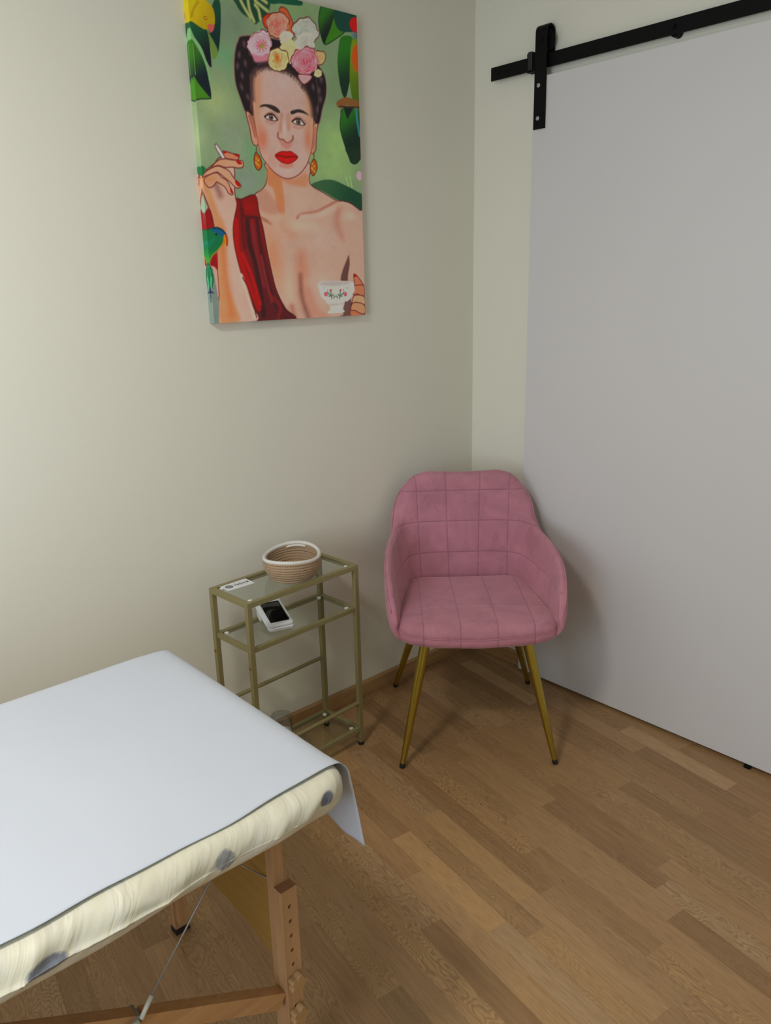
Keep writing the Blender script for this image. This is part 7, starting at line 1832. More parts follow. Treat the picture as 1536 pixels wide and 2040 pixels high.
# ------------------------------------------------------------------ velvet chair
PINK = (.47, .20, .262)
def velvet(name, lines_u, lines_v, base=PINK):
    t = NT(name); uvn = t.n('ShaderNodeUVMap').outputs[0]
    sep = t.n('ShaderNodeSeparateXYZ'); t.l(uvn, sep.inputs[0])
    d = None
    for ax, L in ((0, lines_u), (1, lines_v)):
        for p in L:
            q = t.math('ABSOLUTE', t.math('SUBTRACT', sep.outputs[ax], p))
            d = q if d is None else t.math('MINIMUM', d, q)
    o = t.obj()
    n1 = t.noise(7, 4, .6, o, 1.2); n2 = t.noise(17, 3, .55, t.mapping(o, (1, 1, .7)), 1.2); n3 = t.noise(420, 2, .5, o)
    dark = tuple(x * .72 for x in base); lightc = tuple(min(1, x * 1.22) for x in base)
    c = t.mix(t.ramp(n1, [(.38, (0, 0, 0)), (.62, (1, 1, 1))]), base, lightc)
    c = t.mix(t.math('MULTIPLY', t.ramp(n2, [(.57, (0, 0, 0)), (.70, (1, 1, 1))]), .36), c, dark)
    c = t.mix(t.math('MULTIPLY', n3, .2), c, dark)
    if d is not None:
        dm = t.math('MULTIPLY', d, 100.0)     # centimetres
        seam = t.ramp(dm, [(.0, (1, 1, 1)), (.22, (0, 0, 0))])
        c = t.mix(t.math('MULTIPLY', seam, .42), c, tuple(x * .45 for x in base))
        h = t.ramp(t.math('DIVIDE', dm, 2.2), [(0, (0, 0, 0)), (.16, (.62, .62, .62)), (.5, (.9, .9, .9)), (1, (1, 1, 1))])
        t.bump(h, .8, .0028)
    t.set(Base_Color=c, Roughness=.75, Sheen_Weight=.7, Sheen_Roughness=.4, Sheen_Tint=(1, .72, .76), Specular_IOR_Level=.2)
    return t.m
M['velvet_shell'] = velvet('dusty_pink_velvet_shell', [-.167, -.056, .055, .166, .38, .48], [.556, .668, .779])
M['velvet_seat'] = velvet('dusty_pink_velvet_seat', [-.172, -.0575, .0575, .172], [.112])
M['velvet'] = velvet('dusty_pink_velvet_plain', [], [])

ef = Vector((-.665, -.746)); CR_ = Vector((-.437, -.397))
heading = math.atan2(ef.y, ef.x) - PI / 2        # local +Y points to the front, local +X to image left
chair = thing('velvet_armchair', 'dusty pink quilted velvet armchair with four tapered brass legs in the corner', 'chair', (CR_.x + .002, CR_.y - .002, 0), heading)

def spline(tab, t_):
    n = len(tab) - 1; x = min(max(t_, 0), .99999) * n; i = int(x); f = x - i
    a, b, c_, d = (tab[i - 1] if i else (-tab[1][0],) + tuple(tab[1][1:])), tab[i], tab[i + 1], tab[min(i + 2, n)]
    return [.5 * ((2 * b[k]) + (-a[k] + c_[k]) * f + (2 * a[k] - 5 * b[k] + 4 * c_[k] - d[k]) * f * f + (-a[k] + 3 * b[k] - 3 * c_[k] + d[k]) * f ** 3) for k in range(len(b))]
# half plan, back centre -> arm front: (x, y, z)
BOT = [(0, -.225, .428), (.060, -.225, .428), (.118, -.220, .428), (.172, -.198, .427), (.205, -.150, .426), (.220, -.08, .424), (.230, .00, .422), (.238, .07, .421), (.243, .13, .421), (.244, .18, .422), (.243, .210, .424), (.242, .219, .428)]
TOP = [(0, -.285, .8425), (.072, -.285, .8445), (.134, -.284, .845), (.188, -.279, .824), (.222, -.266, .768), (.238, -.235, .702), (.250, -.165, .668), (.264, -.075, .660), (.273, .020, .648), (.276, .105, .622), (.270, .172, .570), (.253, .220, .484)]
def shell_pt(t_, v):
    s = 1 if t_ >= 0 else -1; a = abs(t_)
    b = spline(BOT, a); T = spline(TOP, a)
    p = [b[k] + (T[k] - b[k]) * v for k in range(3)]
    arm = min(1, max(0, (a - .45) / .2))
    out = .010 * math.sin(PI * v) * arm
    p[0] += out
    back = 1 - arm
    p[1] += -.012 * math.sin(PI * v) * back
    return Vector((s * p[0], p[1], p[2]))
NT_, NV = 180, 44
def shell_mesh():
    vs = []; uv = []; rings = []
    arc = 0; prev = None
    ts = [-1 + 2 * i / NT_ for i in range(NT_ + 1)]
    # arc length measured at the seat line from the middle of the back
    mids = [shell_pt(t_, .35) for t_ in ts]
    cum = [0]
    for i in range(1, len(mids)): cum.append(cum[-1] + (mids[i].xy - mids[i - 1].xy).length)
    half = cum[NT_ // 2]
    for i, t_ in enumerate(ts):
        e = .002
        ta = shell_pt(max(-1, t_ - .02), .4); tb = shell_pt(min(1, t_ + .02), .4)
        tg = (tb - ta); tg.z = 0; tg.normalize(); n = Vector((tg.y, -tg.x, 0))     # outward (right side of travel)
        # travel goes from -x arm round the back to +x arm
        if n.dot(Vector((shell_pt(t_, .4).x, shell_pt(t_, .4).y + .0, 0))) < 0: n = -n
        a = abs(t_)
        hb = .021 if a < .40 else (.021 - .002 * min(1, (a - .40) / .2)); arm_ = min(1, max(0, (a - .42) / .15))
        endf = 1 - max(0, (a - .88) / .12) ** 2 * .60
        ring = []
        def put(p, u, v): vs.append(p); uv.append((u, v)); ring.append(len(vs) - 1)
        top = shell_pt(t_, 1); H_ = hb * endf
        for j in range(NV + 1):                       # inner face going up
            v = j / NV
            p = shell_pt(t_, v); q = min(1.0, (1 - v) / .07) ** .5 if v > .93 else 1
            hl = H_ * (.55 + .45 * min(1, v / .12)) * (1 - .50 * arm_ * v ** 1.5)
            if j == NV: q = 0
            # puffed inner side on the arms
            put(p - n * (hl * max(q, .0)) + (Vector((0, 0, 0))), 0, 0)
            uv[-1] = (cum[i] - half if a < .47 else (cum[i] - half) , p.z)
        for j in range(NV - 1, -1, -1):               # outer face going down
            v = j / NV
            p = shell_pt(t_, v); q = min(1.0, (1 - v) / .07) ** .5 if v > .93 else 1
            hl = H_ * (.25 + .75 * min(1, v / .25) ** .6) * (1 - .45 * arm_ * v ** 1.5)
            put(p + n * (hl * q), 9, 9)
        rings.append(ring)
    fs = []
    m = len(rings[0])
    for i in range(NT_):
        for j in range(m):
            k = (j + 1) % m
            fs.append((rings[i][j], rings[i + 1][j], rings[i + 1][k], rings[i][k]))
    fs.append(tuple(rings[0])); fs.append(tuple(reversed(rings[-1])))
    return vs, fs, uv
v_, f_, u_ = shell_mesh()
sh = mesh_obj('shell', v_, f_, M['velvet_shell'], chair, True, uv=u_)
bm = bmesh.new(); bm.from_mesh(sh.data); bmesh.ops.recalc_face_normals(bm, faces=bm.faces); bm.to_mesh(sh.data); bm.free()
# welt running along the outer edge of arms and back
pts = []
for i in range(-96, 97):
    t_ = i / 100; p = shell_pt(t_, .955); a = shell_pt(t_ - .02, .4); b = shell_pt(t_ + .02, .4); tg = b - a; tg.z = 0; tg.normalize(); n = Vector((tg.y, -tg.x, 0))
    if n.dot(Vector((p.x, p.y, 0))) < 0: n = -n
    pts.append(p + n * (.0200 - .0098 * min(1, max(0, (abs(t_) - .42) / .15))))
MB().tube(pts, .0022, 8).build('welt', M['velvet'], chair, True)

# curved seams where the arm panels meet the back
for s_ in (-1, 1):
    pts = []
    for i in range(25):
        v = .10 + .86 * i / 24; t_ = .415 + .115 * max(0, (v - .35) / .65) ** 1.6
        p = shell_pt(s_ * t_, v); a = shell_pt(s_ * t_ - .02, .4); b = shell_pt(s_ * t_ + .02, .4); tg = b - a; tg.z = 0; tg.normalize(); n = Vector((tg.y, -tg.x, 0))
        if n.dot(Vector((p.x, p.y, 0))) < 0: n = -n
        arm_ = min(1, max(0, (t_ - .42) / .15)); hl = .0205 * (1 - .5 * arm_ * v ** 1.5) * (1 if v < .93 else ((1 - v) / .07) ** .5)
        pts.append(p - n * (hl - .0004))
    MB().tube(pts, .0017, 8).build('arm_seam', M['velvet'], chair, True)

# seat cushion
def seat_outline(n=120):
    out = []
    for i in range(n):
        a = 2 * PI * i / n; ca, sa = math.cos(a), math.sin(a)
        e = 2 / 9.0
        x = math.copysign(abs(ca) ** e, ca); y = math.copysign(abs(sa) ** e, sa)
        yy = .024 + y * .224
        wid = .205 + (.253 - .205) * min(1, max(0, (yy + .2) / .35))
        xx = x * wid
        if y > 0: yy += .020 * (1 - (x) ** 2) * y ** 4
        out.append((xx, yy))
    return out
so = seat_outline(); n = len(so)
prof = [(.060, .414), (.030, .415), (.012, .418), (.003, .424), (.000, .434), (.0005, .446), (.0022, .4495), (.0022, .4505), (.0005, .454), (.003, .464), (.009, .473), (.018, .4795), (.030, .483)]
vs = []; fs = []; uv = []
cxs = sum(p[0] for p in so) / n; cys = .02
def lower(x, y): return -.009 * (1 - 1.4 * (x / .243) ** 2) * max(0, y) / .25
for ins, z in prof:
    for x, y in so:
        r = math.hypot(x - cxs, y - cys); k = (r - ins) / r
        X = cxs + (x - cxs) * k; Y = cys + (y - cys) * k
        vs.append((X, Y, z + (lower(X, Y) if z < .46 else lower(X, Y) * (.483 - z) / .023))); uv.append((X, Y if Y < .2 else Y))
RR = 16; base_r = len(prof)
for k in range(1, RR + 1):
    f = 1 - k / RR
    for x, y in so:
        r = math.hypot(x - cxs, y - cys); q = (r - .030) / r * f if k < RR else 0.0
        X = cxs + (x - cxs) * q; Y = cys + (y - cys) * q
        dome = .010 * (1 - (X / .23) ** 2) * (1 - min(1, ((Y - .02) / .25) ** 2))
        vs.append((X, Y, .483 + dome)); uv.append((X, Y))
tot = base_r + RR
for i in range(tot - 1):
    for j in range(n):
        k = (j + 1) % n; fs.append((i * n + j, i * n + k, (i + 1) * n + k, (i + 1) * n + j))
fs.append(tuple(range(n - 1, -1, -1)))
seat = mesh_obj('seat', vs, fs, M['velvet_seat'], chair, True, uv=uv)
bm = bmesh.new(); bm.from_mesh(seat.data); bmesh.ops.remove_doubles(bm, verts=bm.verts, dist=1e-5); bmesh.ops.recalc_face_normals(bm, faces=bm.faces); bm.to_mesh(seat.data); bm.free()
# seam line along the front of the seat
mb = MB(); pts = [Vector((x, y, .450 + lower(x, y))) + Vector((x - cxs, y - cys, 0)).normalized() * -.0012 for x, y in so if y > .10]
pts.sort(key=lambda p: p.x); mb.tube(pts, .0017, 6).build('front_seam', M['velvet'], chair, True)
# underside panel and legs
MB().box(-.17, .17, -.17, .19, .402, .416, bev=.004).build('underside_panel', M['rubber'], chair)
for sx, sy in ((1, 1), (-1, 1), (1, -1), (-1, -1)):
    foot = Vector((sx * (.2475 if sy > 0 else .258), sy * .267, 0)); top = Vector((sx * (.160 if sy > 0 else .145), .165 if sy > 0 else -.165, .405))
    pts = [foot + (top - foot) * k for k in (.035, .3, .6, 1.0)]
    lg = MB().tube(pts, [.0088, .0118, .0146, .0172], 24).build('leg', M['brass'], chair, True, 40)
    MB().tube([foot + Vector((0, 0, .0008)), foot + (top - foot) * .012, foot + (top - foot) * .037], [.0075, .0095, .0095], 20).build('foot_cap', M['rubber'], lg, True, 40)

# ------------------------------------------------------------------ narrow glass shelf table
SX0, SX1, SY0, SY1, SZ = -1.222, -.793, -.270, -.079, .646
sh = thing('glass_shelf_stand', 'narrow olive gold metal stand with three glass shelves against the left wall', 'shelf', (SX0, SY0, 0), math.radians(3.4))
w, d = SX1 - SX0, SY1 - SY0; T = .0155
for x in (0, w - T):
    for y in (0, d - T):
        lg = MB().box(x, x + T, y, y + T, .012, SZ - T, bev=.001).build('leg', M['olive'], sh)
        MB().lathe([(.0085, 0), (.010, .004), (.010, .012)], 16, loc=(x + T / 2, y + T / 2, .0005)).build('foot', M['rubber'], lg, True, 40)
        # hex screw heads facing the ends and the front
        sx_ = x - .0015 if x == 0 else x + T
        for z in (.445, .615):
            if z < .6: MB().lathe([(0, -.002), (.004, -.002), (.0045, 0), (.0045, .0015), (0, .0015)], 12, M=Matrix.Translation((sx_ + (.0 if x == 0 else .002), y + T / 2, z)) @ Matrix.Rotation(PI / 2, 4, 'Y')).build('screw', M['brass'], lg, True, 30)
def shelf_level(z, th, inset, glassz, fr_w):
    mb = MB(); a, b = inset, w - inset; c_, e_ = inset, d - inset
    mb.box(a, b, c_, c_ + fr_w, z - th, z, bev=.001).box(a, b, e_ - fr_w, e_, z - th, z, bev=.001)
    mb.box(a, a + fr_w, c_ + fr_w, e_ - fr_w, z - th, z, bev=.001).box(b - fr_w, b, c_ + fr_w, e_ - fr_w, z - th, z, bev=.001)
    fr = mb.build('shelf_frame', M['olive'], sh)
    # ledge tabs in the corners carrying the pane
    MB().box(a + fr_w + .0005, b - fr_w - .0005, c_ + fr_w + .0005, e_ - fr_w - .0005, glassz - .005, glassz).build('glass_pane', M['glass'], sh)
    for x in (a + fr_w + .013, b - fr_w - .013):
        for y in (c_ + fr_w + .010, e_ - fr_w - .010):
            MB().lathe([(0, -.0002), (.0068, -.0002), (.0068, .0060), (.0055, .0066), (0, .0066)], 18, loc=(x, y, glassz - .005)).build('bumper', M['pad'], fr, True, 30)
            sgx = -1 if x < w / 2 else 1
            MB().box(x, x + sgx * .017, y - .006, y + .006, glassz - .0105, glassz - .0082).build('support_tab', M['olive'], fr)
shelf_level(SZ, T, 0, SZ - .004, T)
shelf_level(.503, .014, .004, .500, .014)
shelf_level(.066, .014, .004, .063, .014)
MB().tube([(T - .004, d - T / 2, .267), (w - T + .004, d - T / 2, .267)], .0065, 14).build('back_rail', M['olive'], sh, True, 40)
MB().tube([(T - .004, T / 2, .159), (w - T + .004, T / 2, .159)], .0065, 14).build('front_rail', M['olive'], sh, True, 40)
GZ = SZ - .004     # top of the upper pane

# sign card
cd = thing('sign_card', 'small white card with grey emblem and dark lettering on glass top', 'card', (-1.1565, -.113, GZ + .0006))
MB().box(-.0455, .0455, -.025, .025, 0, .0022, bev=.0006).build('card_plate', M['card'], cd)
e = MB().lathe([(0, .0023), (.0125, .0023), (.0125, .0026), (0, .0026)], 40, loc=(-.028, -.001, 0)).build('emblem', M['inkgrey'], cd)
mb = MB()
for a in range(0, 360, 60):
    A_ = math.radians(a); mb.lathe([(.0042, .0027), (.0050, .0027), (.0050, .0029), (.0042, .0029)], 20, loc=(-.028 + .0045 * math.cos(A_), -.001 + .0045 * math.sin(A_), 0), close=True)
mb.build('emblem_lines', M['inkpale'], e)
def text_mesh(name, body, size, x, y, z, mat, parent, shear=0., ext=.0002):
    cu = bpy.data.curves.new(name, 'FONT'); cu.body = body; cu.size = size; cu.extrude = ext; cu.shear = shear; cu.align_x = 'LEFT'; cu.offset = .0001
    tmp = bpy.data.objects.new(name, cu); col.objects.link(tmp)
    dg = bpy.context.evaluated_depsgraph_get(); me = bpy.data.meshes.new_from_object(tmp.evaluated_get(dg))
    bpy.data.objects.remove(tmp); me.materials.clear(); me.materials.append(mat); me.name = name
    o = bpy.data.objects.new(name, me); col.objects.link(o); o.location = (x, y, z); o.parent = parent
    return o
text_mesh('lettering', 'nature', .019, -.0125, -.006, .0026, M['ink'], cd, .35)
MB().box(-.012, .020, .0105, .0118, .0022, .0024).build('small_print', M['inkpale'], cd)
MB().box(-.008, .026, -.0145, -.0132, .0022, .0024).build('small_print', M['inkpale'], cd)

# rope basket
def basket():
    b = thing('rope_basket', 'small oval woven jute rope basket with a white rim on glass top', 'basket', (-.984, -.158, GZ + .0005), math.radians(42))
    A0, B0 = .086, .073; NR = 8; ch = .0080; n = 72
    def ring(k, off):
        f = k / (NR - 1); g = .93 + .225 * math.sin(min(1, f * 1.25) * PI / 2) - .0 * f
        return (A0 * g + off, B0 * g + off)
    prof = []
    for k in range(NR):
        for q in range(6):
            a = -PI / 2 + PI * q / 6; R_ = ring(k + (q / 6) - .5 if k else 0, .0045 * math.cos(a)); prof.append((R_[0], R_[1], ch * k + .0044 + .0044 * math.sin(a)))
    inner = []
    for k in range(NR - 1, -1, -1):
        for q in range(6):
            a = PI / 2 - PI * q / 6; R_ = ring(k, -.0042 * math.cos(a) - .002); inner.append((R_[0], R_[1], ch * k + .0044 + .0044 * math.sin(a) + (.003 if k == 0 and q > 3 else 0)))
    prof = [(.0, .0, .0005), (A0 * .9, B0 * .9, .0005)] + prof + inner + [(A0 * .5, B0 * .5, .0085), (0, 0, .0085)]
    def sag(an): return .005 * math.cos(2 * an)
    vs = []; fs = []; uv = []
    for i, (ra, rb, z) in enumerate(prof):
        for j in range(n):
            an = 2 * PI * j / n; vs.append((ra * math.cos(an), rb * math.sin(an), z + sag(an) * z / .07)); uv.append((j / n, i / len(prof)))
    for i in range(len(prof) - 1):
        for j in range(n):
            k = (j + 1) % n; fs.append((i * n + j, i * n + k, (i + 1) * n + k, (i + 1) * n + j))
    t = NT('jute_rope'); o = t.obj()
    # stitches: a fine braid round the wall
    sp = t.n('ShaderNodeSeparateXYZ'); t.l(o, sp.inputs[0])
    an = t.math('ARCTAN2', sp.outputs[1], sp.outputs[0])
    s1 = t.math('SINE', t.math('ADD', t.math('MULTIPLY', an, 84.0), t.math('MULTIPLY', sp.outputs[2], 785.0)))
    s2 = t.math('SINE', t.math('SUBTRACT', t.math('MULTIPLY', an, 84.0), t.math('MULTIPLY', sp.outputs[2], 785.0)))
    br = t.math('ADD', t.math('MULTIPLY', t.math('ADD', s1, s2), .25), .5)
    c = t.mix(br, (.22, .135, .072), (.56, .40, .25)); c = t.mix(t.math('MULTIPLY', t.noise(60, 3, .6, o), .4), c, (.62, .45, .31))
    t.set(Base_Color=c, Roughness=.9); t.bump(br, .7, .002)
    body = mesh_obj('basket_wall', vs, fs, t.m, b, True, uv=uv)
    bm = bmesh.new(); bm.from_mesh(body.data); bmesh.ops.remove_doubles(bm, verts=bm.verts, dist=1e-6); bmesh.ops.recalc_face_normals(bm, faces=bm.faces); bm.to_mesh(body.data); bm.free()
    R_ = ring(NR - 1, -.001); zt = ch * NR + .002
    t = NT('white_rope'); o = t.obj(); sp = t.n('ShaderNodeSeparateXYZ'); t.l(o, sp.inputs[0]); an = t.math('ARCTAN2', sp.outputs[1], sp.outputs[0])
    s1 = t.math('SINE', t.math('MULTIPLY', an, 130.0))
    t.set(Base_Color=t.mix(t.math('ADD', t.math('MULTIPLY', s1, .3), .5), (.66, .64, .60), (.80, .79, .76)), Roughness=.9); t.bump(s1, .35, .001)
    pts = [(R_[0] * math.cos(a), R_[1] * math.sin(a), zt + sag(a)) for a in [2 * PI * i / 96 for i in range(97)]]
    MB().tube(pts, .0056, 12, cap=False).build('rim_rope', t.m, b, True)
    # the end of the white rope stitched down inside the far rim
    a0 = math.radians(-8)
    pts = [((R_[0] - .0068) * math.cos(a), (R_[1] - .0068) * math.sin(a), zt - .0075 + sag(a) - .006 * max(0, (a - .25))) for a in [a0 - .2 + .07 * i for i in range(13)]]
    MB().tube(pts, [.0036] * 11 + [.003, .0015], 10).build('rope_end', t.m, b, True)
    return b
basket()

# card payment terminal on the middle shelf
wd = Vector((.96, -.27, 0)).normalized(); dd = Vector((.27, .96, 0)).normalized()
term = thing('payment_terminal', 'white handheld card terminal with a black screen on the middle glass shelf', 'terminal', (-1.078, -.219, .5006), math.atan2(wd.y, wd.x))
tilt = Matrix.Translation((0, 0, .004)) @ Matrix.Rotation(math.radians(13), 4, 'X')
def rslab(w_, y0, y1, z0, z1, r, M_, n=6):
    ol = []
    for cx_, cy_, a0 in ((w_ / 2 - r, y1 - r, 0), (-w_ / 2 + r, y1 - r, 90), (-w_ / 2 + r, y0 + r, 180), (w_ / 2 - r, y0 + r, 270)):
        for i in range(n + 1):
            a = math.radians(a0 + 90 * i / n); ol.append((cx_ + r * math.cos(a), cy_ + r * math.sin(a)))
    vs = []; e = .002; N_ = len(ol)
    for ins, z in ((e, z0), (0, z0 + e), (0, z1 - e), (e * .4, z1 - e * .3), (e * 1.3, z1)):
        for x, y in ol:
            cy_ = (y0 + y1) / 2; vs.append(M_ @ Vector((x * (1 - ins / (w_ / 2)), cy_ + (y - cy_) * (1 - ins / ((y1 - y0) / 2)), z)))
    fs = [tuple(range(N_ - 1, -1, -1)), tuple(range(4 * N_, 5 * N_))]
    for i in range(4):
        for j in range(N_): k = (j + 1) % N_; fs.append((i * N_ + j, i * N_ + k, (i + 1) * N_ + k, (i + 1) * N_ + j))
    return vs, fs
MB().add(*rslab(.079, 0, .146, .0, .0105, .010, tilt)).build('base_shell', M['whiteplastic'], term, True, 35)
MB().add(*rslab(.077, .003, .144, .0118, .0205, .010, tilt)).build('top_shell', M['whiteplastic'], term, True, 35)
MB().add(*rslab(.060, .018, .122, .0206, .0212, .003, tilt)).build('screen', M['screen'], term, True, 35)
MB().box(-.027, .027, -.0006, .0012, .0068, .0080, M=tilt).build('card_slot', M['greyplastic'], term)
ol = [(.100, .0015)] + [(.132 + .030 * math.cos(math.radians(a)), .0195 + .019 * math.sin(math.radians(a))) for a in range(180, 361, 15)] + [(.162, .038), (.105, .027)]
ol = [(.082, .0225), (.086, .011), (.094, .004), (.104, .0010), (.116, .0010), (.126, .006), (.132, .016), (.134, .034)]
mb = MB()
mb.prism(ol, -.036, .036, 'x'); mb.build('paper_roll_housing', M['whiteplastic'], term, False)

# glass jar on the bottom shelf
jz = .0636
jar = thing('glass_jar', 'round clear glass jar on the bottom glass shelf, half hidden by the table', 'jar', (-1.040, -.126, jz))
MB().lathe([(.030, 0), (.034, .004), (.0345, .075), (.033, .082), (.0345, .088), (.0345, .098), (.0325, .099), (.0315, .088), (.0305, .080), (.0315, .074), (.031, .008), (.0, .007), ], 48).build('jar_body', M['jar'], jar, True, 50)
MB().lathe([(0, .0076), (.0300, .0076), (.0300, .04), (.0, .041)], 48).build('jar_contents', M['wax'], jar, True, 50)

# ------------------------------------------------------------------ massage table
TX1, TX0 = -1.562, -3.44; TY0, TY1 = -1.148, -.476; TZ = .705
tb = thing('massage_table', 'portable wooden massage table with padded top in the left foreground', 'massage table', ((TX0 + TX1) / 2, -.80, 0))
ox, oy = (TX0 + TX1) / 2, -.80
def rr_outline(x0, x1, y0, y1, r, n=10, step=.012):
    pts = []
    cs4 = ((x1 - r, y1 - r, 0), (x0 + r, y1 - r, 90), (x0 + r, y0 + r, 180), (x1 - r, y0 + r, 270))
    for q in range(4):
        cx_, cy_, a0 = cs4[q]
        for i in range(n + 1):
            a = math.radians(a0 + 90 * i / n); pts.append((cx_ + r * math.cos(a), cy_ + r * math.sin(a), math.cos(a), math.sin(a)))
        nx_, ny_, _ = cs4[(q + 1) % 4]
        a = math.radians(a0 + 90); sx_, sy_ = cx_ + r * math.cos(a), cy_ + r * math.sin(a); ex_, ey_ = nx_ + r * math.cos(a), ny_ + r * math.sin(a)
        L = math.hypot(ex_ - sx_, ey_ - sy_); m = int(L / step)
        for i in range(1, m): f = i / m; pts.append((sx_ + (ex_ - sx_) * f, sy_ + (ey_ - sy_) * f, math.cos(a), math.sin(a)))
    return pts
def pad(outl, z0, z1, r, ins0=0., wr=None, ncap=3, under=.05):
    """rounded-edge slab from an outline with normals"""
    prof = [(-under, z0)] + [(-r + r * math.sin(a), z0 + r - r * math.cos(a)) for a in [PI / 2 * i / 6 for i in range(7)]]
    k = 10; hh = (z1 - r) - (z0 + r)
    prof += [(0, z0 + r + hh * i / k) for i in range(1, k)]
    prof += [(-r + r * math.cos(a), z1 - r + r * math.sin(a)) for a in [PI / 2 * i / 8 for i in range(9)]] + [(-r - .03, z1), (-r - .08, z1)]
    N_ = len(outl); vs = []; fs = []; s = 0.; S = [0.]
    for i in range(1, N_): S.append(S[-1] + math.hypot(outl[i][0] - outl[i - 1][0], outl[i][1] - outl[i - 1][1]))
    for d_, z in prof:
        for i, (x, y, nx, ny) in enumerate(outl):
            q = d_ - ins0; dz = 0
            if wr:
                a, b = wr(x, y, z, S[i], d_); q += a; dz += b
            vs.append((x + nx * q - ox, y + ny * q - oy, z + dz))
    m = len(prof)
    for i in range(m - 1):
        for j in range(N_): k2 = (j + 1) % N_; fs.append((i * N_ + j, i * N_ + k2, (i + 1) * N_ + k2, (i + 1) * N_ + j))
    fs.append(tuple(range((m - 1) * N_, m * N_)))
    return vs, fs
o1 = rr_outline(TX0, TX1, TY0, TY1, .055)
M['vinyl'] = simple('cream_vinyl', (.66, .62, .44), rough=.5)
v_, f_ = pad(o1, .642, TZ - .006, .026, .007); v_ += []; 
MB().add(v_, f_ + [tuple(range(len(o1) - 1, -1, -1))]).build('padded_top', M['vinyl'], tb, True, 50)
mb = MB()
for a in ((TX0 + .05 - ox, TX1 - .06 - ox, -.285, -.262), (TX0 + .05 - ox, TX1 - .06 - ox, .262, .285), (TX1 - .082 - ox, TX1 - .06 - ox, -.262, .262), (TX0 + .05 - ox, TX0 + .072 - ox, -.262, .262)):
    mb.box(a[0], a[1], a[2], a[3], .604, .6418, bev=.001)
mb.build('table_frame', M['beech_x'], tb)
MB().box(TX0 + .06 - ox, TX1 - .07 - ox, -.27, .27, .630, .6415).build('deck_board', M['ply'], tb)
def knob(parent, x, y, z, sgn):
    ol = []
    for i in range(60):
        a = 2 * PI * i / 60; r = .0165 + .003 * math.cos(5 * a); ol.append((r * math.cos(a), r * math.sin(a)))
    mb = MB(); Mk = Matrix.Translation((x, y, z)); n_ = 60; vs = []
    for s_, d_ in ((.94, 0), (1, .002), (1, .013), (.92, .016)):
        for u, v in ol: vs.append(Mk @ Vector((u * s_, sgn * d_, v * s_)))
    fs = [tuple(range(n_)), tuple(range(3 * n_, 4 * n_))]
    for i in range(3):
        for j in range(n_): k = (j + 1) % n_; fs.append((i * n_ + j, i * n_ + k, (i + 1) * n_ + k, (i + 1) * n_ + j))
    mb.add(vs, fs).build('wooden_knob', M['knob'], parent, True, 40)
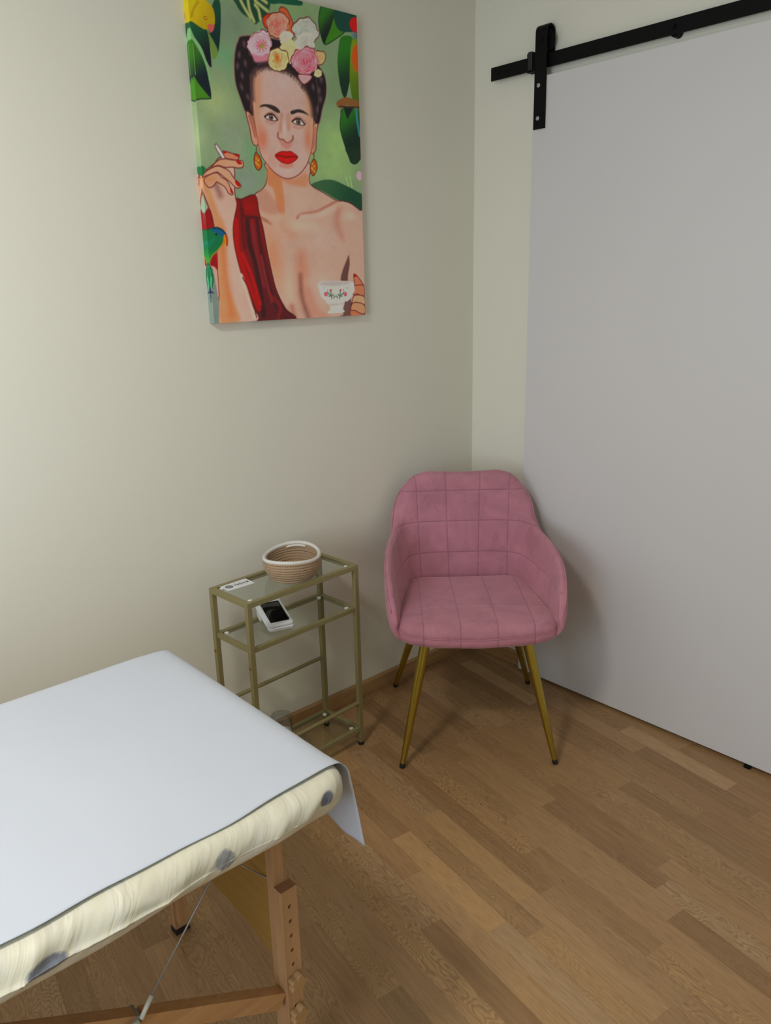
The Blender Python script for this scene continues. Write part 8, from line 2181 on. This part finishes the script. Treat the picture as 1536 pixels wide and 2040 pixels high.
def post(lx, sy, ydir, detail=True):
    """adjustable leg: upper post plus lower post with holes; outer face at y = sy"""
    x0, x1 = lx - ox, lx + .034 - ox; ya = sy - oy
    t_ = .023
    # lower post with drilled holes, built as one mesh with a boolean-free hole ring mesh
    zt = .457; z0 = .014
    holes = [.419 - .0325 * i for i in range(13)]
    hx = (x0 + x1) / 2; r = .0042
    vs = []; fs = []
    yo = ya; yi = ya - ydir * t_
    def V(x, y, z): vs.append((x, y, z)); return len(vs) - 1
    # front face strips around each hole
    zs = [zt] + [h for h in holes if h > .03]
    bands = []
    hs = [h for h in holes if h > .04]
    bounds = [zt] + [(hs[i] + hs[i + 1]) / 2 for i in range(len(hs) - 1)] + [hs[-1] - .02, z0]
    for i, h in enumerate(hs):
        zt_, zb_ = bounds[i], bounds[i + 1]
        sq = []
        N_ = 16
        for k in range(N_):
            a = 2 * PI * (k + .5) / N_; c_, s_ = math.cos(a), math.sin(a); m = max(abs(c_), abs(s_)); ux, uz = c_ / m, s_ / m
            X = hx + ux * (x1 - x0) / 2; Z = h + (uz * (zt_ - h) if uz > 0 else uz * (h - zb_))
            # snap to the true corners
            sq.append(V(X, yo, Z))
        rg = [V(hx + r * math.cos(2 * PI * (k + .5) / N_), yo, h + r * math.sin(2 * PI * (k + .5) / N_)) for k in range(N_)]
        dp_ = [V(hx + r * math.cos(2 * PI * (k + .5) / N_), yo - ydir * .015, h + r * math.sin(2 * PI * (k + .5) / N_)) for k in range(N_)]
        for k in range(N_):
            k2 = (k + 1) % N_; fs.append((sq[k], sq[k2], rg[k2], rg[k])); fs.append((rg[k], rg[k2], dp_[k2], dp_[k]))
        fs.append(tuple(dp_))
        # corner fill triangles
        for k in range(N_):
            k2 = (k + 1) % N_; A_, B_ = vs[sq[k]], vs[sq[k2]]
            if abs(A_[0] - B_[0]) > 1e-6 and abs(A_[2] - B_[2]) > 1e-6:
                cx_ = x0 if (A_[0] + B_[0]) / 2 < hx else x1; cz_ = zt_ if (A_[2] + B_[2]) / 2 > h else zb_
                q = V(cx_, yo, cz_); fs.append((sq[k], q, sq[k2]))
    a, b, c_, d_ = V(x0, yo, bounds[-2]), V(x1, yo, bounds[-2]), V(x1, yo, z0), V(x0, yo, z0); fs.append((a, b, c_, d_))
    e = [V(x0, yo, zt), V(x1, yo, zt), V(x1, yi, zt), V(x0, yi, zt), V(x0, yo, z0), V(x1, yo, z0), V(x1, yi, z0), V(x0, yi, z0)]
    fm = [0] * len(fs)
    for f in ((3, 2, 6, 7), (0, 3, 7, 4), (1, 2, 6, 5), (4, 5, 6, 7)): fs.append(tuple(e[i] for i in f)); fm.append(0)
    fs.append((e[0], e[1], e[2], e[3])); fm.append(1)
    lower_ = mesh_obj('leg', vs, fs, None, tb, False, mats=[M['beech_z'], M['endgrain']], fmat=fm)
    yu = ya - ydir * (t_ + .0004)
    MB().box(x0 + .001, x1 - .010, yu, yu - ydir * .022, .045, .6035, bev=.001).build('upper_post', M['beech_z'], lower_)
    MB().box(x0 - .002, x1 + .002, yo + ydir * .002, yi - ydir * .002, .0008, .016, bev=.002).build('foot', M['rubber'], lower_)
    for z in (.2535, .178): knob(lower_, hx, yo + ydir * .0008, z, ydir)
    return lower_
for lx in (-1.670, -3.33):
    post(lx, -1.052, -1)
    post(lx + .014, -.528, 1)
    # curved plywood panel between the two legs
    ol = []
    for i in range(21):
        f = i / 20; y = -.202 + .404 * f; ol.append((y, .268 + .030 * math.sin(PI * f)))
    ol += [(.202, .6035), (-.202, .6035)]
    MB().prism(ol, lx + .010 - ox, lx + .017 - ox, 'x').build('leg_panel', M['ply'], tb)
# folding braces from the legs up to the middle, on both sides
for sx in (1, -1):
    xa = -1.694 - ox if sx > 0 else 1.694 + ox
    for sy in (-1, 1):
        yy = sy * .232
        def bx(d_): return (-1.673 - d_) - ox if sx > 0 else -((-1.673 - d_) - ox)
        def bar(d0, z0, d1, z1, nm, hw=.0165, tk=.012):
            a = Vector((bx(d0), yy, z0)); b = Vector((bx(d1), yy, z1)); u = (b - a).normalized(); n_ = Vector((-u.z, 0, u.x)); vs = []
            for p in (a, b):
                for s1, s2 in ((-1, -1), (1, -1), (1, 1), (-1, 1)): vs.append(p + n_ * hw * s1 + Vector((0, tk * s2, 0)))
            MB().add(vs, [(0, 1, 2, 3), (7, 6, 5, 4), (0, 4, 5, 1), (1, 5, 6, 2), (2, 6, 7, 3), (3, 7, 4, 0)]).build(nm, M['beech_x'], tb)
        bar(.004, .212, .270, .368, 'brace')
        bar(.276, .372, .66, .604, 'brace')
        MB().lathe([(.006, -.014), (.006, .014)], 14, M=Matrix.Translation((bx(.273), yy, .384)) @ Matrix.Rotation(PI / 2, 4, 'X')).build('brace_pin', M['wire'], tb, True, 40)
# support cables
jx, jz_ = -1.938 - ox, .396
MB().tube([(jx, -.250, jz_), (jx + .123, -.240, .531), (-1.750 - ox, -.232, .604)], .0016, 8).build('support_cable', M['wire'], tb, True)
MB().tube([(jx - .006, -.254, jz_ - .006), (jx + .018, -.248, jz_ + .019)], .0040, 10).build('cable_sleeve', M['sleeve'], tb, True)
MB().tube([(jx - .004, -.254, jz_ - .004), (-3.31 - ox, -.232, .06)], .0016, 8).build('support_cable', M['wire'], tb, True)
MB().tube([(jx - .010, -.255, jz_ - .006), (jx - .045, -.255, jz_ - .015)], .0050, 10).build('cable_sleeve', M['sleeve'], tb, True)
MB().tube([(-1.658 - ox, -.222, .455), (-1.665 - ox, -.17, .447), (-1.69 - ox, -.12, .462), (-1.72 - ox, -.09, .603)], .0013, 8).build('support_cable', M['wire'], tb, True)

# stretched cream cover over the pad, creased along the sides
def wrinkle(x, y, z, s, d_):
    side = min(1, max(0, (d_ + .022) / .014))
    n1 = noise.noise(Vector((x * 7.5 + z * 17, y * 3, z * 9)))
    u = (x * .62 - z * .95) * 22
    n1 = noise.noise(Vector((u * .45, (x + z) * 3, 9.5)))
    rid = 1 - abs(noise.noise(Vector((u * .55, (x + z) * 3, 3.1)))) * 2.0
    rid2 = 1 - abs(noise.noise(Vector((u * 1.25 + 4, (x + z) * 5, 7.1)))) * 2.0
    near = max(0, min(1, (z - .640) / .03))
    a = (.0075 * n1 + .0060 * max(0, rid) ** 4 * near + .0014 * max(0, rid2) ** 4 * near) * (.3 + .7 * side)
    # long shallow fold along the lower side
    if y < -1.0 and x < -1.80:
        zc = .660 - .008 * math.sin((x + 1.8) * 6); k = min(1, (-1.80 - x) / .12)
        a += .0050 * k * math.exp(-((z - zc) / .006) ** 2)
    dz = 0
    if z < .668:      # sagging lower hem
        dz = .003 - .016 * max(0, noise.noise(Vector((x * 4.2 + .9, y * 3, 1.7)))) * (.668 - z) / .03
    return a + .001, dz
t = NT('thin_cream_cover'); o = t.obj()
sp = t.n('ShaderNodeSeparateXYZ'); t.l(o, sp.inputs[0])
mask = None
for px_, pz_, rx_, rz_, am in ((-1.628, .684, .017, .013, 1.0), (-1.822, .676, .019, .017, .75), (-2.088, .672, .030, .014, .9), (-2.36, .674, .02, .014, .8)):
    a = t.math('DIVIDE', t.math('SUBTRACT', sp.outputs[0], px_ - ox), rx_); b = t.math('DIVIDE', t.math('SUBTRACT', sp.outputs[2], pz_), rz_)
    q = t.math('SQRT', t.math('ADD', t.math('MULTIPLY', a, a), t.math('MULTIPLY', b, b)))
    q = t.math('ADD', q, t.math('MULTIPLY', t.math('SUBTRACT', t.noise(90, 3, .6, o), .5), .45))
    m_ = t.math('MULTIPLY', t.ramp(q, [(.75, (1, 1, 1)), (1.08, (0, 0, 0))]), am)
    mask = m_ if mask is None else t.math('MAXIMUM', mask, m_)
front = t.ramp(t.math('ADD', sp.outputs[1], .30), [(-.0, (1, 1, 1)), (.012, (0, 0, 0))])
front = t.math('LESS_THAN', sp.outputs[1], -.30)
mask = t.math('MULTIPLY', mask, front)
streak = t.noise(1, 3, .6, t.mapping(t.mapping(o, (1, 1, 1), rot=(0, math.radians(-37), 0)), (34, 6, 4)), .8)
c = t.mix(t.ramp(streak, [(.3, (0, 0, 0)), (.75, (1, 1, 1))]), (.66, .635, .49), (.72, .70, .58))
c = t.mix(mask, c, t.mix(t.noise(160, 3, .6, o), (.075, .085, .13), (.22, .25, .32)))
streak2 = t.ramp(t.noise(1, 3, .6, t.mapping(t.mapping(o, (1, 1, 1), rot=(0, math.radians(-37), 0)), (55, 6, 5)), 1.0), [(.56, (0, 0, 0)), (.64, (1, 1, 1))])
c = t.mix(t.math('MULTIPLY', streak2, .2), c, (.72, .76, .84))
t.set(Base_Color=c, Roughness=.5, Sheen_Weight=.1, Transmission_Weight=0.0)
crk = t.noise(1, 3, .55, t.mapping(t.mapping(o, (1, 1, 1), rot=(0, math.radians(-37), 0)), (26, 6, 5)), .8)
t.bump(crk, .6, .006); M['cover'] = t.m
o2 = rr_outline(TX0, TX1, TY0, TY1, .058, 14, .007)
v_, f_ = pad(o2, .636, TZ, .030, 0.0, wrinkle, under=.02)
# hem turned under
N_ = len(o2)
cov = MB().add(v_, f_).build('table_cover', M['cover'], None, True)
cov.location = (ox, oy, 0)
tag(cov, 'creased cream fitted cover with grey round marks stretched over the table pad', 'cover')
md = cov.modifiers.new('thickness', 'SOLIDIFY'); md.thickness = .0012; md.offset = -1

# ------------------------------------------------------------------ couch paper on top, hanging over the end
def paper():
    NYp, ua = 90, []
    # path along the table length: flat, over the edge, then down
    xs0 = TX0 + .05
    flat = [xs0 + (TX1 - .040 - xs0) * i / 110 for i in range(111)]
    tip = [(-1.121, .150), (-1.112, .160), (-1.095, .156), (-1.07, .148), (-1.05, .138), (-1.025, .122), (-1.005, .124), (-.985, .134), (-.95, .16), (-.7, .165), (-.48, .15)]
    def hang_len(y):
        for (a, la), (b, lb) in zip(tip, tip[1:]):
            if a <= y <= b: return la + (lb - la) * (y - a) / (b - a)
        return tip[0][1] if y < tip[0][0] else tip[-1][1]
    ys_far = TY1 + .006
    vs = []; nr = 0; HN = 34
    for j in range(NYp + 1):
        f = j / NYp
        row = []
        def near_y(x): return -1.117 + .004 * math.sin(x * 7.3 + .6) + .0028 * math.sin(x * 19 + 1) + .0012 * math.sin(x * 43)
        for x in flat:
            y = near_y(x) + (ys_far - near_y(x)) * f
            r_ = max(0, (y - (TY1 - .012)) / .024); z = TZ + .0022 - .014 * r_ * r_
            z += .0012 * noise.noise(Vector((x * 5, y * 5, 0))) + .0010
            edge = max(0, 1 - (y - near_y(x)) / .05); z += .0035 * edge * (.6 + .4 * math.sin(x * 11))
            # rounded far corner
            xe = max(0, (x - (TX1 - .085)) / .085) * max(0, (y - (TY1 - .10)) / .10); 
            row.append((x, y, z - .004 * xe))
        y0 = near_y(TX1 - .04); y = y0 + (ys_far - y0) * f
        L = hang_len(y); z0 = row[-1][2]; xb = TX1 - .040
        flare = max(0, 1 - f / .16)
        for k in range(1, HN + 1):
            u = k / HN * (L + .045); R_ = .034
            arc = R_ * PI / 2
            if u < arc: a = u / R_; px = xb + R_ * math.sin(a); pz = z0 - R_ * (1 - math.cos(a)); 
            else: px = xb + R_ ; pz = z0 - R_ - (u - arc)
            dn = max(0, u - arc * .5)
            px += .014 + .08 * dn * .9 + .006 * math.sin(y * 26) * min(1, dn * 10) if u > arc * .3 else .014 * u / (arc * .3)
            px += .05 * dn * flare * .4
            row.append((px, y - .10 * dn * flare + .0 * dn, pz + .003 * noise.noise(Vector((y * 40, k * .1, 0))) * (k / HN)))
        vs += row; nr = len(row)
    fs = [(j * nr + i, j * nr + i + 1, (j + 1) * nr + i + 1, (j + 1) * nr + i) for j in range(NYp) for i in range(nr - 1)]
    o = mesh_obj('couch_paper', [(x - ox, y - oy, z) for x, y, z in vs], fs, M['paper'], None, True)
    o.location = (ox, oy, 0)
    md = o.modifiers.new('thickness', 'SOLIDIFY'); md.thickness = .0005; md.offset = 1
    tag(o, 'sheet of white couch paper covering the massage table, torn end hanging down', 'paper')
paper()

# ceiling lamp, out of frame above the viewer
cl = thing('ceiling_lamp', 'square flush ceiling lamp above the massage table', 'lamp', (-2.60, -1.10, H))
MB().box(-.23, .23, -.23, .23, -.045, -.001, bev=.004).build('lamp_housing', M['door'], cl)
